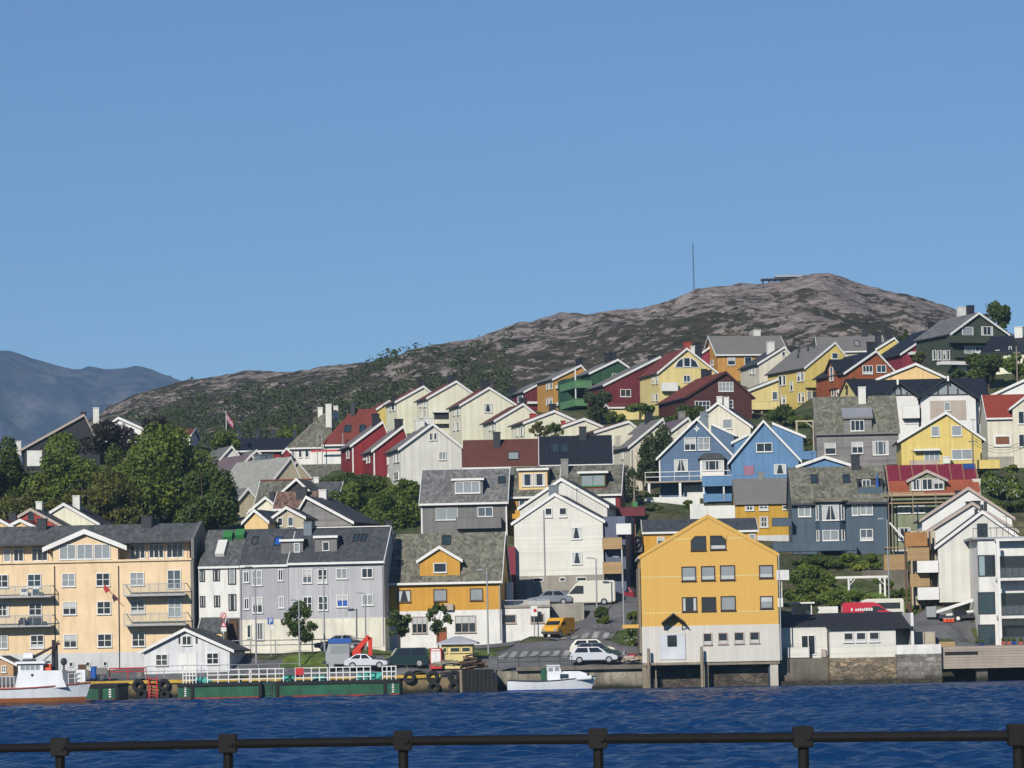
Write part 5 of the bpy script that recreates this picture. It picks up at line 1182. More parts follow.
h = House('old_town_house', 'small grey gable with one white window above the pale roof slope', 'house', 'G', 432, 22, 244, 268, 462, 450, 475, 9, WHITE_R, SLATE_G, xp=256, og=.3, oe=.3, group=GL, found=5)
h.win(254, 458, 258, 463, 1, 1)
h = House('old_town_house', 'narrow slate roofed house with black chimney behind the beige small gable', 'house', 'G', 362, -10, 250, 282, 512, 497, 525, 8, CREAM_V, SLATE, xp=266, og=.3, oe=.3, group=GL, found=4)
h.chim(270, 275, 492, f=.5)
GF = 'gables peeping over the apartment block roof'
h = House('gabled_house', 'cream and white gable with white chimney over the apartment block roof', 'house', 'G', 352, -5, 30, 98, 526, 503.4, 530, 9, CREAM_V, SLATE_B, xp=64, og=.2, oe=.2, group=GF, found=3); h.chim(73.2, 80.2, 495.6, CHIM_WH, f=.3)
h = House('gabled_house', 'brick red gable with dark attic shutter beside the cream one', 'house', 'G', 346, -5, 1, 61, 528, 508.6, 530, 8, W('brick_red_boards', 170, 66, 44), SLATE_B, trim=TAUPE, xp=31, og=.2, oe=.2, group=GF, found=3); h.win(28, 511.5, 34, 520, 1, 1, frame=STEEL_D, pane=GLASS); h.chim(36.5, 42.5, 501.5, CHIM_WH, f=.6)
h = House('gabled_house', 'small peach gable with red roof just left of the black chimney', 'house', 'G', 339.5, -5, -17, 17, 531, 519.4, 540, 7, PEACH, TILE_RED, xp=0, og=.2, oe=.2, group=GF, found=3); h.chim(9.5, 16.5, 513, f=.6)
h = House('gabled_house', 'low peach gable in front of the brick red one', 'house', 'G', 340, -5, 3, 38, 530, 519.5, 540, 6, PEACH, TILE_RED, xp=20.5, og=.2, oe=.2, group=GF, found=3)
h = House('dark_roofed_house', 'house on the left ridge with dark gable and a pale lower wall panel', 'house', 'G', 440, 10, 24, 100, 449, 414.5, 470, 10, mat('black_boards', (.03, .031, .036), .7, 'boards_v', .15), SLATE_B, xp=84, og=.3, oe=.5, found=6, trim=TAUPE)
h.box(27, 42, 450.5, 466, -.05, -.01, WHITE_R, 'white_panel'); h.chim(93, 98.8, 407.6, CHIM_WH, f=.3); h.chim(81, 86, 412, f=.9); h.chim(16, 21, 441, CHIM_WH, f=.0)
h = House('white_ridge_house', 'white gabled house behind the copper leaved tree on the left ridge', 'house', 'G', 452, -8, 103, 142, 430, 417.4, 450, 9, WHITE, SLATE_G, xp=119, og=.3, oe=.3, found=5)
h.wins([(112, 422.5, 116, 427.5), (122, 422, 126, 427)], nc=1)
h = House('white_ridge_house', 'small white house with red roof edge right of the copper leaved tree', 'house', 'E', 456, -4, 172, 190, 436, 429, 446, 7, WHITE, TILE_RED, og=.2, oe=.2, found=5); h.win(176, 437, 180, 441, 1, 1)
# boathouse and small huts on the quay
h = House('boathouse', 'small pale grey boathouse with white doors on the quay', 'boathouse', 'G', 306, -7, 144.2, 229.5, 651.3, 628.6, 675.5, 7, W('boathouse_boards', 222, 222, 222, 'boards_v'), SLATE_B, xp=185.5, og=.35, oe=.45, found=.6, t=.16, gut=False, ground=False)
BH = h
h.win(182, 635.6, 191.8, 645.4, 2, 1, pane=GLASS, cur=''); h.win(155.6, 654, 168, 665.8, 2, 2, pane=GLASS, cur=''); h.win(206.6, 652.6, 219, 664.4, 2, 2, pane=GLASS, cur='')
m = h.door(178.3, 653.2, 187, 675.2, WHITE); h.door(187.3, 653, 196, 675, WHITE)
for px in (179.2, 196.4):
    h.box(px - .8, px + .8, 635.5, 643.5, -.08, -.005, STEEL_D, 'shutter_hook')
h = House('brown_hut', 'small orange brown hut behind the fishing boat', 'hut', 'G', 309, -4, -12, 13.2, 664, 656, 680, 4, mat('orange_brown_boards', sun(196, 158, 116), .7, 'boards_v', .08), SLATE_B, xp=0, og=.2, oe=.35, found=.5, trim=WHITE, t=.12, ground=False)
h.win(1.5, 665.5, 6.5, 672.5, 2, 2, pane=GLASS, cur='')
h = House('slate_shed', 'small dark slate roofed shed by the no stopping sign', 'shed', 'E', 317, -4, 199, 222, 632, 617.5, 650, 4, PEACH, SLATE_D, og=.1, oe=.2, found=.8, gut=False)
# kiosk
k0 = P(457, 662, 304); kiosk = thing('kiosk', 'small yellow kiosk with pale hipped roof on the quay', 'kiosk', k0, R(-4)); sK = 304 / FPX
w_, hh = 31 * sK, 17.5 * sK
MB().box(-w_ / 2, w_ / 2, 0, 2.6, -.6, hh).build('wall', YELLOW2, kiosk)
m = MB(); o_ = .45; m.add([(-w_ / 2 - o_, -o_, hh), (w_ / 2 + o_, -o_, hh), (w_ / 2 + o_, 2.6 + o_, hh), (-w_ / 2 - o_, 2.6 + o_, hh), (-w_ / 2 - o_, -o_, hh + .14), (w_ / 2 + o_, -o_, hh + .14), (w_ / 2 + o_, 2.6 + o_, hh + .14), (-w_ / 2 - o_, 2.6 + o_, hh + .14), (-.3, 1.3, hh + .75), (.3, 1.3, hh + .75)],
     [(0, 3, 2, 1), (0, 1, 5, 4), (1, 2, 6, 5), (2, 3, 7, 6), (3, 0, 4, 7), (4, 5, 9, 8), (5, 6, 9), (6, 7, 8, 9), (7, 4, 8)]); m.build('roof', mat('pale_kiosk_roof', sun(186, 186, 190), .6), kiosk)
for u, ww in ((-w_ / 2 + .12, .42), (-w_ / 2 + .8, .95), (w_ / 2 - 1.0, .85)):
    window(kiosk, Vector((u, 0, hh - .75)), X3, Z3, -Y3, ww, .5, 1, 1, frame=YELLOW2, pane=GLASS_N, cur='')
iv = P(436, 665.5, 303.4); ice = thing('ice_locker', 'red and white vending cabinet standing beside the yellow kiosk', 'cabinet', iv, R(-4))
MB().box(-.52, .52, 0, .8, -.3, 1.55).build('cabinet_body', RED_PAINT, ice); d = MB().box(-.44, -.01, -.05, -.003, .1, 1.3).box(.01, .44, -.05, -.003, .1, 1.3).build('cabinet_door', WHITE, ice)
MB().box(-.4, .4, -.02, -.003, 1.37, 1.5).build('header_stripe', WHITE, ice)

for hh_, px_ in ((B2, 763), (B1, 697), (YH, 960), (WH1, 566), (SG, 900), (BG, 800), (DG, 985), (TY, 815), (BR, 880), (TH, 990), (APT, 110)): hh_.aerial(px_)
# ================================================================== QUAY, STREET, WATER
QZ = lambda px: P(px, 0, 300)
SEA = 0.0
def tz(px, py, Y): return P(px, py, Y).z
# masonry quay wall in stretches
def quay_wall(name, label, x0, x1, y0, ztop, zbot, m, th=1.2, cat='quay wall'):
    b = MB().box(x0, x1, y0, y0 + th, zbot, ztop)
    return tag(b.build(name, m), label, cat)
def X(px, Y=300): return P(px, 660, Y).x
zq = tz(300, 680.5, 300)                       # left quay level
quay_wall('quay_wall', 'old stained quay wall with tyres and yellow edge behind the green barge', X(-60), X(462), 300, zq, -2, STONE_Q)
quay_wall('quay_wall', 'rough stone quay wall behind the small white motor boat', X(496), X(645), 300.4, tz(570, 670, 300), -2, CONC_Q, th=1.5)
quay_wall('quay_wall', 'concrete and rubble base under the low white shed', X(779), X(828), 299.8, tz(805, 658.3, 300), -2, CONC_D)
quay_wall('quay_wall', 'yellowish rubble stone base below the three shed windows', X(828.3), X(895), 298.9, tz(860, 657.6, 299), -2, STONE)
quay_wall('quay_wall', 'big grey stone blocks at the corner of the timber quay', X(895.3), X(940), 298.9, tz(918, 654, 299), -2, STONE_G)
tag(MB().box(X(779), X(940), 298.5, 298.88, -2, .35).build('rock_footing', WEED), 'weed covered stone footing along the waterline below the shed', 'footing')
tag(MB().box(X(895.3), X(940), 298.9, 299.2, tz(918, 654, 299) + .005, tz(918, 644.6, 299)).build('low_wall', WHITE_R), 'low white wall on the grey stone blocks by the timber quay', 'wall')
q = MB().box(X(80), X(440), 299.75, 300.15, zq + .005, zq + .3)
tag(q.build('kerb', YEL_PAINT), kind='structure')
tag(MB().box(X(516), X(645), 299.9, 301.4, tz(570, 670, 300) + .004, tz(580, 667, 300) + .12).build('quay_kerb', CONC_D), kind='structure')
# black tarred jetty head
bj = thing('jetty_head', 'black tarred timber jetty head between the tyres and the motor boat', 'jetty', (X(462), 297.5, 0))
a = P(462, 670, 297.5); zt = a.z; w_ = X(498, 297.5) - X(462, 297.5)
MB().add([(.05, 0, -2), (w_ + .1, 0, -2), (w_ - .4, 0, zt), (.05, 0, zt), (.05, 3, -2), (w_ + .1, 3, -2), (w_ - .4, 3, zt), (.05, 3, zt)], [(0, 1, 2, 3), (5, 4, 7, 6), (1, 5, 6, 2), (4, 0, 3, 7), (3, 2, 6, 7), (0, 4, 5, 1)]).build('plank_wall', BLACKWOOD, bj)
m = MB()
for i in range(9): MB().box(.15 + i * .36, .3 + i * .36, -.09, -.003, -2, zt - .05).build('fender_timber', BLACKWOOD, bj)
MB().box(-.2, 0.02, -.1, 2.4, -2, zt).build('end_post', POST, bj)
# pile of nets and planks on it
def rubble(name, label, cat, px0, px1, py, Y, h_, m1, m2, n=26, seed=1):
    rr = random.Random(seed); a, c = P(px0, py, Y), P(px1, py, Y)
    t = thing(name, label, cat, ((a.x + c.x) / 2, Y, a.z)); w = (c.x - a.x) / 2
    b1, b2 = MB(), MB()
    for i in range(n):
        k = b1 if rr.random() < .55 else b2
        L = rr.uniform(.5, 1.3); an = rr.uniform(-.5, .5); x = rr.uniform(-w, w); z = rr.uniform(0, h_ * (1 - abs(x) / w * .6))
        d = Vector((math.cos(an), math.sin(an), rr.uniform(-.12, .2)))
        k.obox(Vector((x, rr.uniform(-.6, .6), z)) - d * L / 2, d * L, Vector((-d.y, d.x, 0)) * .22, Vector((0, 0, rr.uniform(.08, .22))))
    b1.build('timber', m1, t); b2.build('netting', m2, t); return t
rubble('timber_pile', 'untidy pile of planks and nets in front of the yellow kiosk', 'timber pile', 436, 466, 666.5, 300.9, .5, POST, CONC, 34, 3)
rubble('net_heap', 'dark heap of nets and boards on the black jetty head', 'net heap', 464, 482, 668.5, 298.6, 1.2, BLACKWOOD, WOOD_BR, 40, 5)
rubble('firewood_heap', 'small heap of pale wood at the corner of the yellow warehouse', 'wood heap', 628, 641, 661.5, 302, .7, WOOD, TAUPE, 18, 8)
# tyres hung on the quay wall
tyre = None
for i, (px, py, r, lb) in enumerate(((138.4, 685.5, .52, 'tyre fender on the quay wall nearest the red ladder, towards the fishing boat'), (164, 685, .55, 'upper of the two tyre fenders just right of the red ladder'), (165, 695, .48, 'lower of the two tyre fenders just right of the red ladder'),
        (409.5, 677.6, .55, 'tyre fender right at the end of the green barge'), (432.7, 677, .56, 'upper left tyre of the four below the kiosk'), (434, 687.5, .55, 'lower left tyre of the four below the kiosk'), (454, 676.5, .56, 'upper right tyre of the four below the kiosk'), (454.3, 687, .52, 'lower right tyre of the four below the kiosk'), (142, 694.5, .5, 'low tyre fender half sunk beside the barge end'))):
    p = P(px, py, 299.7)
    if tyre is None:
        tyre = thing('tyre_fender', lb, 'tyre', p, 0, 'tyre fenders on the quay wall')
        MB().torus((0, 0, 0), (0, 1, 0), .40, .19).build('tyre', RUBBER, tyre, smooth=True)
        MB().tube((0, .05, .55), (.06, .1, 1.15), .03, n=5).build('rope', POST, tyre)
    else:
        c = copy_tree(tyre, p, label=lb); c.scale = (r / .55,) * 3; c.rotation_euler = (random.uniform(-.1, .1), random.uniform(-.5, .5), random.uniform(-.3, .3))
ld = thing('quay_ladder', 'red steel ladder on the quay wall between the tyres', 'ladder', P(153, 700, 299.5))
Lh = 21 * 300 / FPX; lw = .38
for sx in (-lw, lw): MB().box(sx - .05, sx + .05, -.05, .05, -.5, Lh + .2).build('rail', RED_PAINT, ld)
m = MB()
for i in range(7): m.box(-lw + .051, lw - .051, -.03, .03, .05 + i * .3, .12 + i * .3)
m.build('rung', RED_PAINT, ld)

# barge
def barge(name, label, x0, x1, ytop, ybot, Y, dep, gap=None):
    a, c = P(x0, ybot, Y), P(x1, ybot - (x1 - x0) * math.tan(ROLL), Y); zt = P((x0 + x1) / 2, ytop, Y).z
    t = thing(name, label, 'barge', ((a.x + c.x) / 2, Y, 0)); w = (c.x - a.x) / 2
    spans = [(-w, w)]
    if gap:
        g0, g1 = P(gap[0], ybot, Y).x - t.location.x, P(gap[1], ybot, Y).x - t.location.x
        spans = [(-w, g0), (g1, w)]
        MB().box(g0 - .01, g1 + .01, .5, dep, -.8, zt - .05).build('hull_recess', GREEN_HULL, t)
        m = MB()
        for u in (g0 + .25, g1 - .3): m.box(u, u + .06, .42, .48, -.3, zt)
        for i in range(6): m.box(g0 + .311, g1 - .301, .43, .47, -.1 + i * .3, -.05 + i * .3)
        m.build('side_ladder', STEEL_D, t)
    for u0, u1 in spans:
        hl = MB().box(u0, u1, 0, dep, .14, zt - .28).build('hull', GREEN_HULL, t)
        MB().box(u0 + .02, u1 - .02, .02, dep - .02, -.8, .138).build('boot_top', mat('red_boot_topping', sun(150, 56, 44), .7, 'concrete', .15), hl)
        MB().box(u0 - .06, u1 + .06, -.12, dep + .05, zt - .278, zt).build('fender_rail', RUBBER, hl)
        m = MB()
        for u in ((u0 + (1.1 if u0 < 0 else .05), u1 - .2) if u0 < -w * .5 else (u0 + .05, u1 - 1.4)): MB().box(u, u + .28, -.14, -.003, .1, zt - .282).build('side_fender', RUBBER, hl)
    return t, w, zt
bt, bw, bz = barge('barge', 'long low green barge moored along the quay below the white railings', 178, 399.5, 681.5, 698.5, 288, 9, (261, 275))
m = MB()                                       # white draught marks at both ends
for u in (-bw + .65, bw - .55):
    for i in range(6): m.box(u - .11 + (.03 if i % 2 else 0), u + .08, -.02, -.004, .25 + i * .19, .36 + i * .19)
m.build('draught_marks', WHITE, bt)
def barge_rail(px0, px1, n):
    m = MB(); a, c = P(px0, 680, 288.2).x - bt.location.x, P(px1, 680, 288.2).x - bt.location.x
    for z in (.25, .65, 1.1): m.box(a, c, .2, .27, bz + z, bz + z + .08)
    for i in range(n + 1): u = a + (c - a - .08) * i / n; m.box(u, u + .08, .195, .275, bz, bz + 1.2)
    return m.build('white_railing', WHITE, bt)
barge_rail(207, 250, 4); barge_rail(250.6, 284, 4); barge_rail(295, 328, 4); barge_rail(329, 371, 6); barge_rail(382, 396.5, 3); barge_rail(182.5, 196.5, 4)
MB().box(P(295.5, 680, 288.1).x - bt.location.x, P(303.5, 680, 288.1).x - bt.location.x, .13, .19, bz + .55, bz + 1.15).build('warning_board', RED_PAINT, bt)
m = MB(); rr = random.Random(4)
for px in (200, 205, 288, 318, 322, 360, 366, 372, 377):
    u = P(px, 680, 289.5).x - bt.location.x; MB().blob((u, 1.5, bz + .2), .6, .4, rr.uniform(.25, .5), 7, 5, .25).build('net_bundle', TURQ, bt)
m = MB()
for px in (193, 240, 290, 392): u = P(px, 680, 288.5).x - bt.location.x; MB().tube((u, .5, bz), (u, .5, bz + .45), .14, n=8).tube((u, .5, bz + .45), (u, .5, bz + .55), .2, n=8).build('bollard', GREEN_HULL, bt)
b2, w2, z2 = barge('barge', 'short green barge end showing between the fishing boat and the red ladder', 86, 117.5, 684.5, 701.5, 288, 8)
m = MB()
for i in range(5): m.box(w2 - .75, w2 - .55, -.02, -.004, .3 + i * .2, .42 + i * .2)
m.build('draught_marks', WHITE, b2)

# boats
def hull(name, par, L, bm, zk, sheer, mat_, n=14, bow=1, z0=None, z1=None, flare=1.0):
    """lofted hull along x from stern to bow; z0/z1 keep only a band of its height"""
    vs, fs = [], []; m = 7
    for i in range(n + 1):
        t = i / n; x = -L / 2 + L * t
        hb = bm * (min(1, (.72 + .9 * t)) if t < .35 else 1.0) * (1 - max(0, (t - .45) / .55) ** 2.2)
        top = sheer(t)
        for j in range(m):
            s_ = j / (m - 1)
            z = zk + (top - zk) * s_
            yb = hb * (s_ ** .24 if s_ > 0 else 0.0) * (.86 + .14 * s_ * flare)
            xx = x + bow * (.10 * L * max(0, t - .7) / .3 * (s_ - 1) * .8)
            vs.append((xx, z, yb))
    def V(i, j, sg): return (vs[i * m + j][0], sg * vs[i * m + j][2], vs[i * m + j][1])
    b = MB()
    A = [V(i, j, -1) for i in range(n + 1) for j in range(m)]; B = [V(i, j, 1) for i in range(n + 1) for j in range(m)]
    o = len(A); F = []
    for i in range(n):
        for j in range(m - 1):
            a = i * m + j; F.append((a, a + m, a + m + 1, a + 1)); F.append((o + a, o + a + 1, o + a + m + 1, o + a + m))
        a = i * m + m - 1; F.append((a, a + m, o + a + m, o + a))
    F.append(tuple([j for j in range(m)] + [o + j for j in range(m - 1, -1, -1)]))
    b.add(A + B, F)
    ob = b.build(name, mat_, par)
    if True:
        bmh = bmesh.new(); bmh.from_mesh(ob.data)
        for zc, up in ((z0, False), (z1, True)):
            if zc is None: continue
            g = bmh.verts[:] + bmh.edges[:] + bmh.faces[:]
            bmesh.ops.bisect_plane(bmh, geom=g, plane_co=(0, 0, zc), plane_no=(0, 0, 1), clear_outer=up, clear_inner=not up)
        bmh.to_mesh(ob.data); bmh.free()
    bmm = bmesh.new(); bmm.from_mesh(ob.data); bmesh.ops.remove_doubles(bmm, verts=bmm.verts[:], dist=.001); bmesh.ops.recalc_face_normals(bmm, faces=bmm.faces[:]); bmm.to_mesh(ob.data); bmm.free()
    return ob
# white motor boat (bow towards the left of the photograph is low, high end to the right)
a, c = P(507.5, 690, 296.5), P(596, 688, 296.5); L_ = (c.x - a.x)
mbt = thing('motor_boat', 'small white wooden motor boat with a wheelhouse moored by the stone quay', 'boat', ((a.x + c.x) / 2, 296.5, 0))
sh = lambda t: .82 + .30 * abs(t - .35) ** 1.5 * 2.2
hull('hull', mbt, L_, 1.25, -.5, sh, HULL_W, z0=.10, z1=None)
hull('boot_top', mbt, L_ - .02, 1.245, -.5, sh, BLUE_PAINT, z0=None, z1=.099)
m = MB()
for i in range(14):
    t0, t1 = i / 14, (i + 1) / 14
    hbf = lambda t: 1.27 * (min(1, (.72 + .9 * t)) if t < .35 else 1.0) * (1 - max(0, (t - .45) / .55) ** 2.2)
    for sg in (-1, 1):
        p0 = Vector((-L_ / 2 + L_ * t0, sg * hbf(t0), sh(t0) + .02)); p1 = Vector((-L_ / 2 + L_ * t1, sg * hbf(t1), sh(t1) + .02)); m.tube(p0, p1, .05, n=5)
m.build('rubbing_strake', STEEL_D, mbt)
U = lambda px: P(px, 680, 296.5).x - mbt.location.x
ZZ = lambda py, px=550: P(px, py, 296.5).z
wh = MB().prism([(U(547.5), -.75, .8), (U(547), -.75, ZZ(666)), (U(559.5), -.75, ZZ(666)), (U(561.5), -.75, ZZ(671.5)), (U(561.8), -.75, .8)], (0, 1.5, 0)).build('wheelhouse', HULL_W, mbt)
MB().box(U(546.2), U(560.3), -.85, .85, ZZ(666) + .003, ZZ(665)).build('wheelhouse_roof', HULL_W, wh)
MB().box(U(548.5), U(553), -.775, -.752, ZZ(671.3), ZZ(667.5)).box(U(555), U(559.3), -.775, -.752, ZZ(671), ZZ(667)).build('wheelhouse_window', GLASS_L, wh)
cb = MB().prism([(U(562), -.9, .8), (U(562), -.9, ZZ(671.5)), (U(580), -.9, ZZ(671.8)), (U(591), -.9, ZZ(675.5)), (U(592), -.9, .95)], (0, 1.8, 0)).build('cabin', HULL_W, mbt, bevel=.06)
MB().box(U(560), U(568.5), -.925, -.902, ZZ(678.6), ZZ(674.2)).build('cabin_window', GLASS_N, cb)
MB().tube((U(588), -.93, ZZ(674.8)), (U(588), -.85, ZZ(674.8)), .13, n=10).build('porthole', STEEL_D, cb)
m = MB(); m.box(U(541), U(546.5), -.5, .5, .7, ZZ(668)); m.build('engine_box', GREEN_HULL, mbt)
MB().box(U(515), U(540), -.8, .8, .7, .82).build('deck_boards', WOOD_BR, mbt)
# fishing boat
a, c = P(-42, 703, 274), P(91, 701, 274); L2 = c.x - a.x
fb = thing('fishing_boat', 'white fishing boat with varnished lower hull and a derrick, bow to the right', 'boat', ((a.x + c.x) / 2, 274, 0))
zh = lambda py, px=45: P(px, py, 274).z
top = lambda t: zh(688) + (zh(682.6, 88) - zh(688)) * max(0, (t - .3) / .7) ** 2
hull('hull', fb, L2, 2.0, -1.0, top, HULL_W, z0=zh(697.3), z1=None)
hull('lower_hull', fb, L2, 2.0, -1.0, top, VARNISH, z0=zh(701.5), z1=zh(697.3) - .004)
hull('boot_top', fb, L2, 2.0, -1.0, top, mat('bottom_paint', sun(120, 84, 66), .7, 'concrete', .15), z0=None, z1=zh(701.5) - .004)
U = lambda px: P(px, 680, 274).x - fb.location.x
m = MB()
for i in range(10):
    t0, t1 = i / 10, (i + 1) / 10
    hbf = lambda t: 2.03 * (min(1, (.72 + .9 * t)) if t < .35 else 1.0) * (1 - max(0, (t - .45) / .55) ** 2.2)
    for sg in (-1, 1):
        m.tube((-L2 / 2 + L2 * t0, sg * hbf(t0), top(t0) + .01), (-L2 / 2 + L2 * t1, sg * hbf(t1), top(t1) + .01), .07, n=5)
m.build('rubbing_strake', mat('dull_red_strake', sun(170, 96, 84), .6), fb)
dh = MB().prism([(U(17), -1.5, zh(688) - .1), (U(21), -1.5, zh(670.5)), (U(64.5), -1.5, zh(670.5)), (U(65.5), -1.5, zh(679)), (U(69), -1.5, zh(686) - .1)], (0, 3.0, 0)).build('deckhouse', HULL_W, fb)
MB().tube((U(35), -1.53, zh(674.7)), (U(35), -1.45, zh(674.7)), .12, n=10).build('porthole', STEEL_D, dh)
wh = MB().box(U(20.5), U(45.5), -1.35, 1.35, zh(670.4), zh(663.4)).build('wheelhouse', HULL_W, fb)
MB().box(U(18.5), U(48), -1.6, 1.6, zh(663.4) + .003, zh(661)).build('wheelhouse_roof', HULL_W, wh)
m = MB()
for px in (23.2, 28, 33, 38): m.box(U(px), U(px + 4), -1.375, -1.352, zh(669.5), zh(664.4))
m.build('wheelhouse_window', GLASS_L, wh)
MB().box(U(46.5), U(52.5), -1.0, -.3, zh(670.4), zh(664)).build('fish_crate', ORANGE, fb)
m = MB(); m.tube((U(57), 0, zh(671)), (U(57), 0, zh(643)), .13, .09, 8); m.tube((U(53), .3, zh(671)), (U(53), .3, zh(640)), .16, .12, 8); m.build('mast', STEEL_D, fb)
m = MB(); m.tube((U(34), -.2, zh(657)), (U(61), -.4, zh(643.5)), .14, .09, 7); m.tube((U(56), 0, zh(650)), (U(44), -.2, zh(661)), .04, n=5); m.tube((U(57), 0, zh(643)), (U(59.5), -.2, zh(641)), .05, n=5); m.build('derrick', DARKWOOD, fb)
m = MB(); m.box(U(24), U(35), -.8, .8, zh(660.9), zh(658.8)); m.build('life_raft_rack', STEEL_D, fb); m = MB(); m.tube((U(25), -.4, zh(656.5)), (U(34), -.4, zh(656.5)), .35, n=10); m.build('life_raft', HULL_W, fb)
m = MB(); m.blob((U(64), 0, zh(662)), .28, .28, .32); m.tube((U(64), 0, zh(671)), (U(64), 0, zh(662)), .08, n=6); m.build('winch', STEEL_D, fb)
m = MB()
for px in (70, 76, 82, 86): m.tube((U(px), -1.0 + (px - 70) * .05, top(.9)), (U(px), -1.0 + (px - 70) * .05, top(.9) + .9), .035, n=5)
m.tube((U(69), -1.0, top(.9) + .85), (U(86), -.2, top(.95) + .9), .035, n=5); m.tube((U(69), -1.0, top(.9) + .45), (U(86), -.2, top(.95) + .5), .03, n=5); m.build('bow_rail', WHITE, fb)
m = MB()
for px in (1, 5, 9, 13, 17): m.tube((U(px), -1.6, top(.3) - .05), (U(px), -1.6, top(.3) + 1.0), .035, n=5)
m.tube((U(-10), -1.6, top(.3) + 1), (U(17.5), -1.6, top(.3) + 1), .035, n=5); m.build('stern_rail', WHITE, fb)
MB().box(U(76.5), U(86), -.4, .3, zh(682.5), zh(670.5)).build('white_locker', HULL_W, fb)

# timber quay on the right
tq = thing('timber_quay', 'broad weathered timber quay in front of the modern white block', 'jetty', (X(941), 299.5, 0))
z1, z0 = tz(985, 645.8, 299.5), tz(985, 668, 299.5)
m = MB(); n = 8
for i in range(n): m.box(0, 22, 0, .12, z0 + (z1 - z0) * i / n, z0 + (z1 - z0) * (i + .93) / n)
m.build('front_planks', WOOD_GR, tq)
MB().box(0, 22, .125, 14, z1 - .25, z1 - .02).build('deck', WOOD_GR, tq)
for u in (3.2, 13.2): MB().box(u, u + 1.0, .6, 1.6, -2, z1 - .26).build('pier', CONC_D, tq)
MB().box(-.2, 22, 5, 5.3, -2, z1 - .26).build('rear_wall', WEED, tq)
MB().box(.3, 3.3, -.01, .0, z0 + (z1 - z0) * .60, z0 + (z1 - z0) * .76).build('scupper', RUBBER, tq)
# things on it
def planter(name, label, px, py, Y, w, h_, m, leafm, group=None, wd=.5):
    p = P(px, py, Y); t = thing(name, label, 'planter', p, 0, group)
    MB().box(-w / 2, w / 2, 0, wd, 0, h_).build('planter_box', m, t, bevel=.02)
    foliage('foliage', leafm, [(0, wd / 2, h_ + .12, w / 2, wd / 2, .22)], 160, .12, par=t)
    return t

# clutter on the quay between the fishing boat and the boathouse
def item(name, label, cat, px, py, Y=302.5): return thing(name, label, cat, P(px, py, Y), R(random.uniform(-8, 8)))
t = item('pipe_barrier', 'red pipe barrier standing on the quay beside the boathouse', 'barrier', 128, 676)
for x in (-1.7, 0, 1.7): MB().tube((x, 0, -.3), (x, 0, .75), .05, n=6).build('post', RED_PAINT, t)
MB().tube((-1.75, 0, .72), (1.75, 0, .72), .055, n=6).tube((-1.75, 0, .4), (1.75, 0, .4), .04, n=6).build('bar', RED_PAINT, t)
t = item('fish_tub', 'grey plastic fish tub on the quay left of the red pipe barrier', 'tub', 102, 676)
MB().box(-.5, .5, -.4, .4, .12, .75).build('tub_wall', GREY_R, t, bevel=.04)
for x in (-.4, .2): MB().box(x, x + .2, -.38, .38, -.2, .119).build('foot', STEEL_D, t)
t = item('oil_drum', 'blue steel drum on the quay behind the bow of the fishing boat', 'drum', 94, 676)
MB().tube((0, 0, -.2), (0, 0, .85), .29, n=14).build('drum_wall', BLUE_PAINT, t); MB().tube((0, 0, .851), (0, 0, .88), .3, n=14).build('rim', STEEL_D, t)
t = item('pallet_stack', 'stack of weathered pallets with a brown crate on the quay by the apartment block', 'pallets', 82, 676)
for k in range(4): MB().box(-.6, .6, -.5, .5, k * .17 - .05, k * .17 + .09).build('pallet', POST, t)
MB().box(-.35, .4, -.3, .35, .605, 1.05).build('crate', WOOD_BR, t)
t = item('rope_heap', 'heap of dark mooring rope between the boathouse and red barrier', 'rope', 140, 676.5)
for k in range(4): MB().torus((0, 0, .05 + k * .09), (random.uniform(-.1, .1), random.uniform(-.1, .1), 1), .32 - .03 * k, .06, 14, 6).build('coil', CHIM_GR, t)
# seats on the balconies of the apartment block
def seat(label, px, py, w_, m, Y=319.3):
    p = P(px, py, Y); t = thing('balcony_seat', label, 'seat', p, 0)
    MB().box(-w_ / 2, w_ / 2, 0, .55, .15, .45).build('cushion', m, t, bevel=.03); MB().box(-w_ / 2, w_ / 2, .55, .68, .15, .85).build('backrest', m, t, bevel=.03)
    for sx in (-1, 1): MB().box(sx * w_ / 2 - .05, sx * w_ / 2 + .05, .0, .6, .0, .6).build('armrest', m, t)
seat('dark blue balcony sofa on the lower balcony nearest the fishing boat', 34, 626, 1.5, mat('navy_cushion', (.02, .025, .05), .9))
seat('dark small chair on the lower balcony beside the blue sofa', 22, 626.3, .6, STEEL_D)
seat('white balcony chair on the upper balcony above the blue sofa', 24, 596.6, .6, WHITE)
seat('second white balcony chair on the upper balcony, closer to its end rail', 35, 596.4, .6, WHITE)
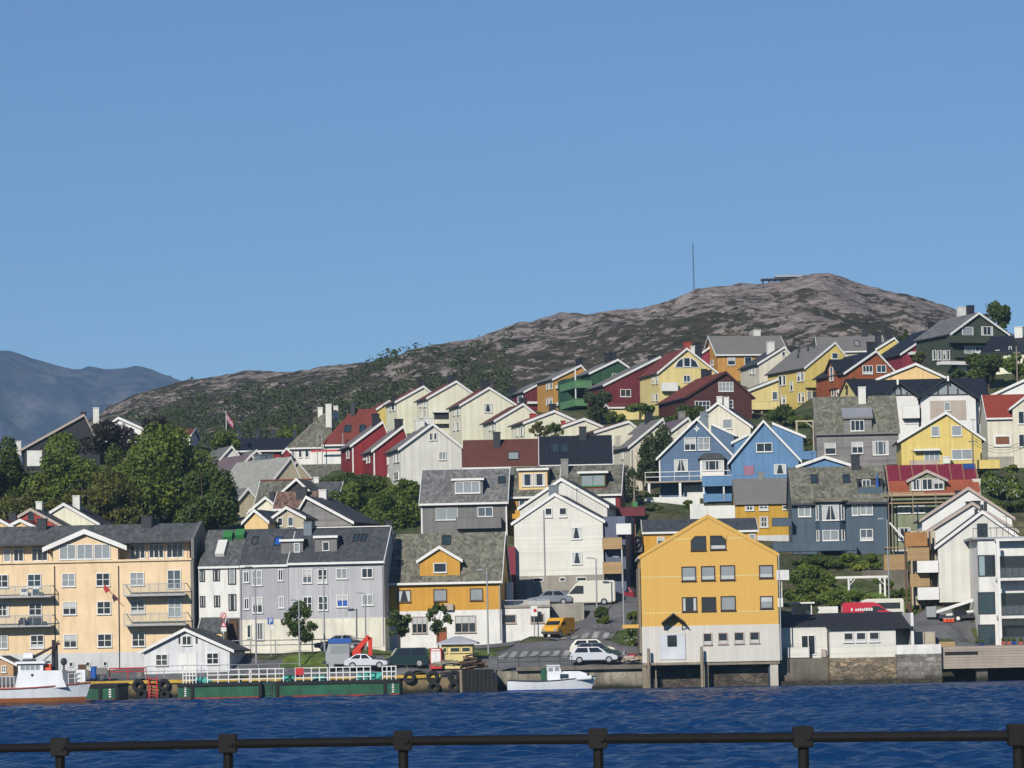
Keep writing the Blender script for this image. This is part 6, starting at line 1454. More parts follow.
# ------------------------------------------------------------------ foliage
def leaf_mesh(name, blobs, n, size, seed=0, flat=.75):
    """many small leaf faces through the volume of the given ellipsoids (x, y, z, rx, ry, rz), denser near their skins"""
    g = np.random.default_rng(seed + 11)
    B = np.array(blobs, float); vol = (B[:, 3] * B[:, 4] * B[:, 5]) ** .8; pr = vol / vol.sum()
    k = g.choice(len(B), n, p=pr)
    d = g.normal(size=(n, 3)); d /= np.linalg.norm(d, axis=1)[:, None]
    r = 1 - np.abs(g.normal(0, .22, n)); r = np.clip(r, .05, 1.08)
    lump = 1 + .22 * np.sin(d[:, 0] * 5 + k) * np.sin(d[:, 1] * 4 + 2 * k) * np.sin(d[:, 2] * 5 + 3 * k)
    c = B[k, :3] + d * (r * lump)[:, None] * B[k, 3:6]
    nrm = d * .7 + g.normal(size=(n, 3)) * flat; nrm /= np.linalg.norm(nrm, axis=1)[:, None]
    t = np.cross(nrm, g.normal(size=(n, 3))); t /= np.linalg.norm(t, axis=1)[:, None]
    b = np.cross(nrm, t); s = size * g.uniform(.6, 1.35, n)[:, None]
    v = np.stack([c - t * s * .5, c + b * s * .38, c + t * s * .55, c - b * s * .38], axis=1).reshape(-1, 3)
    me = bpy.data.meshes.new(name)
    me.vertices.add(4 * n); me.vertices.foreach_set('co', v.ravel())
    me.loops.add(4 * n); me.loops.foreach_set('vertex_index', np.arange(4 * n))
    me.polygons.add(n); me.polygons.foreach_set('loop_start', np.arange(0, 4 * n, 4)); me.polygons.foreach_set('loop_total', np.full(n, 4))
    me.update(); me.validate(); return me
def foliage(name, m, blobs, n, size, par=None, seed=0, flat=.75):
    me = leaf_mesh(name, blobs, n, size, seed, flat); me.materials.append(m)
    o = bpy.data.objects.new(name, me); COL.objects.link(o)
    if par is not None: o.parent = par
    return o
def crown_blobs(w, h, d, n, seed, z0, shape='round'):
    g = random.Random(seed); out = []
    for i in range(n):
        while True:
            x, y, z = g.uniform(-1, 1), g.uniform(-1, 1), g.uniform(-1, 1)
            if x * x + y * y + z * z < 1: break
        if shape == 'cone':
            tt = (z + 1) / 2; k = (1 - tt) * .95 + .08
            x, y = x * k, y * k
            r = .16 + .2 * k
        elif shape == 'loose':
            k = (1 - .45 * max(0, z)); x, y = x * k * 1.12, y * k * 1.12; r = g.uniform(.10, .24)
        else: r = g.uniform(.24, .42)
        out.append((x * w / 2 * .78, y * d / 2 * .78, z0 + h / 2 + z * h / 2 * .78, r * w / 2 * 1.05, r * d / 2 * 1.05, r * h / 2 * (.95 if shape != 'cone' else .8)))
    return out
def tree(label, px, yb, yt, wpx, Y, leafm, n=2500, size=.4, seed=0, nb=16, trunk=.22, name='tree', cat='tree', group=None, shape='round', clear=.2, d=None, ground=True):
    p = P(px, yb, Y); s = S(Y); H_ = (yb - yt) / s; w = wpx / s
    t = thing(name, label, cat, p, 0, group)
    if ground: ctrl(p, -.1)
    g = random.Random(seed); m = MB(); r0 = max(.06, trunk)
    zc = H_ * clear; m.tube((0, 0, -.8), (g.uniform(-.1, .1), 0, zc + H_ * .15), r0, r0 * .7, 8)
    for i in range(6 if w > 3 else 4):
        a = g.uniform(0, 6.28); q = Vector((math.cos(a) * w * .3, math.sin(a) * w * .3, H_ * g.uniform(.55, .9)))
        b0 = Vector((0, 0, zc + H_ * g.uniform(0, .15))); mid = b0.lerp(q, .5) + Vector((0, 0, H_ * .05))
        m.tube(b0, mid, r0 * .5, r0 * .32, 6); m.tube(mid, q, r0 * .32, r0 * .1, 6)
    m.build('trunk', BARK, t)
    foliage('crown', leafm, crown_blobs(w, H_ * (1 - clear), (d or w), nb, seed, H_ * clear, shape), n, size, t, seed)
    return t
def shrub(label, px, yb, yt, wpx, Y, leafm, n=900, size=.28, seed=0, nb=8, name='shrub', cat='shrub', group=None, d=None, flowers=None, ground=True):
    p = P(px, yb, Y); s = S(Y); H_ = (yb - yt) / s; w = wpx / s
    if ground: ctrl(p, -.1)
    bl = crown_blobs(w, H_, d or min(w, 3.5), nb, seed, -H_ * .1)
    if flowers is None:
        o = foliage(name, leafm, bl, n, size, None, seed); o.location = p; return tag(o, label, cat, group)
    t = thing(name, label, cat, p, 0, group); foliage('foliage', leafm, bl, n, size, t, seed)
    foliage('blossom', flowers, bl, n // 5, size * .7, t, seed + 5); return t

GT = 'big broadleaf trees on the left slope'
tree('dark broadleaf tree cut by the left edge of the view', -6, 545, 426, 66, 372, LEAF_D, 11000, .38, 1, 22, .4, group=GT, clear=.1)
tree('round mid green broadleaf tree below the dark roofed ridge house', 66, 540, 431, 92, 376, LEAF, 17000, .38, 2, 26, .45, group=GT, clear=.08)
tree('brown green spreading tree at the foot of the round green one', 100, 545, 468, 96, 364, LEAF_B, 13000, .36, 3, 22, .4, group=GT, clear=.06)
tree('largest bright topped broadleaf tree beside the old slate roofs', 168, 545, 423, 118, 368, LEAF, 23000, .38, 4, 30, .5, group=GT, clear=.06)
tree('dark lower broadleaf tree right in front of the largest one', 205, 552, 462, 66, 360, LEAF_D, 12000, .36, 5, 20, .4, group=GT, clear=.06)
tree('pale bright green tree between the two big crowns', 140, 520, 446, 50, 382, LEAF_L, 7000, .37, 6, 14, .35, group=GT, clear=.1)
tree('scrubby brown green tree filling the gap by the apartment roof', 30, 548, 486, 70, 362, LEAF_B, 8500, .35, 7, 16, .35, group=GT, clear=.05)
tree('copper leaved tree in front of the white ridge house', 112, 464, 419, 70, 425, LEAF_P, 2800, .45, 8, 15, .3, group=None, clear=.15)
tree('thin dark copper tree beside the red edged white house', 158, 450, 408, 34, 430, LEAF_P, 1500, .42, 9, 9, .2, clear=.2)
tree('bright young tree by the flag pole', 224, 470, 421, 34, 436, LEAF, 2200, .42, 10, 12, .25, clear=.15)
tree('round green tree behind the long black roof', 288, 450, 418, 30, 470, LEAF, 1600, .45, 12, 10, .25, clear=.15)
GH = 'dense thicket between the old roofs and the grey house'
shrub('tall leafy thicket directly behind the ochre house roof', 392, 545, 474, 64, 366, LEAF, 12000, .30, 21, 18, 'thicket', 'thicket', GH, d=8)
shrub('leafy thicket running towards the old slate roofs', 345, 540, 470, 62, 370, LEAF, 11000, .30, 22, 16, 'thicket', 'thicket', GH, d=8)
shrub('dark upper thicket below the two red houses', 362, 500, 462, 56, 384, LEAF_D, 7000, .30, 23, 12, 'thicket', 'thicket', GH, d=6)
shrub('low thicket below the white hillside house', 405, 512, 474, 34, 376, LEAF, 2500, .34, 24, 8, 'thicket', 'thicket', GH, d=5)
shrub('thicket end reaching up beside the lichen roof house', 338, 496, 466, 42, 390, LEAF_D, 4500, .30, 25, 12, 'thicket', 'thicket', GH, d=6)
tree('dark green tree filling the gap between the two biggest crowns', 122, 530, 446, 56, 374, LEAF_D, 8000, .37, 13, 18, .35, group=GT, clear=.05)
tree('dark green tree low between the edge tree and the round one', 22, 530, 452, 48, 378, LEAF_D, 6500, .37, 14, 16, .35, group=GT, clear=.05)
# street trees
GS = 'young street trees in front of the terrace and ochre house'
tree('fullest of the young street trees, in front of the grey terrace', 300.5, 664, 598, 42, 311, LEAF_D, 3000, .24, 31, 44, .09, group=GS, clear=.24, shape='loose')
tree('young street tree in front of the ochre house beside its first ground floor window', 399.5, 652, 604, 33, 313, LEAF_D, 1500, .23, 32, 34, .08, group=GS, clear=.26, shape='loose')
tree('narrow young street tree beside the brown door of the ochre house', 438.5, 650, 598, 28, 313, LEAF_D, 1700, .23, 33, 34, .08, group=GS, clear=.22, shape='loose')
# hillside trees and bushes
tree('dark bushy tree in front of the green house balconies', 597, 424, 386, 34, 446, CONIFER, 2600, .36, 41, 12, .2, clear=.06)
tree('round tree below the maroon house', 640, 420, 402, 34, 448, LEAF, 1500, .36, 42, 10, .2, clear=.1)
shrub('dark hedge in front of the dark brown house', 686, 428, 398, 44, 434, LEAF_D, 2200, .36, 43, 10, 'hedge', 'hedge')
G_B = 'young birches behind the brown roof'
tree('taller young birch behind the brown roof', 543, 446, 417, 26, 396, LEAF_B, 1000, .26, 44, 26, .1, group=G_B, clear=.1, shape='loose')
tree('smaller young birch by the cream gable', 556, 446, 420, 23, 394, LEAF, 900, .26, 45, 24, .1, group=G_B, clear=.1, shape='loose')
tree('tall dark conifer hedge tree left of the dusty blue house', 660, 486, 424, 40, 398, CONIFER, 4500, .36, 46, 20, .2, 'conifer', 'conifer', shape='round', clear=.03)
tree('slim conifer climbing beside the white dormer house', 644, 490, 440, 26, 396, CONIFER, 1800, .34, 47, 12, .15, 'conifer', 'conifer', shape='cone', clear=.03)
tree('thin twiggy tree below the conifers', 633, 505, 462, 26, 376, CONIFER, 700, .3, 48, 8, .1, clear=.1)
tree('round green tree under the yellow cantilevered balcony', 782, 428, 400, 36, 432, LEAF_D, 2400, .36, 49, 11, .2, clear=.05)
tree('dark tree on the skyline right of the dark green house', 997, 345, 297, 36, 486, LEAF_D, 2600, .42, 50, 13, .3, clear=.1)
tree('dark conifer between the rust orange house and black roofed one', 852, 400, 372, 16, 432, CONIFER, 800, .34, 51, 10, .15, 'conifer', 'conifer', shape='cone', clear=.03)
tree('spreading dark tree below the dark green house', 988, 388, 350, 50, 440, LEAF_D, 3600, .4, 52, 14, .3, clear=.06)
tree('leafy tree at the right edge beside the cream bungalow', 1018, 385, 352, 36, 436, LEAF, 2400, .4, 53, 11, .25, clear=.06)
tree('bush sized tree between crimson house and the dark green house', 920, 366, 352, 22, 462, LEAF_B, 1000, .34, 54, 8, .15, clear=.05)
tree('small dark tree on the skyline between the crimson and dark green houses', 905, 352, 328, 16, 500, LEAF_D, 900, .36, 56, 8, .15, clear=.08)
shrub('flowering white lilac bush below the orange roofed house', 1003, 502, 466, 52, 372, LEAF, 3600, .3, 55, 11, 'shrub', 'shrub', flowers=CURTAIN, d=3)
GG = 'garden bushes behind the yellow warehouse'
shrub('dark clipped hedge below the slate blue terrace', 812, 570, 553, 66, 341, LEAF_D, 3600, .28, 61, 12, 'hedge', 'hedge', d=2.5)
shrub('round leafy garden bush beside the pale pergola', 818, 594, 558, 58, 334, LEAF, 4200, .28, 62, 9, group=GG)
shrub('broad green garden bush right behind the warehouse wall', 797, 607, 566, 46, 329, LEAF, 3600, .28, 63, 9, group=GG)
shrub('mid green garden bush above the small white shelter', 838, 611, 580, 44, 324, LEAF_L, 2800, .28, 64, 8, group=GG)
shrub('light green garden bush below the slate blue bay window', 850, 570, 550, 40, 342, LEAF_L, 2400, .26, 65, 8, group=GG)
shrub('compact dark bush under the slate blue house corner', 872, 570, 551, 24, 344, LEAF, 1500, .26, 66, 7, group=GG)
shrub('small bush by the lamp post below the scaffolding', 900, 602, 582, 22, 322, LEAF, 800, .26, 67, 6, group=GG)
shrub('rounded bush at the foot of the climbing road by the white van', 602, 622, 602, 22, 321, LEAF_D, 1300, .26, 71, 8)
shrub('white flowering bush at the corner of the yellow warehouse', 633, 646, 622, 22, 312, LEAF, 1200, .24, 72, 8, flowers=CURTAIN)
shrub('low green bush beside the warehouse wall further up the road', 634, 624, 610, 20, 316, LEAF, 800, .24, 73, 6)
shrub('grassy bank bush below the dusty blue house deck', 668, 522, 502, 30, 372, LEAF_B, 1300, .26, 74, 8, d=2)
shrub('dark bushes beside the white deck of the dusty blue house', 646, 500, 488, 20, 384, LEAF_D, 800, .26, 75, 6)

GX = 'loose shrubs on the open slopes between the houses'
for i, (px, yb, yt, w_, Y, lm, lb) in enumerate(((798, 428, 414, 24, 424, LEAF, 'loose shrub on the slope under the tall yellow house'), (812, 424, 410, 22, 428, LEAF_D, 'dark shrub on the slope left of the rust orange house'), (826, 408, 398, 16, 436, LEAF, 'small shrub at the corner of the tall yellow house'),
        (786, 440, 426, 20, 414, LEAF_D, 'dark shrub above the sky blue house wing'), (806, 446, 436, 18, 406, LEAF_B, 'brownish shrub beside the weathered grey house'), (988, 486, 470, 24, 374, LEAF, 'green shrub below the yellow corner balcony'), (1016, 512, 492, 28, 366, LEAF_D, 'dark shrub at the right edge below the lilac'),
        (996, 512, 498, 22, 360, LEAF, 'green shrub behind the stepped white gables'), (1012, 474, 462, 20, 384, LEAF, 'small shrub under the brown shuttered window'), (690, 512, 500, 22, 366, LEAF, 'green shrub below the blue undercroft'), (655, 512, 500, 18, 362, LEAF_D, 'dark shrub beside the bare wooden pole'),
        (652, 428, 412, 24, 444, LEAF_D, 'dark shrub under the pale yellow house side wall'), (470, 452, 440, 20, 418, LEAF, 'shrub at the foot of the square windowed cream gable'), (615, 424, 410, 20, 440, LEAF, 'shrub below the yellow garden wall house'), (876, 402, 390, 16, 436, LEAF_D, 'shrub in front of the rust orange house'),
        (960, 380, 368, 22, 446, LEAF_D, 'dark shrub under the dark green house door'), (1004, 396, 384, 24, 424, LEAF_B, 'brownish shrub on the slope above the orange roof'), (430, 500, 484, 22, 372, LEAF_D, 'dark shrub left of the grey house roof'))):
    shrub(lb, px, yb, yt, w_, Y, lm, 1100, .28, 100 + i, 8, group=GX)
shrub('bushy green garden mass below the pale pergola', 856, 612, 590, 40, 322, LEAF, 2400, .28, 90, 9, group=GG)
shrub('small bright bush on the lawn under the pergola beam', 880, 606, 594, 22, 321, LEAF_L, 900, .26, 91, 7, group=GG)
shrub('leafy bush at the far corner of the garden by the lamp post', 884, 590, 574, 24, 330, LEAF, 1100, .26, 92, 7, group=GG)
p = P(797, 442, 402); t = thing('pergola', 'pale bare timber pergola beside the weathered grey house', 'pergola', p); k_ = 402 / FPX
m = MB(); m.box(-.1, .1, -.1, .1, -1.5, 20 * k_); m.box(16 * k_, 16 * k_ + .2, -.1, .1, -1.5, 20 * k_); m.box(-.15, 16 * k_ + .25, -.1, .1, 20 * k_ + .002, 20 * k_ + .2); m.obox((16 * k_, -.05, 14 * k_), (-7 * k_, 0, 5.6 * k_), (0, .1, 0), (0, 0, .14)); m.build('frame', BEIGE, t)
# ------------------------------------------------------------------ vehicles
PROF = {
 'sedan': (1.44, .92, .28, .90, .44, .74), 'hatch': (1.50, .95, .22, .98, .40, .86), 'coupe': (1.34, .88, .34, .92, .50, .72), 'suv': (1.80, 1.08, .27, .99, .38, .94)}
def wheel_set(t, L, Wd, r, fx=.18, rx=.80):
    for x in (fx, rx):
        for sg in (-1, 1):
            cx, cy = L / 2 - L * x, sg * (Wd / 2 - .10)
            w = MB().tube((cx, cy - .11, r), (cx, cy + .11, r), r, n=16).build('wheel', RUBBER, t)
            MB().tube((cx, cy + sg * .111, r), (cx, cy + sg * .13, r), r * .62, n=12).build('rim', STEEL, w)
def car(kind, label, px, py, Y, head, m, L=4.4, Wd=1.75, name='car', cat='car', group=None, ground=True, loc=None):
    H_, bl, c0, c1, r0, r1 = PROF[kind]
    p = loc or P(px, py, Y); t = thing(name, label, cat, p, R(head), group)
    if ground: ctrl(p, -.02)
    fx = lambda f: L / 2 - L * f
    body = [(fx(0), .30), (fx(0), .60), (fx(.03), .70), (fx(c0 - .02), bl - .06), (fx(c0 + .05), bl), (fx(min(.97, c1)), bl), (fx(.99), bl - .08), (fx(1), .62), (fx(1), .32), (fx(.9), .22), (fx(.1), .22)]
    MB().prism([(x, -Wd / 2, z) for x, z in body], (0, Wd, 0)).build('body', m, t, bevel=.06)
    q, ins = .04, .20
    A = [(fx(c0), -Wd / 2 + q, bl - .02), (fx(c1), -Wd / 2 + q, bl - .02), (fx(c1), Wd / 2 - q, bl - .02), (fx(c0), Wd / 2 - q, bl - .02),
         (fx(r0), -Wd / 2 + ins, H_), (fx(r1), -Wd / 2 + ins, H_), (fx(r1), Wd / 2 - ins, H_), (fx(r0), Wd / 2 - ins, H_)]
    cab = MB().add(A, [(0, 3, 2, 1), (4, 5, 6, 7), (0, 1, 5, 4), (1, 2, 6, 5), (2, 3, 7, 6), (3, 0, 4, 7)]).build('cabin', m, t, bevel=.03)
    A = [Vector(a) for a in A]
    def pane(i, j, k, l, a0, a1, b0, b1, nm):
        P0, P1, P2, P3 = A[i], A[j], A[k], A[l]
        f = lambda u, v: (P0.lerp(P1, u)).lerp(P3.lerp(P2, u), v)
        n = (P1 - P0).cross(P3 - P0).normalized(); cen = sum(A, Vector()) / 8
        if (f(.5, .5) - cen).dot(n) < 0: n = -n
        pts = [f(a0, b0), f(a1, b0), f(a1, b1), f(a0, b1)]
        return MB().prism([x + n * .002 for x in pts], n * .012).build(nm, GLASS, cab)
    for i, j, k, l in ((0, 1, 5, 4), (3, 2, 6, 7)):
        pane(i, j, k, l, .07, .46, .12, .86, 'side_window'); pane(i, j, k, l, .51, .92, .12, .86, 'side_window')
    pane(0, 3, 7, 4, .07, .93, .08, .9, 'windscreen'); pane(1, 2, 6, 5, .08, .92, .12, .88, 'rear_window')
    for sg in (-1, 1):
        MB().box(fx(.0) - .05, fx(.0) + .015, sg * Wd * .36 - .17, sg * Wd * .36 + .17, .52, .66).build('headlight', GLASS_L, t)
        MB().box(fx(1) - .015, fx(1) + .05, sg * Wd * .38 - .14, sg * Wd * .38 + .14, .55, .72).build('tail_light', RED_PAINT, t)
    for sx in (0, 1): MB().box(fx(sx) - .03 - .03 * sx + .03, fx(sx) + .03 + .03 * (1 - sx) , -.26, .26, .36, .47).build('number_plate', WHITE, t)
    MB().box(-L / 2 + .08, L / 2 - .08, -Wd / 2 - .012, Wd / 2 + .012, .24, .33).build('sill_trim', STEEL_D, t)
    wheel_set(t, L, Wd, .38 if kind == 'suv' else .32)
    return t
def van(label, px, py, Y, head, m, L=5.0, Wd=1.9, H_=2.3, nose=.28, name='van', cat='van', group=None, ground=True, wins=1):
    p = P(px, py, Y); t = thing(name, label, cat, p, R(head), group)
    if ground: ctrl(p, -.02)
    fx = lambda f: L / 2 - L * f
    body = [(fx(0), .35), (fx(0), .80), (fx(.03), .95), (fx(nose * .55), 1.12), (fx(nose), H_ * .84), (fx(nose + .07), H_ * .96), (fx(nose + .14), H_), (fx(.98), H_), (fx(1), H_ - .1), (fx(1), .35), (fx(.9), .25), (fx(.1), .25)]
    b = MB().prism([(x, -Wd / 2, z) for x, z in body], (0, Wd, 0)).build('body', m, t, bevel=.07)
    for sg in (-1, 1):
        y = sg * (Wd / 2 + .004); e = sg * .012
        MB().prism([(fx(nose * .62), y, 1.16), (fx(nose + .03), y, H_ * .80), (fx(nose + .16), y, H_ * .80), (fx(nose + .16), y, 1.16)], (0, e, 0)).build('side_window', GLASS, t)
        if wins > 1: MB().prism([(fx(nose + .2), y, H_ * .55), (fx(nose + .2), y, H_ * .82), (fx(.93), y, H_ * .82), (fx(.93), y, H_ * .55)], (0, e, 0)).build('side_window', GLASS, t)
    a, c = Vector((fx(nose * .55), 0, 1.12)), Vector((fx(nose), 0, H_ * .84)); d = c - a; n = Vector((d.z, 0, -d.x)).normalized()
    if n.x < 0: n = -n
    MB().prism([a + d * .08 + Vector((0, -Wd * .43, 0)) + n * .004, a + d * .08 + Vector((0, Wd * .43, 0)) + n * .004, a + d * .95 + Vector((0, Wd * .40, 0)) + n * .004, a + d * .95 + Vector((0, -Wd * .40, 0)) + n * .004], n * .012).build('windscreen', GLASS, t)
    MB().box(fx(0) - .03, fx(0) + .05, -Wd / 2 - .01, Wd / 2 + .01, .34, .56).build('bumper', STEEL_D, t)
    for sg in (-1, 1):
        MB().box(fx(0) - .05, fx(0) + .02, sg * Wd * .36 - .18, sg * Wd * .36 + .18, .62, .8).build('headlight', GLASS_L, t)
        MB().box(fx(1) - .02, fx(1) + .04, sg * Wd * .42 - .08, sg * Wd * .42 + .08, .7, 1.2).build('tail_light', RED_PAINT, t)
    wheel_set(t, L, Wd, .34, .17, .80)
    return t
def paint(n, r, g, b, rough=.3): return mat(n, sun(r, g, b), rough, 'plain', .03, spec=.5)
SILVER = paint('silver_car_paint', 206, 208, 214); BLACKC = paint('black_car_paint', 34, 35, 40); DKGREEN = paint('dark_green_car_paint', 34, 58, 56); REDC = paint('dark_red_car_paint', 140, 34, 50)
POSTYEL = paint('post_van_yellow', 236, 172, 40); WHITEC = paint('white_van_paint', 226, 222, 206); REDVAN = paint('red_van_paint', 200, 48, 66); GREYC = paint('grey_car_paint', 130, 136, 146); TEALC = paint('teal_car_paint', 70, 150, 160)
car('sedan', 'black saloon car on the upper street beyond the guard rail', 339, 650, 317, 176, BLACKC, 4.6)
car('coupe', 'silver coupe on the quay beside the red loading crane', 367, 668.6, 303, -6, SILVER, 4.0)
car('suv', 'dark green estate car parked behind the silver coupe', 403, 667.5, 304.5, 189, DKGREEN, 4.7)
car('hatch', 'silver hatchback parked nearest the quay edge below the zebra crossing', 594, 663.2, 302.5, -3, SILVER, 4.35)
car('hatch', 'dark green hatchback just behind the silver one', 597.5, 659, 305.2, -3, DKGREEN, 4.3)
car('hatch', 'white hatchback farthest from the quay edge in the row of three', 593, 655.5, 307.8, -5, WHITEC, 4.2)
van('bright yellow post van parked at the end of the white garage', 558.5, 637, 318.5, 244, POSTYEL, 4.0, 1.7, 1.85)
van('big white panel van on the upper parking place', 587, 605.5, 329, 180, WHITEC, 5.6, 2.0, 2.45)
car('hatch', 'dark red car parked beyond the white van', 617, 602, 334, 160, REDC, 4.1)
zz_ = DECK.o.z + DECK.zr + .01
q = P(549, 601, 328.5)
car('sedan', 'silver grey saloon on the garage roof', 549, 601, 328.5, 182, GREYC, 4.6, ground=False, loc=Vector((q.x, q.y, zz_)))
t = van('red delivery van with white lettering parked above the shed roof', 869, 623, 311, 0, REDVAN, 5.0, 1.9, 1.95, .30)
m = MB(); rr = random.Random(9)
x = -1.75
for k in range(9):
    w_ = rr.uniform(.10, .2); m.box(x, x + w_, -.975, -.958, 1.15, 1.15 + rr.choice((.2, .26, .26))); x += w_ + (.05 if k not in (0,) else .25)
m.build('lettering', WHITE, t)
MB().box(-.55, .75, -.965, -.953, .95, 1.4).build('side_window', GLASS, t)
van('white minibus with dark windows behind the red delivery van', 876, 621.5, 315, 180, WHITEC, 5.2, 1.95, 2.15, .2, wins=2)
car('hatch', 'bright red car under the slate blue terrace', 808, 569, 353, 180, REDVAN, 4.0, ground=False)
car('hatch', 'teal car under the slate blue terrace beside the red one', 783, 569.5, 353.5, 180, TEALC, 3.8, ground=False)
# red loader truck with folded crane
p = P(347, 669.5, 304); lt = thing('crane_truck', 'flat truck with blue cab and red folded loading crane behind the barge railing', 'truck', p, R(0)); ctrl(p, -.02)
MB().box(-2.2, 2.4, -.9, .9, .55, .85).build('flat_bed', STEEL_D, lt); cabm = MB().prism([(-1.9, -.95, .5), (-1.9, -.95, 1.5), (-1.6, -.95, 2.4), (.3, -.95, 2.4), (.3, -.95, .5)], (0, 1.9, 0)).build('cab', STEEL, lt, bevel=.05)
MB().box(-1.6, .45, -1.0, 1.0, 2.41, 2.85).build('roof_box', BLUE_PAINT, cabm); MB().box(-1.45, .1, -.97, -.955, 1.5, 2.2).build('side_window', GLASS_L, cabm)
m = MB(); m.box(.8, 1.3, -.3, .3, .86, 2.0); m.obox((.55, -.35, 1.1), (1.7, 0, 1.75), (0, .35, 0), (-.3, 0, .3)); m.obox((1.1, .05, 1.0), (1.0, 0, 1.9), (0, .3, 0), (-.25, 0, .12)); m.box(2.0, 2.35, -.35, .35, 1.2, 2.9); m.build('crane_arm', mat('crane_red', sun(214, 62, 44), .45), lt)
MB().box(.5, 2.6, -.7, .7, .86, 1.25).build('crane_base', STEEL_D, lt); wheel_set(lt, 4.6, 1.8, .42)
# motor cycle
p = P(629.5, 664, 303); mc = thing('motorcycle', 'motorcycle parked beside the wood heap at the warehouse corner', 'motorcycle', p, R(160)); ctrl(p, -.02)
for x in (-.68, .68):
    w = MB().torus((x, 0, .31), (0, 1, 0), .25, .06, 16, 6).build('wheel', RUBBER, mc); MB().tube((x, -.02, .31), (x, .02, .31), .1, n=8).build('rim', STEEL, w)
m = MB(); m.prism([(-.5, -.14, .35), (.45, -.14, .35), (.3, -.14, .75), (-.3, -.14, .72)], (0, .28, 0)); m.build('engine_frame', STEEL_D, mc)
MB().prism([(-.75, -.13, .78), (-.1, -.13, .72), (.35, -.13, .95), (-.05, -.13, .98), (-.8, -.13, .92)], (0, .26, 0)).build('seat_tank', REDC, mc, bevel=.03)
MB().tube((.68, 0, .31), (.35, 0, 1.05), .04, n=6).tube((.36, -.35, 1.05), (.36, .35, 1.05), .025, n=6).build('handlebar', STEEL, mc)
MB().prism([(.5, -.16, .85), (.62, -.16, .9), (.42, -.16, 1.35), (.35, -.16, 1.2)], (0, .32, 0)).build('windshield', GLASS_L, mc)

# ------------------------------------------------------------------ street furniture
GLP = 'slim street lamps along the quay street'
lamp0 = None
for px, yb, yt, Y, lb in ((256.3, 664, 568, 308, 'street lamp in front of the cool grey terrace house by the parking sign'), (299.8, 667, 601, 306, 'street lamp close to the fullest street tree'), (324.7, 652, 569, 312, 'street lamp behind the black saloon car'), (366, 652, 594, 312, 'street lamp in front of the cream garage doors'),
        (488.5, 658, 571, 309, 'tall street lamp right of the yellow kiosk'), (597.2, 620, 559, 324, 'street lamp standing before the white panel van'), (624.3, 638, 558, 318, 'street lamp beside the climbing road at the warehouse wall'), (890, 626, 520, 318, 'tall lamp post in front of the sage green house'), (534.5, 633, 606, 321, 'short pole with a plain board by the yellow post van')):
    p, q = P(px, yb, Y), P(px, yt, Y); hgt = (yb - yt) / S(Y); ctrl(p, -.03)
    t = thing('street_lamp', lb, 'street lamp', p, 0, GLP if hgt > 3 else None)
    if hgt > 3:
        MB().tube((0, 0, -.6), (0, 0, hgt), .09, .06, 8).build('pole', STEEL, t)
        MB().tube((0, 0, hgt - .02), (-.45, -.2, hgt + .08), .035, n=6).build('arm', STEEL, t)
        MB().box(-.95, -.35, -.32, -.08, hgt + .03, hgt + .16).build('lamp_head', STEEL, t, bevel=.03)
    else:
        t.name = 'notice_post'; t['category'] = 'sign'
        MB().tube((0, 0, -.6), (0, 0, hgt), .05, n=7).build('pole', STEEL, t); MB().box(-.32, .32, -.09, -.055, hgt - 1.0, hgt).build('notice_board', WHITE, t)
        MB().tube((.1, -.11, hgt - .45), (.1, -.092, hgt - .45), .17, n=14).build('ring_mark', RED_PAINT, t)
def disc(c, r, m, nm, par, d=.02, n=20):
    return MB().tube(c, (c[0], c[1] - d, c[2]), r, n=n).build(nm, m, par)
p = P(271, 650, 312); t = thing('parking_sign', 'blue square parking sign on the wall of the cool grey terrace house', 'sign', p); hgt = 32 / S(312)
MB().tube((0, 0, -.6), (0, 0, hgt), .035, n=6).build('pole', STEEL, t)
MB().box(-.27, .27, -.06, -.036, hgt - .62, hgt).build('sign_plate', BLUE_PAINT, t)
m = MB(); z = hgt - .54
m.box(-.12, -.04, -.072, -.061, z, z + .46); m.box(-.039, .10, -.072, -.061, z + .38, z + .46); m.box(-.039, .10, -.072, -.061, z + .18, z + .26); m.box(.101, .16, -.072, -.061, z + .21, z + .43); m.build('letter_p', WHITE, t)
MB().box(-.0, .3, -.06, -.036, hgt - 1.1, hgt - .72).build('sub_plate', WHITE, t)
p = P(224, 652, 311); t = thing('traffic_sign', 'round red edged no stopping sign with a white plate below, beside the slate shed', 'sign', p); hgt = 39 / S(311)
MB().tube((0, 0, -.6), (0, 0, hgt), .04, n=6).build('pole', STEEL, t)
o = disc((0, -.05, hgt - .28), .3, RED_PAINT, 'sign_disc', t); disc((0, -.072, hgt - .28), .21, WHITE, 'disc_face', o, .008); MB().obox((-.14, -.092, hgt - .17), (.26, 0, -.26), (0, -.006, 0), (.04, 0, .04)).obox((-.14, -.0995, hgt - .43), (.26, 0, .26), (0, -.006, 0), (-.04, 0, .04)).build('disc_cross', RED_PAINT, o)
tri = MB().prism([(-.3, -.05, hgt - 1.3), (.3, -.05, hgt - 1.3), (0, -.05, hgt - .75)], (0, -.02, 0)).build('warning_triangle', RED_PAINT, t); MB().prism([(-.17, -.071, hgt - 1.23), (.17, -.071, hgt - 1.23), (0, -.071, hgt - .92)], (0, -.008, 0)).build('triangle_face', WHITE, tri)
MB().box(-.25, .25, -.06, -.036, hgt - 1.75, hgt - 1.36).build('sub_plate', WHITE, t)
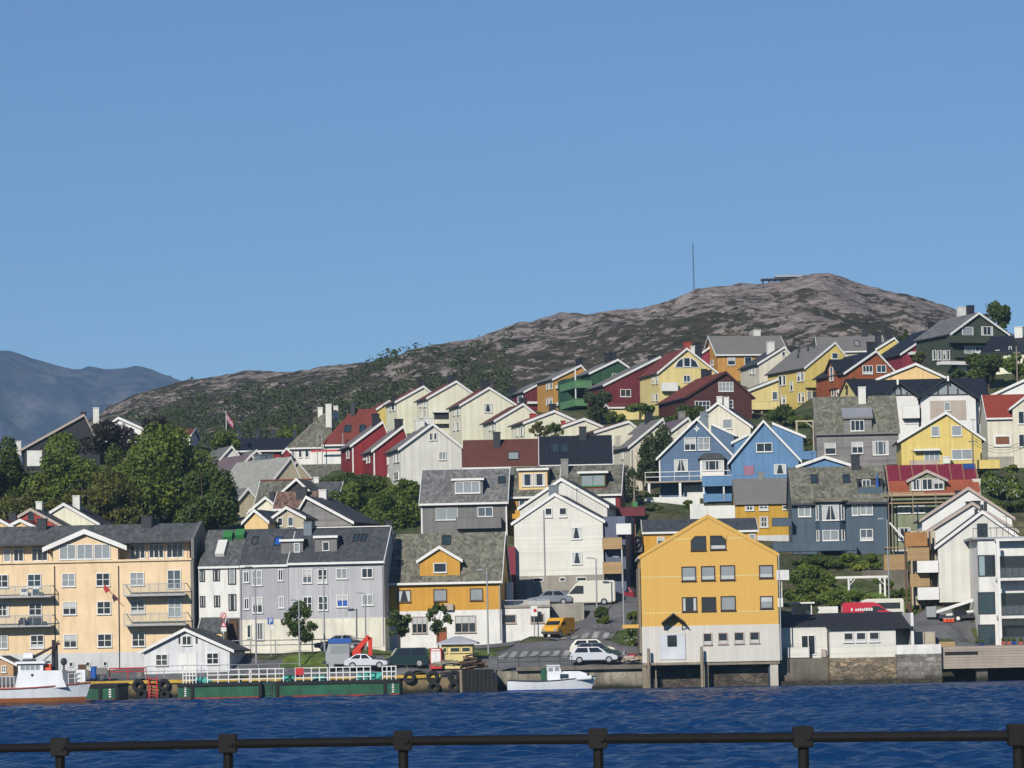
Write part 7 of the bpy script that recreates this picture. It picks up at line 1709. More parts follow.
# guard rails
def rail(label, pts, post_dx, hgt, bars, m, name='guard_rail', cat='guard rail', r=.05, wood=None):
    W_ = [P(*q) for q in pts]; t = thing(name, label, cat, W_[0]); o = W_[0]
    for q in W_: ctrl(q, -.05)
    b = MB()
    for z in bars:
        for u, v in zip(W_, W_[1:]): b.tube(u - o + Z3 * z, v - o + Z3 * z, r, n=6)
    b.build('bar', m, t)
    for u, v in zip(W_, W_[1:]):
        n = max(1, int((v - u).length / post_dx))
        for i in range(n + (1 if v is W_[-1] else 0)):
            q = u.lerp(v, i / n) - o; MB().tube(q + Z3 * -.4, q + Z3 * hgt, r * 1.1, n=6).build('post', m, t)
    return t
rail('galvanised guard rail along the upper street in front of the terrace', [(226, 650.5, 312.5), (300, 649.3, 312.5), (364, 648, 312.5)], 1.9, .95, (.45, .9), STEEL)
rail('thin dark railing along the quay edge by the three parked cars', [(498, 667.8, 300.9), (560, 666.6, 300.9), (572, 666.3, 300.9)], 1.5, .95, (.5, .92), STEEL_D, name='quay_railing', cat='railing', r=.03)
rail('thin dark railing along the quay in front of the boathouse', [(146, 677, 301.2), (238, 675.4, 301.2), (300, 674, 301.2)], 1.6, 1.0, (.5, .97), STEEL, name='quay_railing', cat='railing', r=.03)
# flag on its pole
p = P(226.5, 446, 448); t = thing('flagpole', 'white flagpole with a red and white flag above the big trees', 'flagpole', p); hgt = 35 / S(448)
MB().tube((0, 0, -3), (0, 0, hgt), .07, .04, 8).build('pole', WHITE, t)
def cloth(u0, u1, v0, v1, m, nm, par, d=0.0):
    b = MB(); n = 8; vs = []
    for i in range(n + 1):
        a = .72 * (u0 + (u1 - u0) * i / n)
        for vv in (v0, v1): vs.append((.06 + a * .95, .25 * math.sin(a * 3.2) * a - d, hgt - .3 - a * 1.1 + vv * .72 - .2 * a))
    fs = [(2 * i, 2 * i + 2, 2 * i + 3, 2 * i + 1) for i in range(n)]
    return b.add(vs, fs).build(nm, m, par)
FR = mat('flag_red', sun(188, 84, 92), .8)
fl = cloth(0, 1.25, -1.3, 0, FR, 'flag', t); cloth(.38, .56, -1.3, 0, WHITE, 'white_stripe', fl, .02); cloth(0, 1.25, -.8, -.5, WHITE, 'white_stripe', fl, .02); cloth(.43, .51, -1.3, 0, BLUE_PAINT, 'blue_stripe', fl, .035); cloth(0, 1.25, -.71, -.59, BLUE_PAINT, 'blue_stripe', fl, .035)
# utility poles
for px, yb, yt, Y, lb in ((973.2, 463, 434, 372, 'short utility pole with cross arm in front of the yellow gabled house'), (1017.5, 384, 346, 430, 'wooden utility pole on the grassy slope above the orange roof'), (634.5, 508, 478, 349, 'bare wooden pole beside the red balcony')):
    p = P(px, yb, Y); t = thing('utility_pole', lb, 'pole', p); hgt = (yb - yt) / S(Y)
    MB().tube((0, 0, -3), (0, 0, hgt), .12, .09, 8).build('pole', POST, t); MB().box(-.5, .5, -.12, -.02 - .075, hgt - .9, hgt - .78).build('cross_arm', POST, t)
tag(MB().box(P(503.5, 560, 333).x, P(515.5, 560, 333).x, 333, 337, P(509, 576, 333).z - 2, P(509, 547, 333).z).build('wooden_shed', CRIMSON), 'narrow crimson wooden shed in the alley beside the white gabled house', 'shed')
a, c_ = P(973.2, 437.5, 372), P(1040, 428, 384); m = MB()
for dz in (0, -.35, -.7):
    pts = [a.lerp(c_, t / 12) + Z3 * (dz - 1.6 * (1 - (2 * t / 12 - 1) ** 2)) - a for t in range(13)]
    m.path(pts, .022, 4)
o = m.build('overhead_wire', STEEL_D); o.location = a; tag(o, 'three sagging overhead wires running from the short utility pole past the cream house', 'wire')
# garden: pergola, shelter, terraces
p = P(836, 604, 325); pg = thing('pergola', 'white timber pergola in the garden behind the red van', 'pergola', P(849, 597, 327)); ctrl(P(860, 598, 327), 0)
sg = 327 / FPX; x1 = 36 * sg; hz = 18.5 * sg
for x in (0, .35, x1 - .35, x1): MB().box(x - .09, x + .09, -.09 if x in (0, x1) else .9, .09 if x in (0, x1) else 1.08, -.5, hz).build('post', WHITE, pg)
MB().box(-1.2, x1 + .3, -.12, .12, hz + .002, hz + .22).box(-1.2, x1 + .3, 1.0, 1.2, hz + .002, hz + .22).build('beam', WHITE, pg)
m = MB()
for sx, x in ((1, 0), (-1, x1)): m.obox((x + sx * .1, -.05, hz - .7), (sx * .6, 0, .65), (0, .1, 0), (0, 0, .1))
m.build('brace', WHITE, pg)
p = P(802, 616, 318); st = thing('garden_shelter', 'small white roofed shelter with grey glazing above the shed roof', 'shelter', P(802, 617, 316)); sg = 316 / FPX; ctrl(P(802, 617, 316), -.1)
w_ = 19 * sg / 2; MB().box(-w_ - .3, w_ + .3, -.3, 1.5, 13.2 * sg, 14.8 * sg).build('roof', WHITE, st); MB().box(-w_, w_, .9, 1.0, 0, 13.1 * sg).build('back_panel', GLASS_N, st)
for x in (-w_, w_): MB().box(x - .05, x + .05, -.05, .05, -.4, 13.1 * sg).build('post', WHITE, st)
tag(MB().box(P(818, 610, 317).x, P(838, 610, 317).x, 317, 317.15, P(828, 614, 317).z - 1, P(828, 606.5, 317).z).build('garden_wall', WHITE_R), 'low white garden wall beside the small shelter', 'wall')
tag(MB().box(P(848, 600, 324).x, P(884, 600, 324).x, 322, 322.4, P(866, 606, 322).z - 3, P(866, 598.5, 322).z).build('terrace_wall', CONC), 'concrete terrace wall below the white pergola', 'wall')
tag(MB().box(P(862, 575, 338).x, P(908, 575, 338).x, 338, 338.4, P(885, 585, 338).z - 3, P(885, 570, 338).z).build('terrace_wall', CONC_W), 'dark concrete terrace wall under the scaffolded house', 'wall')
tag(MB().box(P(884, 560, 344).x, P(906, 560, 344).x, 344, 344.15, P(895, 570, 344).z - 1, P(895, 554.5, 344).z).build('board_fence', WOOD), 'fresh pine board fence below the sage green house', 'fence')
tag(MB().box(P(645, 510, 380).x, P(700, 505, 380).x, 380, 380.3, P(670, 508, 380).z - 3, P(672, 497, 380).z).build('garden_wall', WHITE_R), 'sloping white garden wall below the dusty blue deck', 'wall')
for px0, px1, yt, yb, Y, lb in ((690, 704, 504, 516, 352, 'white garden wall stepping up beside the mustard house'), (700, 735, 506, 518, 356, 'low white wall in front of the mustard house')):
    tag(MB().box(P(px0, 510, Y).x, P(px1, 510, Y).x, Y, Y + .3, P(px0, yb, Y).z - 3, P(px0, yt, Y).z).build('garden_wall', WHITE_R), lb, 'wall')
# scaffolding in front of the sage green house
sc = thing('scaffolding', 'timber scaffolding with two plank walkways on the sage green house', 'scaffolding', SG.world(0, -1.3, 0), SG.a)
fx = lambda px, py: SG.front(px, py, -1.3)
for (a, c, y) in ((884, 958, 496), (880, 948, 503.5), (884, 908, 548)):
    u0, u1, z = fx(a, y).x, fx(c, y).x, fx((a + c) / 2, y - (c - a) * 0 - .0).z
    MB().box(u0, u1, -.45, .45, z, z + .12).build('walkway_plank', WOOD, sc)
u0, u1, z = fx(888, 493).x, fx(924, 493).x, fx(906, 494).z; MB().box(u0, u1, -.5, -.44, z, z + .18).build('guard_board', WOOD, sc)
for px in (888.5, 892, 913, 936):
    a, z = fx(px, 520), fx(px, 492).z; MB().box(a.x - .05, a.x + .05, -.5, -.4, -2, z).build('pole', POST, sc)
a, c = fx(888.6, 523.5), fx(904, 540); MB().obox((a.x, -.6, a.z), (c.x - a.x, 0, c.z - a.z), (0, .06, 0), (.12, 0, .12)).build('chute', WHITE, sc)
# boom lift, crates, pots on the yard
p = P(951, 622, 313); bl = thing('boom_lift', 'white trailer boom lift parked under the stepped gables', 'boom lift', p, R(0)); ctrl(p, 0)
m = MB(); m.obox((-1.6, 0, .75), (3.8, 0, 1.15), (0, .3, 0), (-.05, 0, .28)); m.obox((-.4, .32, .55), (2.6, 0, .35), (0, .3, 0), (0, 0, .22)); m.build('boom', WHITE, bl)
m = MB(); m.box(-1.2, 2.3, -.5, .7, .35, .6); m.build('chassis', STEEL_D, bl); MB().box(.2, 1.4, -.4, .6, .61, 1.15).build('engine_cover', BLACKC, bl)
w = MB().tube((.6, -.6, .33), (.6, -.38, .33), .33, n=14).build('wheel', RUBBER, bl); MB().tube((.6, -.62, .33), (.6, -.601, .33), .18, n=10).build('rim', WHITE, w)
MB().box(-2.3, -1.4, -.1, .6, .5, 1.5).build('basket', STEEL, bl)
cr = None
for px, lb in ((945, 'orange crate at the foot of the boom lift, farthest from its wheel'), (948.5, 'middle orange crate at the foot of the boom lift'), (952.2, 'orange crate closest to the boom lift wheel')):
    p = P(px, 622.3, 311.5)
    if cr is None:
        cr = thing('orange_crate', lb, 'crate', p, 0, 'orange crates by the boom lift'); MB().box(-.15, .15, -.15, .15, 0, .34).build('crate_body', ORANGE, cr, bevel=.02); MB().box(-.17, .17, -.17, .17, .341, .38).build('rim', WHITE, cr)
    else: copy_tree(cr, p, rz=random.uniform(-.3, .3), label=lb)
p = P(919, 643.5, 303); t = thing('waste_crate', 'beige slatted crate pair behind the low white wall', 'crate', p)
for x0, x1 in ((-.45, .5), (.55, 1.5)):
    o = MB().box(x0, x1, 0, .9, -.4, 1.05).build('crate_body', TAUPE, t); MB().box(x0 + .1, x1 - .1, -.03, -.003, .15, .85).build('crate_panel', BEIGE, o)
planter('planter', 'pine plank planter on the edge of the timber quay', 947.5, 648.6, 301.5, 1.45, .62, WOOD, LEAF)
GP = 'glazed pots in front of the modern block'
planter('flower_pot', 'first blue glazed pot with a round green plant at the corner of the modern block', 977, 647, 304, .28, .34, BLUE_POT, LEAF_L, GP, .28)
planter('flower_pot', 'second blue glazed pot with a round green plant, further along the modern block', 982.5, 646.8, 304, .28, .34, BLUE_POT, LEAF_L, GP, .28)
for i, (px, mm, lb) in enumerate(((1003.5, TERRA, 'terracotta pot on the ground floor terrace nearest the column'), (1009, TERRA, 'second terracotta pot on the ground floor terrace'), (1014, BLUE_POT, 'blue pot between the terracotta ones on the terrace'), (1021, TERRA, 'terracotta pot on the terrace at the view edge'))):
    planter('flower_pot', lb, px, 644.8, 304.6, .34, .32, mm, LEAF, GP, .3)
# ------------------------------------------------------------------ the ground
for px in range(-60, 500, 30): p = P(px, 0, 301.5); CTRL.append((p.x, 301.6, zq - .02))
for px in range(-40, 196, 18): p = P(px, 0, 317); CTRL.append((p.x, 317.5, tz(100, 671, 321))); CTRL.append((p.x, 310, tz(100, 672, 321) - .15))
for px in range(500, 645, 24): p = P(px, 0, 301.5); CTRL.append((p.x, 301.8, tz(570, 667.5, 300)))
for px in range(660, 780, 24): p = P(px, 0, 303); CTRL.append((p.x, 303.5, 1.6)); CTRL.append((p.x, 312, 3.0))
for px in range(785, 940, 24): p = P(px, 0, 302); CTRL.append((p.x, 302.5, 2.5))
for px in range(950, 1090, 24): p = P(px, 0, 302); CTRL.append((p.x, 304.5, z1 - .3))
for q in ((540, 656, 307), (520, 652, 310), (570, 650, 311), (600, 640, 314), (560, 640, 316), (620, 622, 322), (600, 629, 319), (640, 604, 330), (640, 598, 334), (600, 604, 331), (568, 606, 329), (632, 590, 338),
          (945, 624, 311), (930, 636, 305), (965, 640, 304), (300, 655, 309), (280, 667, 303), (360, 657, 308), (480, 656, 308), (450, 650, 312), (200, 662, 310), (180, 640, 330), (250, 668, 302.5), (420, 668, 302)):
    ctrl(P(*q))
for x in (-140, -100, 100, 140):
    for y, z in ((304, 2), (330, 8), (370, 16), (420, 24), (480, 34)): CTRL.append((x, y, z))
CT = np.array(CTRL)
def ground_z(x, y):
    x, y = np.asarray(x, float), np.asarray(y, float); out = np.empty(x.shape).ravel()
    xs, ys = x.ravel(), y.ravel()
    for i in range(0, len(xs), 2000):
        dx = xs[i:i + 2000, None] - CT[None, :, 0]; dy = ys[i:i + 2000, None] - CT[None, :, 1]
        w = 1 / (dx * dx + dy * dy + .8) ** 1.7
        out[i:i + 2000] = (w * CT[None, :, 2]).sum(1) / w.sum(1)
    return out.reshape(x.shape)
def grid_mesh(name, xs, ys, Z, m, smooth=True):
    ny, nx = len(ys), len(xs); Xg, Yg = np.meshgrid(xs, ys)
    v = np.stack([Xg, Yg, Z], -1).reshape(-1, 3)
    i = np.arange((ny - 1) * (nx - 1)); a = (i // (nx - 1)) * nx + i % (nx - 1)
    f = np.stack([a, a + 1, a + nx + 1, a + nx], 1)
    me = bpy.data.meshes.new(name); n = len(f)
    me.vertices.add(len(v)); me.vertices.foreach_set('co', v.ravel()); me.loops.add(4 * n); me.loops.foreach_set('vertex_index', f.ravel())
    me.polygons.add(n); me.polygons.foreach_set('loop_start', np.arange(0, 4 * n, 4)); me.polygons.foreach_set('loop_total', np.full(n, 4))
    me.update()
    if smooth: me.polygons.foreach_set('use_smooth', [True] * n)
    me.materials.append(m); o = bpy.data.objects.new(name, me); COL.objects.link(o); return o
xs = np.arange(-140, 141, 1.25); ys = np.concatenate([np.arange(301.3, 345, 1.0), np.arange(345, 530, 1.6)])
Xg, Yg = np.meshgrid(xs, ys); Z = ground_z(Xg, Yg)
tag(grid_mesh('ground', xs, ys, Z, SOIL), kind='structure')
def drape(name, m, edge_a, edge_b, lift=.07, nu=60, nv=14, kind='structure'):
    """a sheet laid on the ground between two lines of (x, y) points"""
    def samp(L, t):
        L = np.array(L, float); s_ = np.r_[0, np.cumsum(np.linalg.norm(np.diff(L, axis=0), axis=1))]; s_ /= s_[-1]
        return np.stack([np.interp(t, s_, L[:, 0]), np.interp(t, s_, L[:, 1])], -1)
    t = np.linspace(0, 1, nu); A, B = samp(edge_a, t), samp(edge_b, t); w = np.linspace(0, 1, nv)[:, None, None]
    G = A[None] * (1 - w) + B[None] * w; z = ground_z(G[..., 0], G[..., 1]) + lift
    v = np.concatenate([G, z[..., None]], -1).reshape(-1, 3)
    f = [(j * nu + i, j * nu + i + 1, (j + 1) * nu + i + 1, (j + 1) * nu + i) for j in range(nv - 1) for i in range(nu - 1)]
    b = MB(); b.add(v, f); o = b.build(name, m)
    bmh = bmesh.new(); bmh.from_mesh(o.data)
    if sum(q.normal.z for q in bmh.faces) < 0: bmesh.ops.reverse_faces(bmh, faces=bmh.faces[:])
    bmh.to_mesh(o.data); bmh.free()
    return tag(o, kind=kind)
xy = lambda px, Y: (P(px, 640, Y).x, Y)
drape('quay_street', ASPHALT, [xy(-60, 301.4), xy(645, 301.6)], [xy(-60, 320.8), xy(196, 319.5), xy(232, 312), xy(290, 309), xy(470, 309), xy(520, 315), xy(645, 312)], nu=120)
drape('upper_street', ASPHALT, [xy(200, 314.3), xy(380, 314), xy(520, 314.5)], [xy(200, 321), xy(385, 319.5), xy(520, 320)], lift=.075, nu=90, nv=10)
drape('climbing_road', ASPHALT, [xy(585, 309), xy(627, 318), xy(643, 328), xy(655, 345)], [xy(540, 318), xy(560, 321), xy(590, 326), xy(628, 340), xy(640, 352)], lift=.08, nu=50, nv=14)
drape('parking_place', ASPHALT, [xy(562, 326), xy(640, 327.5)], [xy(562, 334), xy(630, 338)], lift=.085, nu=40)
drape('yard', ASPHALT, [xy(903, 301.5), xy(978, 301.5)], [xy(898, 315), xy(978, 315)], lift=.07, nu=40)
drape('kerb', CONC_L, [xy(200, 314.0), xy(380, 313.75), xy(470, 314.0)], [xy(200, 314.25), xy(380, 313.98), xy(470, 314.25)], lift=.17, nu=90, nv=3)
drape('grass_mound', GRASS, [xy(278, 304.2), xy(340, 304.2)], [xy(286, 311), xy(345, 312)], lift=.12, nu=24)
drape('grass_strip', GRASS, [xy(330, 310), xy(445, 309.4), xy(475, 306.5), xy(497, 309.5)], [xy(330, 313.5), xy(470, 313.3), xy(490, 312.5), xy(498, 310.5)], lift=.10, nu=60, nv=8)
drape('grass_strip', GRASS, [xy(384, 306.2), xy(432, 306.2)], [xy(384, 309), xy(432, 309.2)], lift=.11, nu=20, nv=6)
drape('lawn', GRASS, [xy(620, 337), xy(642, 337)], [xy(612, 343), xy(642, 345)], lift=.12, nu=16)
drape('lawn', GRASS, [xy(835, 323), xy(925, 317)], [xy(835, 337), xy(930, 330)], lift=.14, nu=30)
m = MB()
def flat_mark(b, x0, x1, y0, y1, shear=0.0, lift=.1):
    pts = [(x0, y0), (x1, y0), (x1 + shear, y1), (x0 + shear, y1)]
    n = 5; vs = []
    for i in range(n):
        t = i / (n - 1)
        for (xa, xb) in (((pts[0][0], pts[3][0]), (pts[1][0], pts[2][0])),):
            pass
        xl = pts[0][0] + (pts[3][0] - pts[0][0]) * t; xr = pts[1][0] + (pts[2][0] - pts[1][0]) * t; y = y0 + (y1 - y0) * t
        for x in (xl, xr): vs.append((x, y, float(ground_z(np.array([x]), np.array([y]))[0]) + lift))
    b.add(vs, [(2 * i, 2 * i + 1, 2 * i + 3, 2 * i + 2) for i in range(n - 1)])
for i in range(8):
    px = 497 + i * 10.6; flat_mark(m, P(px, 656, 306).x, P(px + 6.2, 656, 306).x, 306.0, 309.6, .45)
tag(m.build('zebra_crossing', PAINT_RD), kind='structure')
m = MB()
for i in range(5): px = 558 + i * 11; flat_mark(m, P(px, 639, 315).x, P(px + 6, 639, 315).x, 315.0, 317.2, .4, .115)
tag(m.build('zebra_crossing', PAINT_RD), kind='structure')

# ------------------------------------------------------------------ rocky hill, far mountain
RIDGE = [(60, 440), (108, 412), (140, 398), (180, 386), (235, 376), (300, 372), (380, 362), (430, 347), (480, 340), (520, 326), (560, 318), (610, 315), (640, 316), (672, 303), (690, 295), (712, 293), (745, 289), (762, 288), (800, 280), (815, 276), (835, 277), (860, 284), (900, 294), (940, 307), (975, 321), (1010, 336), (1060, 352), (1140, 380), (1300, 420)]
RX = np.array([P(px, py, 860).x for px, py in RIDGE]); RZ = np.array([P(px, py, 860).z for px, py in RIDGE])
hx = np.arange(-270, 290, 1.9); hy = np.arange(512, 1010, 2.6); Hx, Hy = np.meshgrid(hx, hy)
XA = Hx * 860 / Hy; zr_ = np.interp(XA, RX, RZ, left=6, right=16)          # the ridge runs fan-like round the town
z0_ = np.minimum((ground_z(hx, np.full_like(hx, 512.)) - 1.0)[None], zr_ * .5)
t_ = np.clip((Hy - 512) / (860 - 512), 0, None)
prof = np.where(t_ <= 1, 1 - (1 - np.minimum(t_, 1)) ** 1.12, 1 - .35 * (t_ - 1) ** 1.3 * 2)
HZ = z0_ + (zr_ - z0_) * prof
fb_ = np.empty(Hx.size); rd_ = np.empty(Hx.size)
for i, (x, y) in enumerate(zip(Hx.ravel(), Hy.ravel())):
    fb_[i] = noise.fractal(Vector((x * .022, y * .03, 3.1)), .9, 2.1, 6)
    rd_[i] = noise.ridged_multi_fractal(Vector((x * .05 + y * .012, y * .035, 9.7)), .9, 2.2, 4, 1.0, 2.0)
fb_ = fb_.reshape(Hx.shape); rd_ = rd_.reshape(Hx.shape); rd_ -= rd_.mean()
edge = np.clip((Hy - 512) / 40, 0, 1) * np.where(Hy > 690, .14 + .86 * np.clip(np.abs(Hy - 860) / 170, 0, 1) ** 1.2, 1)
HZ = HZ + edge * fb_ * 4.2 + np.clip((Hy - 512) / 40, 0, 1) * np.maximum(edge, .8) * rd_ * 2.2
rock = bpy.data.materials.new('hill_rock'); rock.use_nodes = True
nt = rock.node_tree; N, L = nt.nodes, nt.links; bs = N['Principled BSDF']; bs.inputs['Roughness'].default_value = .95; bs.inputs['Specular IOR Level'].default_value = .1
tc = N.new('ShaderNodeTexCoord'); mp = N.new('ShaderNodeMapping'); L.new(tc.outputs['Object'], mp.inputs[0]); mp.inputs['Scale'].default_value = (.06, .045, .12); mp.inputs['Rotation'].default_value = (0, 0, .3)
def nz(sc, det, rough=.6, vec=None):
    n = N.new('ShaderNodeTexNoise'); n.inputs['Scale'].default_value = sc; n.inputs['Detail'].default_value = det; n.inputs['Roughness'].default_value = rough; L.new(vec or mp.outputs[0], n.inputs['Vector']); return n.outputs['Fac']
def rmp(x, *st):
    n = N.new('ShaderNodeValToRGB'); L.new(x, n.inputs[0]); e = n.color_ramp.elements
    while len(e) < len(st): e.new(.5)
    for k, (p_, c_) in zip(e, st): k.position = p_; k.color = (*c_, 1)
    return n.outputs[0]
def mx(f, a, c):
    n = N.new('ShaderNodeMix'); n.data_type = 'RGBA'; L.new(f, n.inputs[0])
    for s_, x in ((n.inputs[6], a), (n.inputs[7], c)):
        if isinstance(x, tuple): s_.default_value = (*x, 1)
        else: L.new(x, s_)
    return n.outputs[2]
rk = rmp(nz(7.5, 9, .75), (.33, (.13, .104, .092)), (.46, (.235, .19, .167)), (.60, (.40, .335, .297)))
sp = N.new('ShaderNodeSeparateXYZ'); L.new(tc.outputs['Object'], sp.inputs[0])
def mr(x, a, c, va, vc):
    n = N.new('ShaderNodeMapRange'); L.new(x, n.inputs[0]); n.inputs[1].default_value = a; n.inputs[2].default_value = c; n.inputs[3].default_value = va; n.inputs[4].default_value = vc; return n.outputs[0]
def ad(a, c, op='ADD'):
    n = N.new('ShaderNodeMath'); n.operation = op; L.new(a, n.inputs[0])
    if isinstance(c, (int, float)): n.inputs[1].default_value = c
    else: L.new(c, n.inputs[1])
    return n.outputs[0]
vegf = ad(ad(ad(nz(1.1, 9, .7), nz(6.0, 6, .7), 'ADD'), .5, 'MULTIPLY'), ad( mr(sp.outputs[2], 25, 88, .125, -.012), mr(sp.outputs[0], -120, 60, .005, .0)))
vg = rmp(nz(5, 4), (.35, (.036, .036, .022)), (.65, (.090, .078, .052)))
L.new(mx(rmp(vegf, (.505, (0, 0, 0)), (.535, (1, 1, 1))), rk, vg), bs.inputs['Base Color'])
bp = N.new('ShaderNodeBump'); bp.inputs['Strength'].default_value = .9; bp.inputs['Distance'].default_value = 1.6; L.new(nz(3.2, 9, .7), bp.inputs['Height']); L.new(bp.outputs[0], bs.inputs['Normal'])
tag(grid_mesh('hill', hx, hy, HZ, rock), kind='structure')
# woods on the hill: one far-off mass
g = np.random.default_rng(5); bl = []
def hz_at(x, y):
    i = int(np.clip(round((x - hx[0]) / 1.9), 0, len(hx) - 1)); j = int(np.clip(round((y - hy[0]) / 2.6), 0, len(hy) - 1)); return HZ[j, i]
while len(bl) < 3200:
    x, y = g.uniform(-210, 170), g.uniform(530, 850)
    tt = (y - 512) / 348
    if tt > .68: continue
    dens = noise.fractal(Vector((x * .02, y * .016, 1.3)), 1, 2, 3) * .5 + .5
    lim = (.80 if -130 < x < 0 else .30) * (1 - tt * .95)
    if x < -10 and tt < .5: lim += .30
    if g.uniform(.18, .85) > lim * (dens + .35): continue
    r = g.uniform(.6, 1.4) * (1.0 if tt < .6 else .5); h_ = r * g.uniform(.9, 1.7); bl.append((x, y, hz_at(x, y) + h_ * .6, r, r, h_))
for px in (620, 632, 482, 560, 300, 260, 190, 700, 890, 505, 430, 385):         # a few bushes on the skyline
    x = P(px, 300, 858).x; bl.append((x, 858, hz_at(x, 858) + .1, .9, .9, .8))
o = foliage('woods', CONIFER, bl, 60000, .6, None, 3); tag(o, 'dark scrub woods spread over the rocky hillside', 'woods', None, 'stuff')
# far mountain
MR = [(-160, 372), (-80, 352), (-20, 349), (0, 346.5), (12, 347), (40, 357), (60, 364), (80, 370.5), (92, 369), (105, 373), (118, 373), (132, 372), (142, 371), (152, 375), (163, 381), (174, 385), (200, 395), (240, 410), (320, 440), (420, 470)]
MR = [(x_, y_ - 3.5) for x_, y_ in MR]
MX = np.array([P(px, py, 4200).x for px, py in MR]); MZ = np.array([P(px, py, 4200).z for px, py in MR])
ax = np.arange(-1500, 60, 10.); ay = np.arange(2900, 5000, 18.); Ax, Ay = np.meshgrid(ax, ay)
zt_ = np.interp(ax, MX, MZ, left=MZ[0]); t_ = (Ay - 2900) / 1300
AZ = zt_[None] * np.where(t_ <= 1, np.clip(t_, 0, 1) ** 1.1, 1 - .5 * (t_ - 1))
ff = np.array([noise.ridged_multi_fractal(Vector((x * .004, y * .0022, 5.)), .9, 2.1, 6, 1.0, 2.0) for x, y in zip(Ax.ravel(), Ay.ravel())]).reshape(Ax.shape); ff -= ff.mean()
AZ += ff * 48 * np.clip(t_ * 2, 0, 1) * np.where(np.abs(t_ - 1) < .1, .3, 1)
mtn = mat('haze_tinted_rock', (.036, .048, .090), .95, 'grass', rgb2=(.10, .105, .125), scale=1.0)  # distance haze is put into the blue of this rock colour
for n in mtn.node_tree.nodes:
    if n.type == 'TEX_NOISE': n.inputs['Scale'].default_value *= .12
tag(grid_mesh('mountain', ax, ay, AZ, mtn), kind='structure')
# mast and lookout on the hill
p = P(694, 296, 846); ms = thing('radio_mast', 'thin radio mast standing on the hill ridge', 'mast', Vector((p.x, 846, hz_at(p.x, 846) - .3))); hm = P(694, 243, 846).z - ms.location.z
m = MB()
for a in (0, 2.1, 4.2): m.tube((.2 * math.cos(a), .2 * math.sin(a), 0), (.07 * math.cos(a), .07 * math.sin(a), hm), .045, n=5)
for i in range(12):
    z = hm * i / 12; r_ = .2 - .13 * i / 12
    for a in (0, 2.1, 4.2): m.tube((r_ * math.cos(a), r_ * math.sin(a), z), (r_ * math.cos(a + 2.1), r_ * math.sin(a + 2.1), z + hm / 12), .024, n=4)
m.build('lattice', STEEL_D, ms); MB().box(-.6, .6, -.6, .6, -1, .6).build('footing', CONC, ms)
p = P(780, 287, 850); lk = thing('lookout', 'open lookout platform with pale roof on the hill near the summit', 'lookout', Vector((p.x, 850, P(780, 287, 850).z - 1))); k = 850 / FPX
MB().box(-19 * k, 22 * k, -2, 2, 1 + 7.0 * k, 1 + 8.0 * k).build('platform', STEEL_D, lk); MB().box(-5 * k, 22 * k, -2, 2, 1 + 9.2 * k, 1 + 11.2 * k).build('roof', STEEL, lk)
m = MB()
for u in (-17, -11, -5, 2, 9, 16, 21): m.box(u * k - .12, u * k + .12, -1.5, -1.3, -3, 1 + 7 * k - .002); m.box(u * k - .1, u * k + .1, 1.2, 1.4, -3, 1 + 7 * k - .002)
m.build('post', STEEL_D, lk); MB().box(2 * k, 12 * k, -1, 1.1, -2, 1 + 3.5 * k).build('hut', DARKWOOD, lk)

# ------------------------------------------------------------------ water
wat = bpy.data.materials.new('sea_water'); wat.use_nodes = True; nt = wat.node_tree; N, L = nt.nodes, nt.links; bs = N['Principled BSDF']
bs.inputs['Base Color'].default_value = (.004, .034, .112, 1); bs.inputs['Roughness'].default_value = .25; bs.inputs['IOR'].default_value = 1.33; bs.inputs['Specular IOR Level'].default_value = .13
tc = N.new('ShaderNodeTexCoord'); mp = N.new('ShaderNodeMapping'); L.new(tc.outputs['Object'], mp.inputs[0]); mp.inputs['Scale'].default_value = (.8, 1.0, 1)
a_ = N.new('ShaderNodeTexNoise'); a_.inputs['Scale'].default_value = 2.4; a_.inputs['Detail'].default_value = 5; L.new(mp.outputs[0], a_.inputs['Vector'])
bp = N.new('ShaderNodeBump'); bp.inputs['Strength'].default_value = .5; bp.inputs['Distance'].default_value = .30; L.new(a_.outputs['Fac'], bp.inputs['Height']); L.new(bp.outputs[0], bs.inputs['Normal'])
wx = np.r_[np.array([-6000, -2000, -600, -250, -120]), np.arange(-64, 64.1, .34), np.array([120, 250, 600, 2000, 6000])]
wy = np.r_[np.array([-60, 0, 20, 60, 95]), np.arange(112, 306, .34), np.array([330, 500, 1200, 3000, 6500, 9000])]
Wx, Wy = np.meshgrid(wx, wy); WZ = np.zeros_like(Wx); g = np.random.default_rng(2)
for i in range(72):
    lam = .85 * (4.2 / .85) ** (i / 71); th = g.normal(1.35, .75); k = 2 * np.pi / lam; amp = .0076 * lam ** .8
    ph = k * (Wx * np.cos(th) + Wy * np.sin(th)) + g.uniform(0, 6.28) + .35 * np.sin(Wx * .09 * g.uniform(.5, 1.5) + Wy * .06 + i)
    WZ += amp * (np.sin(ph) + .18 * np.cos(2 * ph))
core = (np.abs(Wx) < 64.2) & (Wy > 111) & (Wy < 306)
gust = .55 + .45 * np.sin(Wy * .13 + 1.2 * np.sin(Wx * .05)) * np.sin(Wx * .037 + Wy * .021)
calm = np.clip((303 - Wy) / 30, .15, 1)
WZ = np.where(core, WZ * (.7 + .6 * gust) * calm, 0) - .02
tag(grid_mesh('water', wx, wy, WZ, wat), kind='structure')
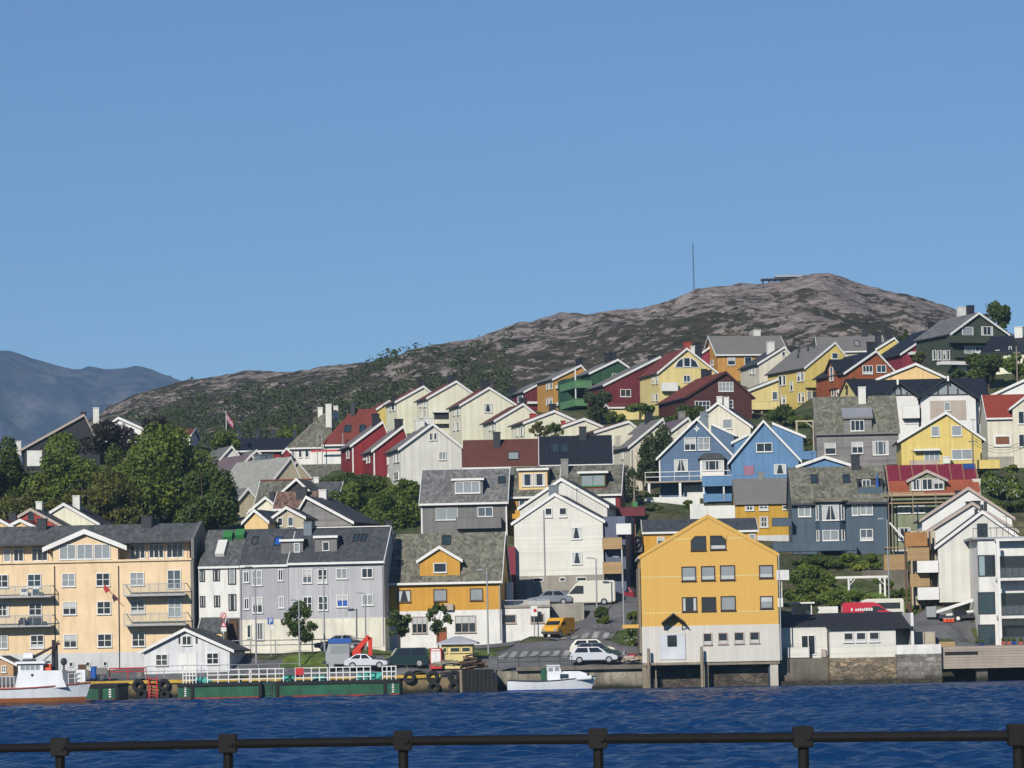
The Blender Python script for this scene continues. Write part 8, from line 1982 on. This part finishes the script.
# near quay under the viewer, and its railing
tag(MB().box(-60, 60, -30, 22.5, -4, EYE - 1.62).build('near_quay', CONC), kind='structure')
rl = thing('quay_railing', 'black iron pipe railing along the near quay', 'railing', (0, 18, EYE - 1.62))
posts = ((-118, 750.5, 20.6), (60, 747.3, 20.0), (228, 744, 19.3), (403, 741, 18.7), (598, 739, 18.1), (803, 737.3, 17.4), (1018, 735.6, 16.7), (1235, 734, 16.1))
W_ = [P(*q) - rl.location for q in posts]
m = MB()
for a, c in zip(W_, W_[1:]): m.tube(a, c, .027, n=12)
m.build('pipe', IRON, rl, smooth=False)
for i, q in enumerate(W_):
    s_ = .052
    po = MB().tube((q.x, q.y, 0), (q.x, q.y, q.z - .052), .029, n=12).build('post', IRON, rl)
    MB().box(q.x - s_, q.x + s_, q.y - s_, q.y + s_, q.z - .052, q.z + .058).build('collar', IRON, po, bevel=.006)
    MB().tube((q.x + .02, q.y - s_ - .012, q.z), (q.x + .02, q.y - s_ - .001, q.z), .014, n=6).build('bolt', IRON, po)
    MB().tube((q.x, q.y, 0), (q.x, q.y, .02), .09, n=12).build('base_plate', IRON, po)

# ------------------------------------------------------------------ air, sun, sky, render
me = bpy.data.meshes.new('haze'); b = MB().box(-1800, 900, -60, 5100, -5.2, 760); me.from_pydata(b.v, [], b.f)
bm_ = bmesh.new(); bm_.from_mesh(me); bmesh.ops.recalc_face_normals(bm_, faces=bm_.faces[:]); bm_.to_mesh(me); bm_.free()
hm_ = bpy.data.materials.new('haze'); hm_.use_nodes = True; nt = hm_.node_tree; nt.nodes.clear()
ou = nt.nodes.new('ShaderNodeOutputMaterial'); pv = nt.nodes.new('ShaderNodeVolumePrincipled'); pv.inputs['Color'].default_value = (.44, .68, .92, 1); pv.inputs['Density'].default_value = HAZE
nt.links.new(pv.outputs[0], ou.inputs['Volume']); me.materials.append(hm_)
ho = bpy.data.objects.new('haze', me); COL.objects.link(ho); tag(ho, kind='stuff')

SUN_EL, SUN_AZ = R(27.5), R(-22)       # azimuth of the sun behind the viewer's left shoulder
to_sun = Vector((math.sin(SUN_AZ) * math.cos(SUN_EL), -math.cos(SUN_AZ) * math.cos(SUN_EL), math.sin(SUN_EL)))
sl = bpy.data.lights.new('sun', 'SUN'); sl.energy = SUN_E; sl.angle = R(.53); sl.color = (1, .955, .88)
so = bpy.data.objects.new('sun', sl); COL.objects.link(so); so.rotation_euler = (-to_sun).to_track_quat('-Z', 'Y').to_euler(); so.location = (-60, -60, 120)
w = bpy.data.worlds.new('World'); scene.world = w; w.use_nodes = True; nt = w.node_tree
bg = nt.nodes['Background']; sk = nt.nodes.new('ShaderNodeTexSky'); sk.sky_type = 'NISHITA'; sk.sun_disc = False
sk.sun_elevation = SUN_EL; sk.sun_rotation = math.atan2(to_sun.x, to_sun.y); sk.altitude = SKY_ALT; sk.air_density = SKY_AIR; sk.dust_density = SKY_DUST; sk.ozone_density = SKY_OZ
nt.links.new(sk.outputs[0], bg.inputs[0]); bg.inputs[1].default_value = SKY_E
vs = scene.view_settings; vs.view_transform = 'Standard'; vs.look = 'None'; vs.exposure = EXPO; vs.gamma = 1.0; vs.use_curve_mapping = False
cy = scene.cycles; cy.max_bounces = 5; cy.diffuse_bounces = 1; cy.glossy_bounces = 3; cy.transmission_bounces = 2; cy.volume_bounces = 1; cy.transparent_max_bounces = 4; cy.caustics_reflective = False; cy.caustics_refractive = False
cy.use_denoising = True; cy.use_adaptive_sampling = True; cy.adaptive_threshold = .015
scene.render.film_transparent = False
